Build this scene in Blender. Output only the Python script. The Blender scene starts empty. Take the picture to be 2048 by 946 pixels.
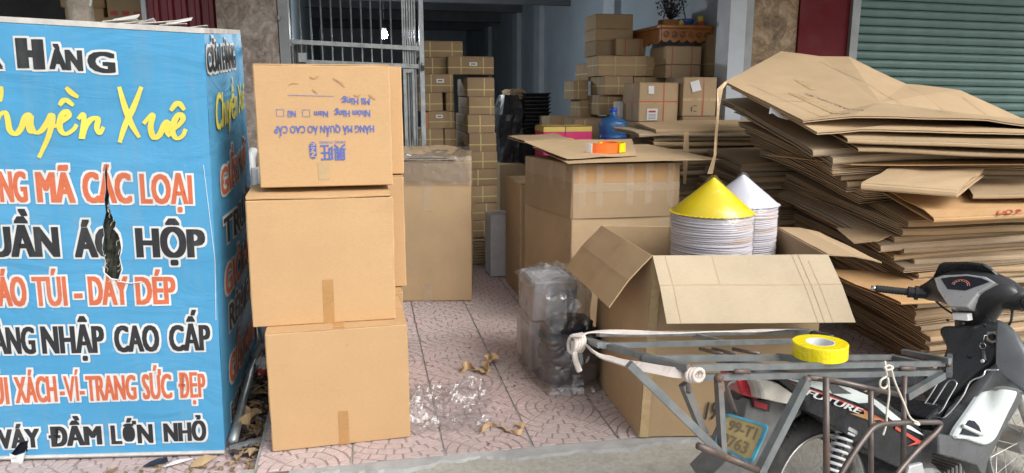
import bpy, bmesh, math, random
from mathutils import Vector, Matrix, noise
random.seed(7)
R = math.radians
PI = math.pi
sc = bpy.context.scene
col = sc.collection

# ------------------------------------------------------------------ camera
cd = bpy.data.cameras.new('camera')
cam = bpy.data.objects.new('camera', cd)
col.objects.link(cam)
cam.location = (0, 0, 1.55)
cam.rotation_euler = (R(90 - 11), 0, R(-12.7))
cd.sensor_width = 36
cd.lens = 25.488
cd.clip_start = 0.05
cd.clip_end = 500
sc.camera = cam

# ------------------------------------------------------------------ sky, sun, exposure
SUN_EL, SUN_AZ = R(42), R(143)      # azimuth clockwise from +Y (behind the camera, a little to its right)
world = bpy.data.worlds.new('World')
sc.world = world
world.use_nodes = True
nt = world.node_tree
nt.nodes.clear()
wo = nt.nodes.new('ShaderNodeOutputWorld')
bg = nt.nodes.new('ShaderNodeBackground')
hs = nt.nodes.new('ShaderNodeHueSaturation')
sk = nt.nodes.new('ShaderNodeTexSky')
sk.sky_type = 'NISHITA'
sk.sun_disc = False
sk.sun_elevation = SUN_EL
sk.sun_rotation = SUN_AZ
sk.dust_density = 4.0
sk.air_density = 1.0
hs.inputs['Saturation'].default_value = 0.22     # veiled white sky
nt.links.new(sk.outputs[0], hs.inputs['Color'])
nt.links.new(hs.outputs[0], bg.inputs[0])
bg.inputs[1].default_value = 0.145
nt.links.new(bg.outputs[0], wo.inputs[0])

sd = bpy.data.lights.new('sun', 'SUN')
sd.energy = 0.95
sd.angle = R(35)
sd.color = (1.0, 0.96, 0.9)
sun = bpy.data.objects.new('sun', sd)
col.objects.link(sun)
dirv = Vector((math.sin(SUN_AZ) * math.cos(SUN_EL), math.cos(SUN_AZ) * math.cos(SUN_EL), math.sin(SUN_EL)))
sun.rotation_euler = dirv.to_track_quat('Z', 'Y').to_euler()

vs = sc.view_settings
vs.view_transform = 'Standard'
vs.look = 'None'
vs.gamma = 1
vs.exposure = 0.6
vs.use_curve_mapping = False
sc.render.engine = 'CYCLES'
sc.cycles.max_bounces = 6
sc.cycles.diffuse_bounces = 3
sc.cycles.transparent_max_bounces = 8
sc.cycles.caustics_reflective = False
sc.cycles.caustics_refractive = False
try:
    sc.cycles.use_denoising = True
except Exception:
    pass

# ------------------------------------------------------------------ materials
MATS = {}
def lin(r, g, b):
    f = lambda c: c / 12.92 if c <= 0.04045 else ((c + 0.055) / 1.055) ** 2.4
    return (f(r / 255), f(g / 255), f(b / 255))

class NT:
    def __init__(s, name):
        s.m = bpy.data.materials.new(name)
        s.m.use_nodes = True
        s.t = s.m.node_tree
        s.b = s.t.nodes['Principled BSDF']
        s.out = s.t.nodes['Material Output']
        MATS[name] = s.m
    def n(s, typ, **k):
        x = s.t.nodes.new('ShaderNode' + typ)
        for a, v in k.items():
            if a in x.inputs.keys():
                x.inputs[a].default_value = v
            else:
                setattr(x, a, v)
        return x
    def l(s, a, b):
        s.t.links.new(a, b)
    def coord(s, scale=(1, 1, 1), kind='Object'):
        tc = s.n('TexCoord')
        mp = s.n('Mapping')
        mp.inputs['Scale'].default_value = scale
        s.l(tc.outputs[kind], mp.inputs['Vector'])
        return mp.outputs[0]
    def noise(s, vec, scale, detail=4, rough=0.55, dist=0.0):
        x = s.n('TexNoise')
        x.inputs['Scale'].default_value = scale
        x.inputs['Detail'].default_value = detail
        x.inputs['Roughness'].default_value = rough
        x.inputs['Distortion'].default_value = dist
        s.l(vec, x.inputs['Vector'])
        return x.outputs['Fac']
    def ramp(s, fac, stops):
        x = s.n('ValToRGB')
        e = x.color_ramp.elements
        while len(e) < len(stops):
            e.new(0.5)
        for i, (p, c) in enumerate(stops):
            e[i].position = p
            e[i].color = (c[0], c[1], c[2], 1) if not isinstance(c, (int, float)) else (c, c, c, 1)
        s.l(fac, x.inputs[0])
        return x.outputs[0]
    def mix(s, fac, a, b, mode='MIX'):
        x = s.n('MixRGB', blend_type=mode)
        for i, v in ((0, fac), (1, a), (2, b)):
            if isinstance(v, (int, float)):
                x.inputs[i].default_value = v if i == 0 else (v, v, v, 1)
            elif isinstance(v, tuple):
                x.inputs[i].default_value = (v[0], v[1], v[2], 1)
            else:
                s.l(v, x.inputs[i])
        return x.outputs[0]
    def bump(s, h, strength=0.3, dist=0.002, prev=None):
        x = s.n('Bump')
        x.inputs['Strength'].default_value = strength
        x.inputs['Distance'].default_value = dist
        s.l(h, x.inputs['Height'])
        if prev is not None:
            s.l(prev, x.inputs['Normal'])
        return x.outputs[0]
    def set(s, colr=None, rough=None, normal=None, metal=None, **k):
        B = s.b.inputs
        for nm, v in (('Base Color', colr), ('Roughness', rough), ('Normal', normal), ('Metallic', metal)):
            if v is None:
                continue
            if isinstance(v, tuple):
                B[nm].default_value = (v[0], v[1], v[2], 1)
            elif isinstance(v, (int, float)):
                B[nm].default_value = v
            else:
                s.l(v, B[nm])
        for nm, v in k.items():
            B[nm.replace('_', ' ')].default_value = v
        return s.m

def scl(c, f):
    return tuple(min(1, x * f) for x in c)

def cardboard(name, c, mott=1.0, dirt=0.5):
    t = NT(name)
    v = t.coord()
    oi = t.n('ObjectInfo')
    a = t.noise(v, 2.3, 5, 0.6)
    base = t.ramp(a, [(0.3, scl(c, 1 - 0.14 * mott)), (0.7, scl(c, 1 + 0.1 * mott))])
    fib = t.noise(t.coord((60, 60, 240)), 1.0, 3, 0.6)
    base = t.mix(0.18, base, t.ramp(fib, [(0.3, scl(c, 0.75)), (0.7, scl(c, 1.2))]))
    st = t.noise(v, 5.5, 8, 0.7, 0.6)
    base = t.mix(t.ramp(st, [(0.58, 0.0), (0.78, 0.35 * dirt)]), base, scl(c, 0.45))
    hv = t.n('HueSaturation')
    mr = t.n('MapRange')
    t.l(oi.outputs['Random'], mr.inputs['Value'])
    mr.inputs['To Min'].default_value = 1 - 0.14 * mott
    mr.inputs['To Max'].default_value = 1 + 0.12 * mott
    t.l(mr.outputs[0], hv.inputs['Value'])
    t.l(base, hv.inputs['Color'])
    w = t.n('TexWave', wave_type='BANDS', bands_direction='Z')
    w.inputs['Scale'].default_value = 55
    w.inputs['Distortion'].default_value = 0.4
    t.l(v, w.inputs['Vector'])
    nb = t.bump(w.outputs['Fac'], 0.10, 0.001)
    nb = t.bump(t.noise(v, 9, 5, 0.6), 0.25, 0.006, nb)
    return t.set(hv.outputs[0], 0.78, nb, Specular_IOR_Level=0.25)

KR = (0.50, 0.315, 0.165)
cardboard('card_new', (0.55, 0.352, 0.182), 0.45, dirt=0.15)
cardboard('card_kraft', (0.46, 0.325, 0.19), dirt=0.5)
cardboard('card_tan', (0.45, 0.325, 0.195), dirt=0.5)
cardboard('card_old', (0.42, 0.305, 0.185), dirt=0.9)
cardboard('card_grey', (0.40, 0.31, 0.21), dirt=1.0)
cardboard('card_orange', (0.56, 0.345, 0.165), dirt=0.4)
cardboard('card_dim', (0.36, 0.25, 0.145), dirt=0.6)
cardboard('card_pale', (0.46, 0.375, 0.26), dirt=0.3)

def plain(name, c, rough=0.5, metal=0.0, var=0.12, sc_=8.0, bump=0.0, **k):
    t = NT(name)
    v = t.coord()
    a = t.noise(v, sc_, 6, 0.65)
    base = t.ramp(a, [(0.3, scl(c, 1 - var)), (0.72, scl(c, 1 + var))])
    nb = t.bump(t.noise(v, sc_ * 6, 4), bump, 0.003) if bump else None
    rr = t.ramp(t.noise(v, sc_ * 2.3, 5), [(0.3, max(0.03, rough - 0.1)), (0.7, min(1, rough + 0.12))])
    return t.set(base, rr, nb, metal, **k)

plain('ink_blue', (0.09, 0.15, 0.48), 0.6, var=0.15)
plain('ink_dark', (0.05, 0.045, 0.045), 0.6)
plain('ink_red', (0.5, 0.07, 0.05), 0.6)
plain('ink_green', (0.2, 0.26, 0.16), 0.7)
plain('paper_white', (0.74, 0.74, 0.74), 0.7, var=0.06)
plain('black_plastic', (0.028, 0.029, 0.031), 0.38, var=0.3, bump=0.08)
plain('black_panel', (0.02, 0.022, 0.026), 0.26, var=0.5, sc_=14)
plain('dash_grey', (0.04, 0.043, 0.046), 0.3, var=0.2, bump=0.05)
plain('shield_grey', (0.12, 0.127, 0.133), 0.26, 0.2, var=0.18)
plain('silver_paint', (0.55, 0.56, 0.57), 0.32, 0.35, var=0.1)
plain('white_plastic', (0.66, 0.72, 0.71), 0.33, var=0.06)
plain('rubber', (0.035, 0.034, 0.033), 0.8, var=0.35, sc_=20, bump=0.15)
plain('seat_vinyl', (0.04, 0.045, 0.055), 0.45, var=0.25, bump=0.1)
plain('chrome', (0.62, 0.62, 0.62), 0.2, 1.0, var=0.1)
plain('alloy', (0.5, 0.5, 0.49), 0.42, 0.8, var=0.2, sc_=16)
plain('engine_metal', (0.33, 0.33, 0.33), 0.5, 0.6, var=0.35, sc_=16)
plain('mud_plastic', (0.13, 0.13, 0.128), 0.65, var=0.4, sc_=10, bump=0.1)
plain('red_lens', (0.36, 0.02, 0.03), 0.2, var=0.25)
plain('clear_lens', (0.5, 0.47, 0.42), 0.2, var=0.2, sc_=18)
plain('rope_white', (0.62, 0.58, 0.5), 0.85, var=0.15, sc_=30, bump=0.3)
plain('strap_cream', (0.62, 0.55, 0.5), 0.85, var=0.15, sc_=20, bump=0.3)
plain('tape_brown', (0.45, 0.25, 0.10), 0.3, var=0.08)
plain('tape_tan', (0.50, 0.36, 0.2), 0.28, var=0.1)
plain('tape_scrap', (0.52, 0.36, 0.19), 0.4, var=0.15)
plain('strap_yellow', (0.58, 0.47, 0.19), 0.5, var=0.1)
plain('strap_red', (0.5, 0.12, 0.07), 0.5, var=0.1)
plain('tape_orange', (0.85, 0.17, 0.03), 0.3, var=0.05)
plain('hat_yellow', (0.86, 0.66, 0.01), 0.35, var=0.04)
plain('hat_white', (0.72, 0.73, 0.8), 0.5, var=0.05)
plain('hat_rim', (0.70, 0.67, 0.70), 0.6, var=0.06)
plain('hat_stitch', (0.75, 0.42, 0.2), 0.6, var=0.2)
plain('carton_pink', (0.62, 0.03, 0.16), 0.4, var=0.08)
plain('carton_gold', (0.65, 0.5, 0.12), 0.4, var=0.1)
plain('wood_red', (0.26, 0.095, 0.035), 0.4, var=0.4, sc_=7, bump=0.1)
plain('wood_orange', (0.42, 0.17, 0.05), 0.35, var=0.3, sc_=7, bump=0.1)
plain('ceramic_blue', (0.06, 0.12, 0.35), 0.15, var=0.5, sc_=20)
plain('dark_leaf', (0.045, 0.03, 0.03), 0.6, var=0.4)
plain('dead_leaf', (0.22, 0.145, 0.075), 0.8, var=0.4, sc_=20)
plain('dark_goods', (0.03, 0.03, 0.034), 0.35, var=0.4)
plain('navy_cloth', (0.012, 0.014, 0.028), 0.5, var=0.4)
plain('grey_pack', (0.55, 0.55, 0.57), 0.4, var=0.15)
plain('interior_blue', (0.40, 0.455, 0.50), 0.45, var=0.12, sc_=1.6, bump=0.05)
plain('interior_pale', (0.52, 0.56, 0.59), 0.5, var=0.1, sc_=2)
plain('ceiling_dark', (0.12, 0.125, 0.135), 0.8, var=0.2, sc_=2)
plain('dark_red_paint', (0.12, 0.007, 0.012), 0.6, var=0.12, sc_=3, Specular_IOR_Level=0.2)
plain('post_paint', (0.45, 0.49, 0.53), 0.45, var=0.08, sc_=4)
plain('steel_post', (0.27, 0.285, 0.29), 0.5, 0.2, var=0.15, sc_=5)
plain('pvc', (0.62, 0.64, 0.66), 0.4, var=0.08)
plain('board_white', (0.55, 0.53, 0.5), 0.7, var=0.25, sc_=9)
plain('blue_water', (0.04, 0.17, 0.42), 0.12, var=0.1)
plain('label_blue', (0.02, 0.08, 0.6), 0.3, var=0.1)

def rusty(name, c, amount):
    t = NT(name)
    v = t.coord()
    a = t.noise(v, 9, 8, 0.7)
    b = t.noise(v, 3.1, 3)
    m = t.mix(0.5, a, b)
    k = t.ramp(m, [(0.62 - amount, 0.0), (0.74 - amount * 0.6, 1.0)])
    fine = t.noise(v, 60, 4)
    rust = t.ramp(fine, [(0.3, (0.09, 0.045, 0.028)), (0.7, (0.2, 0.105, 0.065))])
    base = t.ramp(t.noise(v, 18, 5), [(0.3, scl(c, 0.72)), (0.7, scl(c, 1.2))])
    cc = t.mix(k, base, rust)
    mt = t.ramp(k, [(0.0, 0.55), (1.0, 0.05)])
    rg = t.ramp(k, [(0.0, 0.42), (1.0, 0.85)])
    return t.set(cc, rg, t.bump(fine, 0.2, 0.001), mt)
rusty('galv', (0.36, 0.39, 0.40), 0.0)
rusty('galv_rust', (0.21, 0.23, 0.235), 0.07)
rusty('rust_pipe', (0.15, 0.125, 0.115), 0.13)
rusty('gate_metal', (0.36, 0.38, 0.38), 0.03)

def film(name, c, alpha, rough=0.12):
    t = NT(name)
    v = t.coord()
    nb = t.bump(t.noise(v, 22, 5, 0.6, 0.8), 0.6, 0.01)
    t.set(c, rough, nb, Alpha=alpha, Specular_IOR_Level=0.9)
    return t.m
def sheer(name, gloss, haze, rough=0.1, tint=(0.97, 0.97, 0.98)):
    """thin clear plastic: mostly see-through, glossy glints, a little milky haze"""
    t = NT(name)
    v = t.coord()
    nb = t.bump(t.noise(v, 17, 4, 0.55, 1.6), 0.6, 0.010)
    tr = t.n('BsdfTransparent'); tr.inputs[0].default_value = tint + (1,)
    gl = t.n('BsdfGlossy'); gl.inputs['Roughness'].default_value = rough; t.l(nb, gl.inputs['Normal'])
    df = t.n('BsdfDiffuse'); df.inputs[0].default_value = (0.8, 0.81, 0.83, 1); t.l(nb, df.inputs['Normal'])
    lw = t.n('LayerWeight'); lw.inputs['Blend'].default_value = 0.35; t.l(nb, lw.inputs['Normal'])
    mr = t.n('MapRange'); mr.inputs['To Min'].default_value = gloss; mr.inputs['To Max'].default_value = min(1, gloss * 3.2 + 0.2)
    t.l(lw.outputs['Fresnel'], mr.inputs['Value'])
    m1 = t.n('MixShader'); m1.inputs[0].default_value = haze; t.l(tr.outputs[0], m1.inputs[1]); t.l(df.outputs[0], m1.inputs[2])
    m2 = t.n('MixShader'); t.l(mr.outputs[0], m2.inputs[0]); t.l(m1.outputs[0], m2.inputs[1]); t.l(gl.outputs[0], m2.inputs[2])
    t.l(m2.outputs[0], t.out.inputs['Surface'])
sheer('clear_film', 0.075, 0.05, 0.16)
sheer('clear_film_dense', 0.15, 0.045)
sheer('hat_film', 0.04, 0.0, 0.08)
film('clear_tape', (0.72, 0.58, 0.42), 0.32, 0.16)
film('tape_yellow', (0.95, 0.78, 0.0), 0.95, 0.2)
film('lens_glass', (0.10, 0.10, 0.11), 0.45, 0.05)
film('bottle_blue', (0.05, 0.22, 0.55), 0.62, 0.08)

def wrinkle(t):
    nb = t.bump(t.noise(t.coord((0.9, 0.9, 2.6)), 2.4, 4, 0.5, 1.0), 0.4, 0.03)
    return t.bump(t.noise(t.coord((3.0, 3.0, 1.0)), 5.0, 3, 0.5, 0.4), 0.15, 0.008, nb)
def sign_print(name, c, fade):
    t = NT(name)
    v = t.coord()
    base = t.ramp(t.noise(v, 3.0, 5, 0.65), [(0.3, scl(c, 0.88)), (0.7, scl(c, 1.1))])
    g = t.noise(t.coord((14, 14, 2.2)), 1.0, 6, 0.7)
    base = t.mix(t.ramp(g, [(0.5, 0.0), (0.8, 0.35)]), base, fade)
    cr_ = t.noise(v, 75, 3, 0.6)
    base = t.mix(t.ramp(cr_, [(0.69, 0.0), (0.74, 0.3)]), base, fade)
    t.set(base, 0.55, wrinkle(t), Specular_IOR_Level=0.3)
sign_print('print_white', (0.70, 0.72, 0.72), (0.45, 0.46, 0.45))
sign_print('print_black', (0.030, 0.032, 0.036), (0.16, 0.16, 0.16))
sign_print('print_orange', (0.60, 0.15, 0.07), (0.5, 0.3, 0.22))
sign_print('print_yellow', (0.76, 0.66, 0.11), (0.55, 0.52, 0.25))
def banner():
    t = NT('banner_blue')
    v = t.coord()
    a = t.noise(v, 1.7, 4)
    base = t.ramp(a, [(0.3, (0.066, 0.30, 0.53)), (0.7, (0.096, 0.355, 0.61))])
    g = t.noise(t.coord((14, 14, 2.2)), 1.0, 6, 0.7)
    base = t.mix(t.ramp(g, [(0.5, 0.0), (0.78, 0.42)]), base, (0.20, 0.32, 0.40))
    sp = t.noise(v, 60, 3, 0.6)
    base = t.mix(t.ramp(sp, [(0.68, 0.0), (0.74, 0.5)]), base, (0.3, 0.42, 0.5))
    wv = t.n('TexWave', wave_type='BANDS', bands_direction='Z')
    wv.inputs['Scale'].default_value = 90
    t.l(v, wv.inputs['Vector'])
    nb = t.bump(wv.outputs['Fac'], 0.12, 0.001)
    t.set(base, 0.52, wrinkle(t), Specular_IOR_Level=0.3)
banner()

def tile_mat():
    t = NT('tile_pink')
    tc = t.n('NewGeometry')
    v = tc.outputs['Position']
    a = t.noise(v, 1.1, 5, 0.6)
    b = t.noise(v, 38, 5, 0.7)
    base = t.ramp(b, [(0.3, (0.43, 0.31, 0.295)), (0.68, (0.64, 0.50, 0.48))])
    base = t.mix(t.ramp(a, [(0.38, 0.0), (0.66, 0.75)]), base, (0.42, 0.375, 0.36))
    c2 = t.noise(v, 4.5, 8, 0.75)
    base = t.mix(t.ramp(c2, [(0.56, 0.0), (0.75, 0.55)]), base, (0.20, 0.18, 0.165))
    oi = t.n('ObjectInfo')
    hv = t.n('HueSaturation')
    mr = t.n('MapRange')
    t.l(oi.outputs['Random'], mr.inputs['Value'])
    mr.inputs['To Min'].default_value = 0.9
    mr.inputs['To Max'].default_value = 1.1
    t.l(mr.outputs[0], hv.inputs['Value'])
    t.l(base, hv.inputs['Color'])
    t.set(hv.outputs[0], 0.72, t.bump(b, 0.3, 0.002))
    t = NT('tile_groove')
    v = t.n('NewGeometry').outputs['Position']
    base = t.ramp(t.noise(v, 9, 6, 0.7), [(0.3, (0.25, 0.195, 0.19)), (0.7, (0.38, 0.315, 0.305))])
    t.set(base, 0.9)
    t = NT('grout')
    v = t.n('NewGeometry').outputs['Position']
    base = t.ramp(t.noise(v, 14, 6, 0.7), [(0.3, (0.27, 0.26, 0.24)), (0.7, (0.45, 0.44, 0.42))])
    t.set(base, 0.9, t.bump(t.noise(v, 60, 4), 0.4, 0.003))
    t = NT('concrete')
    v = t.n('NewGeometry').outputs['Position']
    a = t.noise(v, 2.2, 8, 0.7)
    f = t.noise(v, 45, 6, 0.75)
    base = t.ramp(a, [(0.3, (0.32, 0.305, 0.265)), (0.7, (0.52, 0.51, 0.47))])
    base = t.mix(0.45, base, t.ramp(f, [(0.3, (0.16, 0.145, 0.11)), (0.7, (0.5, 0.48, 0.42))]))
    base = t.mix(t.ramp(t.noise(v, 7, 8, 0.75), [(0.56, 0.0), (0.72, 0.6)]), base, (0.2, 0.18, 0.115))
    t.set(base, 0.9, t.bump(f, 0.7, 0.006))
    t = NT('smooth_cement')
    v = t.n('NewGeometry').outputs['Position']
    base = t.ramp(t.noise(v, 5, 8, 0.7), [(0.3, (0.27, 0.27, 0.265)), (0.7, (0.45, 0.45, 0.44))])
    f = t.noise(v, 60, 6, 0.7)
    base = t.mix(t.ramp(f, [(0.62, 0.0), (0.7, 0.5)]), base, (0.5, 0.5, 0.48))
    t.set(base, 0.85, t.bump(f, 0.4, 0.003))
tile_mat()

def stone(name, c1, c2, c3):
    t = NT(name)
    v = t.coord((1, 1, 1))
    a = t.noise(v, 5.5, 9, 0.72, 1.2)
    b = t.noise(v, 34, 6, 0.7, 0.5)
    base = t.ramp(a, [(0.36, c1), (0.5, c2), (0.63, c3)])
    base = t.mix(0.35, base, t.ramp(b, [(0.3, scl(c1, 0.6)), (0.55, c2), (0.72, scl(c3, 1.25))]))
    t.set(base, 0.55, t.bump(b, 0.15, 0.002))
stone('stone_grey', (0.12, 0.075, 0.045), (0.29, 0.24, 0.20), (0.50, 0.45, 0.41))
stone('stone_brown', (0.06, 0.03, 0.012), (0.25, 0.155, 0.07), (0.46, 0.36, 0.24))

def bark():
    t = NT('bark')
    v = t.coord()
    a = t.noise(v, 9, 8, 0.7)
    base = t.ramp(a, [(0.3, (0.10, 0.085, 0.065)), (0.55, (0.24, 0.21, 0.17)), (0.7, (0.34, 0.31, 0.26))])
    p = t.noise(t.coord((1, 1, 0.8)), 13, 3, 0.5)
    base = t.mix(t.ramp(p, [(0.6, 0.0), (0.64, 0.85)]), base, (0.5, 0.53, 0.5))
    t.set(base, 0.9, t.bump(a, 0.8, 0.015))
bark()

def painted_slat():
    t = NT('shutter_green')
    v = t.coord()
    g = t.noise(t.coord((3, 3, 8)), 1.4, 5, 0.6)
    base = t.ramp(g, [(0.3, (0.082, 0.155, 0.14)), (0.7, (0.125, 0.215, 0.195))])
    t.set(base, 0.42, t.bump(t.noise(v, 40, 3), 0.05, 0.001))
    t = NT('corrugated_red')
    v = t.coord()
    g = t.noise(t.coord((6, 6, 1.2)), 2, 6, 0.65)
    base = t.ramp(g, [(0.3, (0.15, 0.014, 0.024)), (0.7, (0.22, 0.03, 0.04))])
    t.set(base, 0.4)
painted_slat()

def emit(name, c, st):
    t = NT(name)
    t.b.inputs['Emission Color'].default_value = (c[0], c[1], c[2], 1)
    t.b.inputs['Emission Strength'].default_value = st
    t.b.inputs['Base Color'].default_value = (0.9, 0.9, 0.9, 1)
emit('bulb_glow', (0.88, 0.95, 1.0), 760)

# ------------------------------------------------------------------ helpers
def put(o, label=None, cat=None, group=None, kind=None):
    if label: o['label'] = label
    if cat: o['category'] = cat
    if group: o['group'] = group
    if kind: o['kind'] = kind
    return o

def thing(name, label, cat, loc=(0, 0, 0), rz=0.0, group=None):
    o = bpy.data.objects.new(name, None)
    o.empty_display_size = 0.1
    col.objects.link(o)
    o.location = loc
    o.rotation_euler = (0, 0, rz)
    return put(o, label, cat, group)

class MB:
    """collects shapes; build() links them as one mesh object"""
    def __init__(s):
        s.v = []; s.f = []; s.mi = []; s.cur = 0; s.sm = []; s.smooth = False
    def add(s, vs, fs):
        b = len(s.v)
        s.v += [tuple(x) for x in vs]
        for f in fs:
            s.f.append([i + b for i in f]); s.mi.append(s.cur); s.sm.append(s.smooth)
        return s
    def box(s, x0, y0, z0, x1, y1, z1):
        return s.add([(x0, y0, z0), (x1, y0, z0), (x1, y1, z0), (x0, y1, z0), (x0, y0, z1), (x1, y0, z1), (x1, y1, z1), (x0, y1, z1)],
                     [(3, 2, 1, 0), (4, 5, 6, 7), (0, 1, 5, 4), (1, 2, 6, 5), (2, 3, 7, 6), (3, 0, 4, 7)])
    def bbox(s, x0, y0, z0, x1, y1, z1, b=0.003):
        """box with chamfered edges"""
        def ring(z, i): return [(x0 + i, y0, z), (x1 - i, y0, z), (x1, y0 + i, z), (x1, y1 - i, z), (x1 - i, y1, z), (x0 + i, y1, z), (x0, y1 - i, z), (x0, y0 + i, z)]
        def inner(z): return [(x0 + b, y0 + b, z), (x1 - b, y0 + b, z), (x1 - b, y0 + b, z), (x1 - b, y1 - b, z), (x1 - b, y1 - b, z), (x0 + b, y1 - b, z), (x0 + b, y1 - b, z), (x0 + b, y0 + b, z)]
        return s.skin([inner(z0), ring(z0 + b, b), ring(z1 - b, b), inner(z1)], caps=True)
    def hexa(s, p):
        return s.add(p, [(3, 2, 1, 0), (4, 5, 6, 7), (0, 1, 5, 4), (1, 2, 6, 5), (2, 3, 7, 6), (3, 0, 4, 7)])
    def skin(s, rings, caps=False, closed=True):
        n = len(rings[0]); vs = []; fs = []
        for r in rings: vs += list(r)
        for k in range(len(rings) - 1):
            for i in range(n if closed else n - 1):
                j = (i + 1) % n
                fs.append((k * n + i, k * n + j, (k + 1) * n + j, (k + 1) * n + i))
        if caps:
            fs.append(tuple(range(n - 1, -1, -1)))
            fs.append(tuple((len(rings) - 1) * n + i for i in range(n)))
        return s.add(vs, fs)
    def tube(s, pts, r, n=8, sq=False, caps=True):
        """tube along a polyline; r a number or a list; sq = square section of half-size r"""
        P = [Vector(p) for p in pts]
        rings = []
        up = None
        for i, p in enumerate(P):
            a = (P[i] - P[i - 1]).normalized() if i > 0 else None
            b = (P[i + 1] - P[i]).normalized() if i < len(P) - 1 else None
            d = (a + b).normalized() if (a is not None and b is not None and (a + b).length > 1e-6) else (b if b is not None else a)
            if up is None:
                up = Vector((0, 0, 1)) if abs(d.z) < 0.9 else Vector((1, 0, 0))
            x = d.cross(up).normalized(); y = x.cross(d).normalized(); up = y
            rr = r[i] if isinstance(r, (list, tuple)) else r
            k = 1.0
            if a is not None and b is not None:
                k = 1 / max(0.5, math.sqrt(max(0.01, (1 + a.dot(b)) / 2)))
            if sq:
                rings.append([p + x * (sx * rr) + y * (sy * rr) for sx, sy in ((-1, -1), (1, -1), (1, 1), (-1, 1))])
            else:
                rings.append([p + (x * math.cos(2 * PI * q / n) + y * math.sin(2 * PI * q / n)) * rr for q in range(n)])
        return s.skin(rings, caps=caps)
    def lathe(s, prof, n=32, c=(0, 0, 0), axis='z', caps=False):
        rings = []
        for r, h in prof:
            ring = []
            for i in range(n):
                a = 2 * PI * i / n
                x, y = r * math.cos(a), r * math.sin(a)
                if axis == 'z': ring.append((c[0] + x, c[1] + y, c[2] + h))
                elif axis == 'y': ring.append((c[0] + x, c[1] + h, c[2] + y))
                else: ring.append((c[0] + h, c[1] + x, c[2] + y))
            rings.append(ring)
        return s.skin(rings, caps=caps)
    def prism(s, poly, vec):
        """closed polygon of 3-D points swept along vec"""
        n = len(poly); v = Vector(vec)
        a = [Vector(p) for p in poly]
        return s.skin([a, [p + v for p in a]], caps=True)
    def build(s, name, mat, parent=None, smooth=None, bevel=0.0, subsurf=0, fix=True):
        me = bpy.data.meshes.new(name)
        me.from_pydata(s.v, [], s.f)
        mats = mat if isinstance(mat, (list, tuple)) else [mat]
        for m in mats: me.materials.append(MATS[m])
        for i, p in enumerate(me.polygons):
            p.material_index = s.mi[i]
            p.use_smooth = s.sm[i] if smooth is None else smooth
        if fix:
            bm = bmesh.new(); bm.from_mesh(me)
            bmesh.ops.remove_doubles(bm, verts=bm.verts, dist=1e-5)
            bmesh.ops.recalc_face_normals(bm, faces=bm.faces)
            if bevel > 0:
                ed = [e for e in bm.edges if len(e.link_faces) == 2 and e.calc_face_angle(0) > R(30)]
                bmesh.ops.bevel(bm, geom=ed, offset=bevel, segments=2, profile=0.6, affect='EDGES', clamp_overlap=True)
                for f in bm.faces: f.smooth = False
            bm.to_mesh(me); bm.free()
        me.update()
        o = bpy.data.objects.new(name, me)
        col.objects.link(o)
        if parent is not None: o.parent = parent
        if subsurf:
            md = o.modifiers.new('round', 'SUBSURF'); md.levels = subsurf; md.render_levels = subsurf
        return o

def nz(x, y, z=0.0, s=1.0):
    return noise.noise(Vector((x * s, y * s, z * s)))

def copy_tree(o, parent=None):
    c = o.copy(); col.objects.link(c); c.parent = parent
    if parent is not None: c.matrix_parent_inverse = o.matrix_parent_inverse.copy()
    for ch in o.children: copy_tree(ch, c)
    return c

# text ---------------------------------------------------------------
_tc = {}
def text_data(body, offset=0.0, shear=0.0):
    key = (body, offset, shear)
    if key in _tc: return _tc[key]
    c = bpy.data.curves.new('t', 'FONT')
    c.body = body; c.size = 1.0; c.offset = offset; c.resolution_u = 3; c.shear = shear
    c.fill_mode = 'FRONT'
    o = bpy.data.objects.new('t', c); col.objects.link(o)
    dg = bpy.context.evaluated_depsgraph_get(); dg.update()
    me = bpy.data.meshes.new_from_object(o.evaluated_get(dg))
    vs = [v.co.copy() for v in me.vertices]
    fs = [list(p.vertices) for p in me.polygons]
    bpy.data.objects.remove(o); bpy.data.curves.remove(c); bpy.data.meshes.remove(me)
    _tc[key] = (vs, fs)
    return _tc[key]
CAP = None
def cap_h():
    global CAP
    if CAP is None: CAP = max(v.y for v in text_data('H')[0])
    return CAP

def word(mb, body, x0, x1, yb, yt, xf, bold=0.0, ring=0, shear=0.0, yb2=None, yt2=None):
    """letters fitted between x0..x1 and baseline yb..cap height yt; xf maps (x, y, lift) to 3-D.
    bold: how far the strokes are thickened (same unit as x); copies are laid a hair above each other.
    ring > 0: thicken all round by that much (an outline). yb2/yt2: baseline and cap line at x1"""
    vs, fs = text_data(body, 0.0, shear)
    a = min(v.x for v in vs); b = max(v.x for v in vs)
    if yb2 is None: yb2 = yb
    if yt2 is None: yt2 = yt
    H = cap_h()
    sg = 1 if x1 > x0 else -1
    xa, xb = x0 + sg * bold, x1 - sg * bold
    sv = -1 if yt < yb else 1
    if ring:
        offs = [(bx + ring * qx, (ring + 0.35 * bold) * qy) for bx in ((-bold, 0, bold) if bold else (0,)) for qx, qy in ((-1, -1), (-0.33, -1), (0.33, -1), (1, -1), (1, -0.33), (1, 0.33), (1, 1), (0.33, 1), (-0.33, 1), (-1, 1), (-1, 0.33), (-1, -0.33))]
    elif bold:
        offs = [(bold * q, 0.35 * bold * r_) for q in (-1, -0.5, 0, 0.5, 1) for r_ in (-1, 1)]
    else:
        offs = [(0, 0)]
    for n_, (ox, oy) in enumerate(offs):
        out = []
        for v in vs:
            k = (v.x - a) / (b - a); q = v.y / H
            lo = yb + (yb2 - yb) * k; hi = yt + (yt2 - yt) * k
            out.append(xf(xa + (xb - xa) * k + ox, lo + (hi - lo) * q + oy, n_ * 0.00004))
        mb.add(out, fs)

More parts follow.
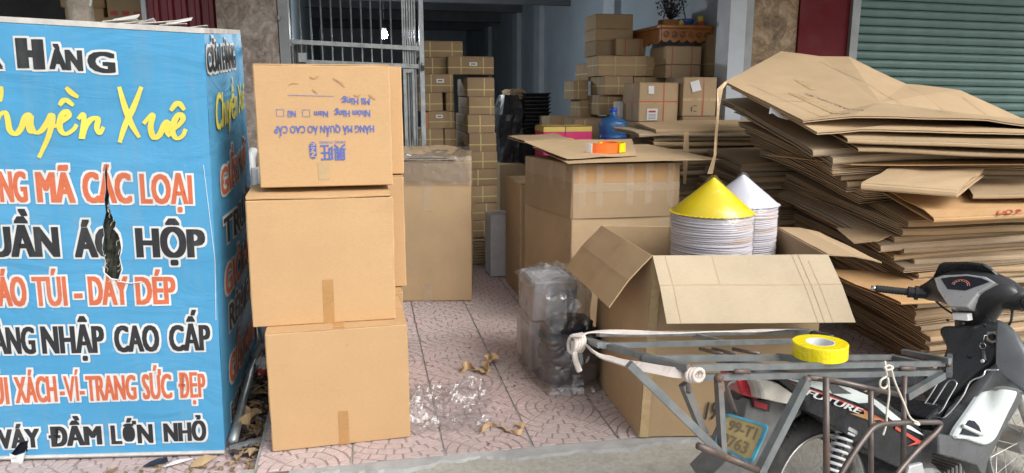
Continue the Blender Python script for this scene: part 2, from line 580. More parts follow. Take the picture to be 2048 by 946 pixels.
# cartons ---------------------------------------------------------------
class Carton:
    """a carton standing on a four-cornered base (front-left, front-right, back-right, back-left in world x, y)"""
    def __init__(s, name, label, cat, quad, z0, h, mat, bulge=0.004, group=None, top='flaps', seed=0, tops=None, lean=(0, 0)):
        q = [Vector((p[0], p[1])) for p in quad]
        c = sum(q, Vector((0, 0))) / 4
        d = q[1] - q[0]
        ang = math.atan2(d.y, d.x)
        s.root = thing(name, label, cat, (c.x, c.y, z0), ang, group)
        ca, sa = math.cos(-ang), math.sin(-ang)
        s.q = [Vector(((p.x - c.x) * ca - (p.y - c.y) * sa, (p.x - c.x) * sa + (p.y - c.y) * ca)) for p in q]
        s.h = h; s.bulge = bulge; s.seed = seed; s.mat = mat; s.lean = lean
        s.body(top)
    def pt(s, face, u, t, off=0.0):
        """face 0 front, 1 right, 2 back, 3 left, 4 top; u, t in 0..1"""
        if face == 4:
            a = s.q[0].lerp(s.q[1], u); b = s.q[3].lerp(s.q[2], u)
            p = a.lerp(b, t)
            z = s.h + off + s.bulge * 0.5 * math.sin(PI * u) * math.sin(PI * t)
            return Vector((p.x + s.lean[0], p.y + s.lean[1], z))
        a, b = s.q[face], s.q[(face + 1) % 4]
        p = a.lerp(b, u)
        n = Vector(((b - a).y, -(b - a).x)).normalized()
        g = s.bulge * math.sin(PI * min(1, max(0, u))) * math.sin(PI * min(1, max(0, t)))
        e_ = min(u, 1 - u)
        if e_ < 0.06: g += (1 - e_ / 0.06) * 0.0035 * nz(t * 5.5 + s.seed * 3.1, face * 2.7, s.seed)
        if t > 0.9: g += (t - 0.9) * 10 * 0.004 * nz(u * 4.2 + s.seed, face * 1.7, s.seed * 2)
        g += s.bulge * 0.35 * nz(u * 2.1 + s.seed * 7.3, t * 2.3, face * 3.1) * math.sin(PI * min(1, max(0, u)))
        return Vector((p.x + n.x * (g + off) + s.lean[0] * t, p.y + n.y * (g + off) + s.lean[1] * t, s.h * t))
    def body(s, top):
        m = MB(); n = 6; L = 8; r = 0.005
        rings = []
        ts = [0.0] + [i / L for i in range(L + 1)] + [1.0]
        for k, t in enumerate(ts):
            ring = []
            inset = 0.004 if k in (0, len(ts) - 1) else 0.0
            tt = min(1 - 0.004 / s.h, max(0.004 / s.h, t)) if k not in (0, len(ts) - 1) else t
            for f in range(4):
                ln = (s.q[(f + 1) % 4] - s.q[f]).length
                e = r / ln
                for i in range(n + 1):
                    u = e + (1 - 2 * e) * i / n
                    ring.append(s.pt(f, u, tt, -inset))
            rings.append(ring)
        m.skin(rings, caps=True)
        s.obj = m.build('body', s.mat, s.root, smooth=False)
        if top == 'flaps':
            for a, b in ((0.004, 0.495), (0.505, 0.996)):
                m = MB(); lo = []; hi = []
                for i in range(7):
                    for (t) in (a, b):
                        lo.append(s.pt(4, 0.006 + 0.988 * i / 6, t, 0.0008)); hi.append(s.pt(4, 0.006 + 0.988 * i / 6, t, 0.0055))
                vs = lo + hi; fs = []
                for i in range(6):
                    p = 2 * i
                    fs += [(p + 14, p + 16, p + 17, p + 15), (p, p + 1, p + 3, p + 2), (p, p + 2, p + 16, p + 14), (p + 1, p + 15, p + 17, p + 3)]
                fs += [(0, 14, 15, 1), (12, 13, 27, 26)]
                m.add(vs, fs).build('flap', s.mat, s.root)
    def strip(s, name, mat, face, u0, t0, u1, t1, off=0.0012, n=6, th=0.0):
        m = MB(); vs = []; fs = []
        for i in range(n + 1):
            for j in range(n + 1):
                vs.append(s.pt(face, u0 + (u1 - u0) * i / n, t0 + (t1 - t0) * j / n, off))
        for i in range(n):
            for j in range(n):
                k = i * (n + 1) + j
                fs.append((k, k + n + 1, k + n + 2, k + 1))
        m.add(vs, fs)
        return m.build(name, mat, s.root)
    def straps(s, mat, vert=(0.25, 0.75), horiz=0.42, w=0.011, faces=(0, 3, 4)):
        for u in vert:
            for f in (0, 4):
                if f not in faces: continue
                ln = (s.q[1] - s.q[0]).length
                s.strip('strap', mat, f, u - w / ln / 2, 0.0, u + w / ln / 2, 1.0, 0.003)
        if horiz is not None:
            for f in (0, 3, 1):
                if f not in faces: continue
                if f == 3:
                    s.strip('strap', mat, f, 0, horiz - w / s.h / 2, 1, horiz + w / s.h / 2, 0.0025)
                    s.strip('strap', mat, f, 0.62, 0, 0.62 + w / (s.q[0] - s.q[3]).length, 1, 0.003)
                else:
                    s.strip('strap', mat, f, 0, horiz - w / s.h / 2, 1, horiz + w / s.h / 2, 0.0025)

def quad(x0, x1, yf, dep, yaw=0.0):
    """base of a rectangular carton from its front edge"""
    c, n = math.cos(yaw), math.sin(yaw)
    w = x1 - x0
    return [(x0, yf), (x0 + w * c, yf + w * n), (x0 + w * c - dep * n, yf + w * n + dep * c), (x0 - dep * n, yf + dep * c)]

# flattened cartons ---------------------------------------------------------------
def sheet(name, label, c00, c10, c11, c01, mat, nu=8, nv=8, gap=0.007, th=0.004, sag=0.0, rough=0.01, seed=0, layers=2, fold=True, group=None, cat='flattened carton', creases=(), parent=None):
    """a folded-flat carton: board layers bent over what lies below; corners near-left, near-right, far-right, far-left"""
    A, B, Cc, D = [Vector(p) for p in (c00, c10, c11, c01)]
    org = (A + B + Cc + D) / 4
    org.z = min(A.z, B.z, Cc.z, D.z)
    m = MB()
    def base(u, v):
        p = (A * (1 - u) + B * u) * (1 - v) + (D * (1 - u) + Cc * u) * v
        p = p.copy()
        p.z += -sag * ((2 * u - 1) ** 2 * 0.5 + (2 * v - 1) ** 2 * 0.5) + sag * 0.5
        p.z += rough * nz(u * 2.2 + seed * 3.7, v * 2.2 + seed * 1.3, seed)
        for (axis, pos, amt) in creases:
            t = u if axis == 'u' else v
            p.z += amt * max(0, 1 - abs(t - pos) * 4)
        return p - org
    z0 = 0.0
    for L in range(layers):
        lo = []; hi = []
        sx = 0.012 * nz(seed * 2.7, L * 3.3); sy = 0.018 * nz(L * 5.1, seed * 1.9)
        for i in range(nu + 1):
            for j in range(nv + 1):
                u, v = i / nu, j / nv
                p = base(u, v)
                e = min(u, 1 - u, v, 1 - v) * 4
                g = z0 + (gap * (0.6 + 0.9 * nz(u * 3 + L * 9, v * 3, seed * 2.0)) * (0.4 if (fold and v == 0) else 1) if L else 0)
                jx = 0.004 * nz(v * 9 + L * 4, seed, 1.0) if u in (0, 1) else 0
                jy = 0.004 * nz(u * 9 + L * 4, seed, 2.0) if v in (0, 1) else 0
                lo.append((p.x + sx + jx, p.y + sy * (0.1 if v == 0 and fold else 1) + jy, p.z + g)); hi.append((p.x + sx + jx, p.y + sy * (0.1 if v == 0 and fold else 1) + jy, p.z + g + th))
        N = len(lo); fs = []
        w = nv + 1
        for i in range(nu):
            for j in range(nv):
                k = i * w + j
                fs.append((k + N, k + w + N, k + w + 1 + N, k + 1 + N))
                fs.append((k, k + 1, k + w + 1, k + w))
        for i in range(nu):
            k = i * w
            fs.append((k, k + w, k + w + N, k + N)); k += nv
            fs.append((k, k + N, k + w + N, k + w))
        for j in range(nv):
            fs.append((j, j + N, j + 1 + N, j + 1)); k = nu * w + j
            fs.append((k, k + 1, k + 1 + N, k + N))
        m.add(lo + hi, fs)
        z0 += gap + th
    if fold and layers > 1:    # the rounded fold along the near edge
        for i in range(nu):
            u0, u1 = i / nu, (i + 1) / nu
            p, q = base(u0, 0), base(u1, 0)
            d = (A - D); d.z = 0; d.normalize()
            hh = th * layers + gap * (layers - 1)
            ring0 = [p + Vector((0, 0, 0)), p + d * 0.006 + Vector((0, 0, hh * 0.25)), p + d * 0.006 + Vector((0, 0, hh * 0.7)), p + Vector((0, 0, hh * 0.95))]
            ring1 = [q + Vector((0, 0, 0)), q + d * 0.006 + Vector((0, 0, hh * 0.25)), q + d * 0.006 + Vector((0, 0, hh * 0.7)), q + Vector((0, 0, hh * 0.95))]
            m.add(ring0 + ring1, [(0, 4, 5, 1), (1, 5, 6, 2), (2, 6, 7, 3)])
    o = m.build(name, mat, parent, fix=False)
    o.location = org
    if label: put(o, label, cat, group)
    return o

# ================================================================== SETTING
def struct(name, mb, mat, parent=None):
    o = mb.build(name, mat, parent)
    o['kind'] = 'structure'
    return o

m = MB(); m.box(-60, -60, -0.5, 60, 60, -0.2); struct('ground', m, 'concrete')

# kerb line: (-0.434, 2.995) -> (1.049, 2.926), runs on to the right
def kerb(x): return 2.995 - (x + 0.434) * 0.0465
KA = math.atan(-0.0465)

# sloping concrete apron in front of the kerb
m = MB(); nx, ny = 60, 14
vs = []; fs = []
for i in range(nx + 1):
    for j in range(ny + 1):
        x = -0.5 + 6.5 * i / nx; k = j / ny
        y = kerb(x) + 0.02 - k * 2.4
        z = -0.012 - 0.105 * min(1, max(0, (k - 0.035) / 0.25)) + 0.006 * nz(x * 3, y * 3) * (k > 0)
        z += 0.010 * nz(x * 9, y * 9, 3) * min(1, k * 6)
        vs.append((x, y, z))
for i in range(nx):
    for j in range(ny):
        k = i * (ny + 1) + j
        fs.append((k, k + 1, k + ny + 2, k + ny + 1))
m.add(vs, fs); struct('concrete_apron', m, 'concrete')
# smooth cement lip along the kerb
nx = 160
m = MB(); vs = []; fs = []
for i in range(nx + 1):
    x = -0.30 + 4.2 * i / nx
    e = 0.05 * nz(x * 3, 0.3) + 0.03 * nz(x * 13, 4) + 0.015 * nz(x * 40, 8)
    vs += [(x, kerb(x) + 0.012, -0.006), (x, kerb(x) - 0.02, -0.004), (x, kerb(x) - 0.075 - e, -0.0075), (x, kerb(x) - 0.095 - e, -0.045)]
for i in range(nx):
    for j in range(3):
        k = i * 4 + j; fs.append((k, k + 1, k + 5, k + 4))
m.add(vs, fs); struct('kerb_lip', m, 'smooth_cement')

# pavement bed and tiles
m = MB()
m.hexa([(-0.445, kerb(-0.445) + 0.01, -0.19), (9, kerb(9) + 0.01, -0.19), (9, 24, -0.19), (-0.445, 24, -0.19),
        (-0.445, kerb(-0.445) + 0.01, -0.0085), (9, kerb(9) + 0.01, -0.0085), (9, 24, -0.0085), (-0.445, 24, -0.0085)])
pave = struct('pavement', m, 'grout')
m = MB(); m.box(-9, 1.5, -0.19, -0.446, 24, -0.062)
side = struct('lower_pavement', m, 'grout')

def clip(poly, ax, lim, sgn):
    out = []
    for i in range(len(poly)):
        a, b = poly[i], poly[(i + 1) % len(poly)]
        ia, ib = (a[ax] - lim) * sgn <= 0, (b[ax] - lim) * sgn <= 0
        if ia: out.append(a)
        if ia != ib:
            t = (lim - a[ax]) / (b[ax] - a[ax])
            out.append((a[0] + (b[0] - a[0]) * t, a[1] + (b[1] - a[1]) * t))
    return out

def tile_mesh(cx, cy, seed):
    m = MB(); h = 0.1955; g = 0.0042
    rnd = random.Random(seed)
    m.cur = 1; m.box(-h, -h, -0.0085, h, h, -0.0042); m.cur = 0
    r = 0.0; ringw = 0.049
    k = 0
    while r < 0.48:
        r1 = r + ringw
        n = max(6, int(round(2 * PI * (r + ringw / 2) / 0.075)))
        off = (k % 2) * PI / n
        for q in range(n):
            a0, a1 = off + 2 * PI * q / n, off + 2 * PI * (q + 1) / n
            rm = max(r, 0.012)
            da0 = g / max(rm, 0.02)
            da1 = g / r1
            seg = 3
            poly = [(cx + (r1 - g) * math.cos(a0 + da1 + (a1 - a0 - 2 * da1) * i / seg), cy + (r1 - g) * math.sin(a0 + da1 + (a1 - a0 - 2 * da1) * i / seg)) for i in range(seg + 1)]
            poly += [(cx + (r + g) * math.cos(a1 - da0 - (a1 - a0 - 2 * da0) * i / seg), cy + (r + g) * math.sin(a1 - da0 - (a1 - a0 - 2 * da0) * i / seg)) for i in range(seg + 1)]
            for ax, lim, sg in ((0, h, 1), (0, -h, -1), (1, h, 1), (1, -h, -1)):
                poly = clip(poly, ax, lim, sg)
                if len(poly) < 3: break
            if len(poly) < 3: continue
            area = abs(sum(poly[i][0] * poly[(i + 1) % len(poly)][1] - poly[(i + 1) % len(poly)][0] * poly[i][1] for i in range(len(poly)))) / 2
            if area < 1.2e-4: continue
            mx = sum(p[0] for p in poly) / len(poly); my = sum(p[1] for p in poly) / len(poly)
            zt = -0.0006 + rnd.uniform(-0.0008, 0.0006)
            s_ = 1 - 0.0022 / math.sqrt(area)
            m.skin([[(x, y, -0.0043) for x, y in poly], [(mx + (x - mx) * s_, my + (y - my) * s_, zt) for x, y in poly]])
            n0 = len(poly)
            m.add([(mx + (x - mx) * s_, my + (y - my) * s_, zt) for x, y in poly], [tuple(range(n0))])
        r = r1; k += 1
    return m
TM = []
for i, (cx, cy) in enumerate(((0.0, 0.1965), (0.0, -0.1965))):
    t_ = tile_mesh(cx, cy, i).build('tile', ['tile_pink', 'tile_groove'], pave)
    TM.append(t_)
GA = R(-1.4); GX, GY = -0.04, 2.945
used = [False, False]
def tile(i, j, z, parent):
    x = GX + (i + 0.5) * 0.4 ; y = GY + (j + 0.5) * 0.4
    dx, dy = x - GX, y - GY
    x, y = GX + dx * math.cos(GA) - dy * math.sin(GA), GY + dx * math.sin(GA) + dy * math.cos(GA)
    v = (i + j) % 2
    if not used[v]:
        o = TM[v]; used[v] = True; o.parent = parent
    else:
        o = TM[v].copy(); col.objects.link(o); o.parent = parent
    o.location = (x, y, z + 0.0012 * random.uniform(-1, 1))
    o.rotation_euler = (random.uniform(-0.003, 0.003), random.uniform(-0.003, 0.003), GA)
for i in range(-1, 9):
    for j in range(0, 9):
        tile(i, j, 0.0, pave)
for i in range(-5, -1):
    for j in range(-2, 2):
        tile(i, j, -0.054, side)

# ---------------------------------------------------------------- the shop
shop = thing('shop_building', 'open shop room with blue-grey walls and dark ceiling behind the stacked cartons', 'building', (1.5, 6.2, 0))
def part(name, mb, mat, root, **k):
    """mesh written in world coordinates, parented to a thing whose empty is unrotated"""
    l = root.location
    mb.v = [(a - l.x, b - l.y, c - l.z) for a, b, c in mb.v]
    return mb.build(name, mat, root, **k)
def sbox(name, mat, root, *a, **k):
    m = MB(); m.box(*a); return part(name, m, mat, root, **k)
sbox('side_wall', 'interior_blue', shop, 3.55, 6.4, 0, 3.72, 22, 3.6)
sbox('side_wall', 'interior_blue', shop, -0.82, 6.4, 0, -0.66, 22, 3.6)
sbox('back_wall', 'interior_blue', shop, -0.66, 21.9, 0, 3.55, 22.1, 3.6)
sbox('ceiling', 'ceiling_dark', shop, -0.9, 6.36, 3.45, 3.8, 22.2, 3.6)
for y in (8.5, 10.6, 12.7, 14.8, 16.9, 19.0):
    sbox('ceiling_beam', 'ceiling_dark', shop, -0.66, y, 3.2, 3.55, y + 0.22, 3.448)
for y in (9.3, 13.1, 14.9, 18.0):
    sbox('pilaster', 'interior_pale', shop, 3.46, y, 0, 3.549, y + 0.42, 3.198)
sbox('lintel_wall', 'interior_pale', shop, -1.05, 6.12, 2.75, 4.2, 6.36, 4.6)
for y in (8.2, 11.5):
    sbox('roof_purlin', 'ceiling_dark', shop, -0.66, y, 2.95, 3.55, y + 0.08, 3.03)
sbox('door_post', 'post_paint', shop, *(3.361, 1.376, 3.519, 2.381)[0:1], 6.1, 0, (3.361, 1.376, 3.519, 2.381)[2], 6.34, 2.748)
sbox('door_post_return', 'steel_post', shop, (3.361, 1.376, 3.519, 2.381)[2] + 0.002, 6.13, 0, (3.519, 1.375, 3.609, 2.384)[2], 6.34, 2.748)
sbox('door_post', 'steel_post', shop, (-0.485, 1.9, -0.407, 2.276)[0], 6.1, 0, (-0.485, 1.9, -0.407, 2.276)[2], 6.3, 2.748)
m = MB(); m.box((-0.489, 2.125, -0.466, 2.162)[0], 6.075, (-0.49, 6.09, 2.125)[2], (-0.489, 2.125, -0.466, 2.162)[2], 6.098, (-0.488, 6.09, 2.158)[2])
part('hinge', m, 'steel_post', shop)

# slab added out of view to block overhead sky light on the pavement
aw = thing('shade_slab', 'unseen flat slab added above the shopfront to shade the stacked cartons', 'shade_slab', (1.5, 5, 3.0))
sbox('slab', 'ceiling_dark', aw, -4.5, 4.2, 3.35, 9.5, 6.11, 3.45)
sbox('fascia', 'steel_post', aw, -4.5, 4.15, 3.25, 9.5, 4.198, 3.48)

pl = thing('stone_pillar', 'grey-brown mottled stone pillar left of the metal gate', 'pillar', (-0.78, 6.3, 0))
sbox('cladding', 'stone_grey', pl, (-0.935, 1.897, -0.489, 2.269)[0], 6.1, 0, (-0.935, 1.897, -0.489, 2.269)[2] - 0.003, 6.5, 2.745)
pr = thing('stone_pillar', 'brown and gold mottled stone pillar beside the dark red panel', 'pillar', (3.9, 6.3, 0))
sbox('cladding', 'stone_brown', pr, (3.589, 1.957, 4.061, 2.391)[0] + 0.004, 6.14, 0, (3.589, 1.957, 4.061, 2.391)[2], 6.5, 2.745)

# right-hand neighbour: dark red panel, post and green shutter
rp = thing('painted_wall', 'dark red painted wall between stone pillar and green shutter', 'wall panel', (4.4, 6.2, 0))
sbox('panel', 'dark_red_paint', rp, (4.066, 1.964, 4.612, 2.405)[0], 6.12, 0, (4.066, 1.964, 4.601, 2.405)[2], 6.5, 4.6)
rs = thing('roller_shutter', 'closed green roller shutter behind the heap of flattened cartons', 'shutter', (6.2, 6.3, 0), 0)
sbox('guide_rail', 'steel_post', rs, (4.58, 1.967, 4.665, 2.413)[0] + 0.003, 6.08, 0, (4.58, 1.967, 4.665, 2.413)[2], 6.34, 3.4)
x0 = (4.58, 1.967, 4.665, 2.413)[2] + 0.002
sh_slat = None
for k in range(40):
    if sh_slat is None:
        m = MB(); prof = [(0.0, 0.0), (-0.006, 0.004), (-0.014, 0.02), (-0.017, 0.04), (-0.014, 0.058), (-0.006, 0.070), (0.0, 0.073), (0.012, 0.073), (0.012, 0.0)]
        m.skin([[(0, y, z) for y, z in prof], [(4.2, y, z) for y, z in prof]], caps=True)
        sh_slat = m.build('slat', 'shutter_green', rs); s_ = sh_slat
    else:
        s_ = sh_slat.copy(); col.objects.link(s_); s_.parent = rs
    s_.location = (x0 - 6.2, 0.0, 0.02 + k * 0.0785)
    s_.rotation_euler = (0, R(0.9), R(-2.0))
sbox('backing', 'ceiling_dark', rs, x0, 6.5, 0, x0 + 4.4, 6.56, 4.6)
sbox('head_box', 'steel_post', rs, x0, 6.2, 3.2, x0 + 4.3, 6.5, 4.6)

# left-hand neighbour
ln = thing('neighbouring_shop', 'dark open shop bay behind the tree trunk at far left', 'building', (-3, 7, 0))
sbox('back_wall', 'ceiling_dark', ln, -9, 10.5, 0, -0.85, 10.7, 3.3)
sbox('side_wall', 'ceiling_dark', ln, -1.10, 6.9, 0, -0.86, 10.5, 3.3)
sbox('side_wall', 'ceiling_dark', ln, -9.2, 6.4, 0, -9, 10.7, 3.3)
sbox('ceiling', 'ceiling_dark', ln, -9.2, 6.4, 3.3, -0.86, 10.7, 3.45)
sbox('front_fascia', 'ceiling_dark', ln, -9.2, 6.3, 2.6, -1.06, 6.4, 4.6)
sbox('door_post', 'post_paint', ln, (-1.555, 6.5, 2.198)[0], 6.5, 0, (-1.522, 6.5, 2.199)[0], 6.58, 2.6)
cp = thing('corrugated_panel', 'maroon corrugated metal sheet between grey stone pillar and tree trunk', 'metal sheet', (-1.4, 6.5, 0))
m = MB(); xa, xb = (-1.518, 6.5, 2.199)[0], (-0.99, 6.5, 2.212)[0] - 0.004
pitch = 0.103; prof = []
x = xa
while x < xb - 0.002:
    for dx, dy in ((0, 0), (0.045, 0), (0.060, -0.028), (0.088, -0.028)):
        if x + dx < xb: prof.append((x + dx, 6.53 + dy))
    x += pitch
prof.append((xb, 6.53))
rings = [[(px, py, 0.0) for px, py in prof] + [(px, py + 0.0015, 0.0) for px, py in reversed(prof)], [(px, py, 2.6) for px, py in prof] + [(px, py + 0.0015, 2.6) for px, py in reversed(prof)]]
m.skin(rings, caps=True)
part('sheet', m, 'corrugated_red', cp)
LBL = ['brown carton at the top left of the stack behind the tree trunk', 'brown carton under the top left one behind the tree trunk',
       'upper carton with red print band directly behind the tree trunk', 'lower carton directly behind the tree trunk']
for rc, y, mt, lb in (((-2.442, 2.325, -2.081, 2.603), 7.45, 'card_kraft', LBL[0]), ((-2.404, 1.997, -2.09, 2.32), 7.42, 'card_kraft', LBL[1]),
                      ((-1.996, 2.218, -1.707, 2.579), 7.2, 'card_tan', LBL[2]), ((-2.05, 1.945, -1.723, 2.214), 7.2, 'card_kraft', LBL[3])):
    c_ = Carton('carton', lb, 'carton', quad(rc[0], rc[2], y, 0.5), rc[1], rc[3] - rc[1], mt, group='cartons in the left-hand shop', top='flaps')
    if lb == LBL[2]:
        for u in (0.08, 0.4, 0.72): c_.strip('print', 'ink_red', 0, u, 0.06, u + 0.2, 0.16, 0.002)
m = MB(); rcb = (-2.409, 1.964, -1.745, 1.981); m.box(rcb[0] - 0.1, 7.15, 0, rcb[2] + 0.1, 8.05, (-2.404, 1.997, -2.09, 2.32)[1] - 0.002)
sbx = thing('stock_table', 'low dark table carrying the cartons behind the tree trunk', 'table', (-1.9, 7.6, 0))
part('top', m, 'ceiling_dark', sbx)

tr = thing('tree', 'tree trunk with pale lichen patches behind the blue sign box', 'tree', (-1.543, 5.0, 0.248)[:2] + (-0.06,))
m = MB(); rings = []
for k in range(22):
    z = -0.1 + k * 0.22
    rr = 0.098 - 0.0025 * k + (0.05 * math.exp(-k * 0.6))
    rings.append([((rr * (1 + 0.07 * nz(math.cos(a) * 2, math.sin(a) * 2, z * 2.2))) * math.cos(a) + 0.02 * math.sin(z * 1.3), (rr * (1 + 0.07 * nz(math.cos(a) * 2, math.sin(a) * 2, z * 2.2))) * math.sin(a), z) for a in [2 * PI * i / 18 for i in range(18)]])
m.skin(rings, caps=True).build('trunk', 'bark', tr, smooth=True)
for k, (a, l) in enumerate(((0.4, 1.5), (2.3, 1.3), (4.2, 1.4))):
    m = MB(); m.tube([(0, 0, 4.2), (0.4 * math.cos(a) * l, 0.4 * math.sin(a) * l, 4.8), (0.8 * math.cos(a) * l, 0.8 * math.sin(a) * l, 5.6)], [0.05, 0.035, 0.015], 8)
    m.build('limb', 'bark', tr, smooth=True)
m = MB(); rnd = random.Random(5)
for k in range(2600):
    d = Vector((rnd.gauss(0, 1), rnd.gauss(0, 1), rnd.gauss(0, 0.7)))
    d = d.normalized() * (rnd.random() ** 0.4) * 1.5
    p = Vector((0, 0, 5.9)) + Vector((d.x, d.y, d.z * 0.7))
    a = Vector((rnd.uniform(-1, 1), rnd.uniform(-1, 1), rnd.uniform(-0.5, 0.5))).normalized() * 0.07
    b = a.cross(Vector((rnd.uniform(-1, 1), rnd.uniform(-1, 1), 1))).normalized() * 0.03
    m.add([p - a, p + b, p + a, p - b], [(0, 1, 2, 3)])
plain('leaf_green', (0.05, 0.10, 0.03), 0.5, var=0.4)
m.build('crown', 'leaf_green', tr, fix=False)['kind'] = 'stuff'

# ---------------------------------------------------------------- gate
gate = thing('folding_gate', 'grey metal barred gate folded open at the left of the shop doorway', 'gate', (0.1, 6.2, 0))
GYY = 6.2
gx = [-0.397, -0.328, -0.247, -0.166, -0.088, -0.01, 0.069, 0.148, 0.224, 0.304, 0.384]
zt = 2.74
def rail(name, a, b, hh, y=GYY, dep=0.012, mat='gate_metal'):
    m = MB(); m.hexa([(a[0], y - dep, a[2] - hh), (b[0], y - dep, b[2] - hh), (b[0], y + dep, b[2] - hh), (a[0], y + dep, a[2] - hh),
                      (a[0], y - dep, a[2] + hh), (b[0], y - dep, b[2] + hh), (b[0], y + dep, b[2] + hh), (a[0], y + dep, a[2] + hh)])
    return part(name, m, mat, gate)
rail('rail', (-0.417, 6.2, 1.972), (0.609, 6.2, 1.932), 0.017, dep=0.02)
rail('rail', (-0.299, 6.2, 1.815), (0.605, 6.2, 1.787), 0.017, dep=0.02)
rail('rail', (-0.384, 6.2, 2.551), (0.625, 6.2, 2.588), 0.02, dep=0.02)
rail('rail', (-0.534, 6.2, -0.107), (0.557, 6.2, -0.174), 0.02, dep=0.02)
for x in gx:
    m = MB(); m.tube([(x, GYY, (-0.518, 6.2, -0.108)[2]), (x, GYY, zt)], 0.008, 6); part('bar', m, 'gate_metal', gate, smooth=True)
for k, x in enumerate([0.482, 0.499, 0.519, 0.54, 0.56, 0.581]):
    sbox('folded_bar', 'gate_metal', gate, x - 0.006, GYY + 0.03, 0.03, x + 0.006, GYY + 0.055 + 0.01 * (k % 2), zt)
x = (0.629, 6.2, 2.08)[0]
sbox('end_post', 'galv', gate, x - 0.018, GYY - 0.03, 0.02, x + 0.018, GYY + 0.03, zt)
a, b = (0.473, 6.2, 1.766), (0.565, 6.2, 1.181)
m = MB(); m.box(a[0], GYY - 0.016, b[2], a[0] + 0.02, GYY + 0.01, a[2]); m.box(b[0] - 0.02, GYY - 0.016, b[2], b[0], GYY + 0.01, a[2]); m.box(a[0] + 0.02, GYY - 0.016, a[2] - 0.03, b[0] - 0.02, GYY + 0.01, a[2])
part('panel_frame', m, 'gate_metal', gate)
m = MB(); c_ = (0.63, 6.16, 1.774); m.bbox(c_[0] - 0.014, c_[1] - 0.02, c_[2] - 0.022, c_[0] + 0.014, c_[1] + 0.005, c_[2] + 0.02, 0.004)
m.tube([(c_[0] - 0.009, c_[1] - 0.008, c_[2] + 0.018), (c_[0] - 0.009, c_[1] - 0.008, c_[2] + 0.038), (c_[0] + 0.009, c_[1] - 0.008, c_[2] + 0.038), (c_[0] + 0.009, c_[1] - 0.008, c_[2] + 0.018)], 0.004, 6)
part('padlock', m, 'black_plastic', gate)
m = MB(); c_ = (-0.322, 6.16, 1.848); m.box(c_[0] - 0.03, c_[1], c_[2] - 0.035, c_[0] + 0.03, c_[1] + 0.015, c_[2] + 0.035); part('latch_plate', m, 'galv', gate)
gs = thing('ribbed_sheet', 'small grey-green ribbed metal sheet behind the gate latch', 'metal sheet', (-0.3, 6.3, 0))
m = MB(); xa, xb = (-0.416, 6.3, 1.912)[0], (-0.291, 6.3, 1.914)[0]
prof = []
for i in range(12):
    prof.append((xa + (xb - xa) * i / 11, 6.3 + (0.012 if i % 2 else 0)))
m.skin([[(a, b, 0.02) for a, b in prof] + [(a, b + 0.002, 0.02) for a, b in reversed(prof)], [(a, b, (-0.382, 6.3, 1.956)[2]) for a, b in prof] + [(a, b + 0.002, (-0.382, 6.3, 1.956)[2]) for a, b in reversed(prof)]], caps=True)
part('sheet', m, 'steel_post', gs)

# hanging lamp
lp = thing('hanging_lamp', 'lit white bulb hanging in the dark room behind the gate bars', 'lamp', (0.501, 9.5, 2.305))
m = MB(); m.lathe([(0.002, -0.055), (0.03, -0.048), (0.045, -0.02), (0.042, 0.01), (0.025, 0.035)], 20); m.build('bulb', 'bulb_glow', lp, smooth=True)
m = MB(); m.lathe([(0.026, 0.03), (0.028, 0.10), (0.006, 0.115)], 16, caps=True); m.tube([(0, 0, 0.11), (0, 0, 0.88)], 0.004, 6); m.build('holder', 'black_plastic', lp, smooth=True)

# ================================================================== STOCK INSIDE THE SHOP
RJ = random.Random(31)
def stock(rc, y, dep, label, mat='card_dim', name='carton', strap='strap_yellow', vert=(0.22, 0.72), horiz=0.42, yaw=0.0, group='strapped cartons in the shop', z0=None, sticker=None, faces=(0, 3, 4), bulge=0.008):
    x0, zb, x1, zt = rc
    if z0 is not None: zb = z0
    yaw = yaw or R(RJ.uniform(-2.2, 2.2))
    c = Carton(name, label, 'carton', quad(x0, x1, y, dep, yaw), zb, zt - zb - 0.006, mat, bulge=bulge, group=group, seed=len(bpy.data.objects) % 97)
    if strap: c.straps(strap, vert, horiz, faces=faces)
    if sticker:
        u, t, w, h = sticker
        c.strip('sticker', 'paper_white', 0, u, t, u + w, t + h, 0.004)
        c.strip('sticker_print', 'ink_dark', 0, u + w * 0.2, t + h * 0.35, u + w * 0.8, t + h * 0.65, 0.005)
    return c
ORD = ['topmost', 'second', 'third', 'fourth', 'fifth', 'sixth', 'seventh', 'eighth', 'ninth', 'tenth', 'eleventh']
# right-hand column beside the passage
colx = [1.312, 1.312, 1.316, 1.33, 1.335, 1.335, 1.33, 1.335, 1.326]
prevz = None
zs = [1.709, 1.542, 1.382, 1.216, 1.049, 0.889, 0.737, 0.574, 0.41, 0.248]
for k in range(9):
    rc = ((1.066, 6.55, 1.064)[0] + (0.012 if k % 2 else 0.0), zs[k + 1], colx[k], zs[k])
    stock(rc, 6.55, 0.78, 'yellow-strapped carton, %s from the top in the narrow column beside the passage' % ORD[k], vert=((0.62,), (0.85,), (0.45,), (0.42,), (0.5,), (0.3,), (0.5,), (0.6,), (0.55,))[k], horiz=0.42 + 0.1 * ((k * 37 % 10) / 10 - 0.5))
fl = thing('flat_bundle', 'bundle of flat cardboard under the narrow strapped column', 'cardboard bundle', ((1.168, 6.55, 0.033)[0], 6.75, 0))
nfl = 9
for k in range(nfl):
    m = MB(); h0 = 0.004 + k * (zs[9] - 0.01) / nfl; dx = random.uniform(-0.02, 0.02)
    m.bbox(-0.13 + dx, -0.22, h0, 0.16 + dx, 0.22, h0 + (zs[9] - 0.01) / nfl - 0.006, 0.003); m.build('board', 'card_old', fl)
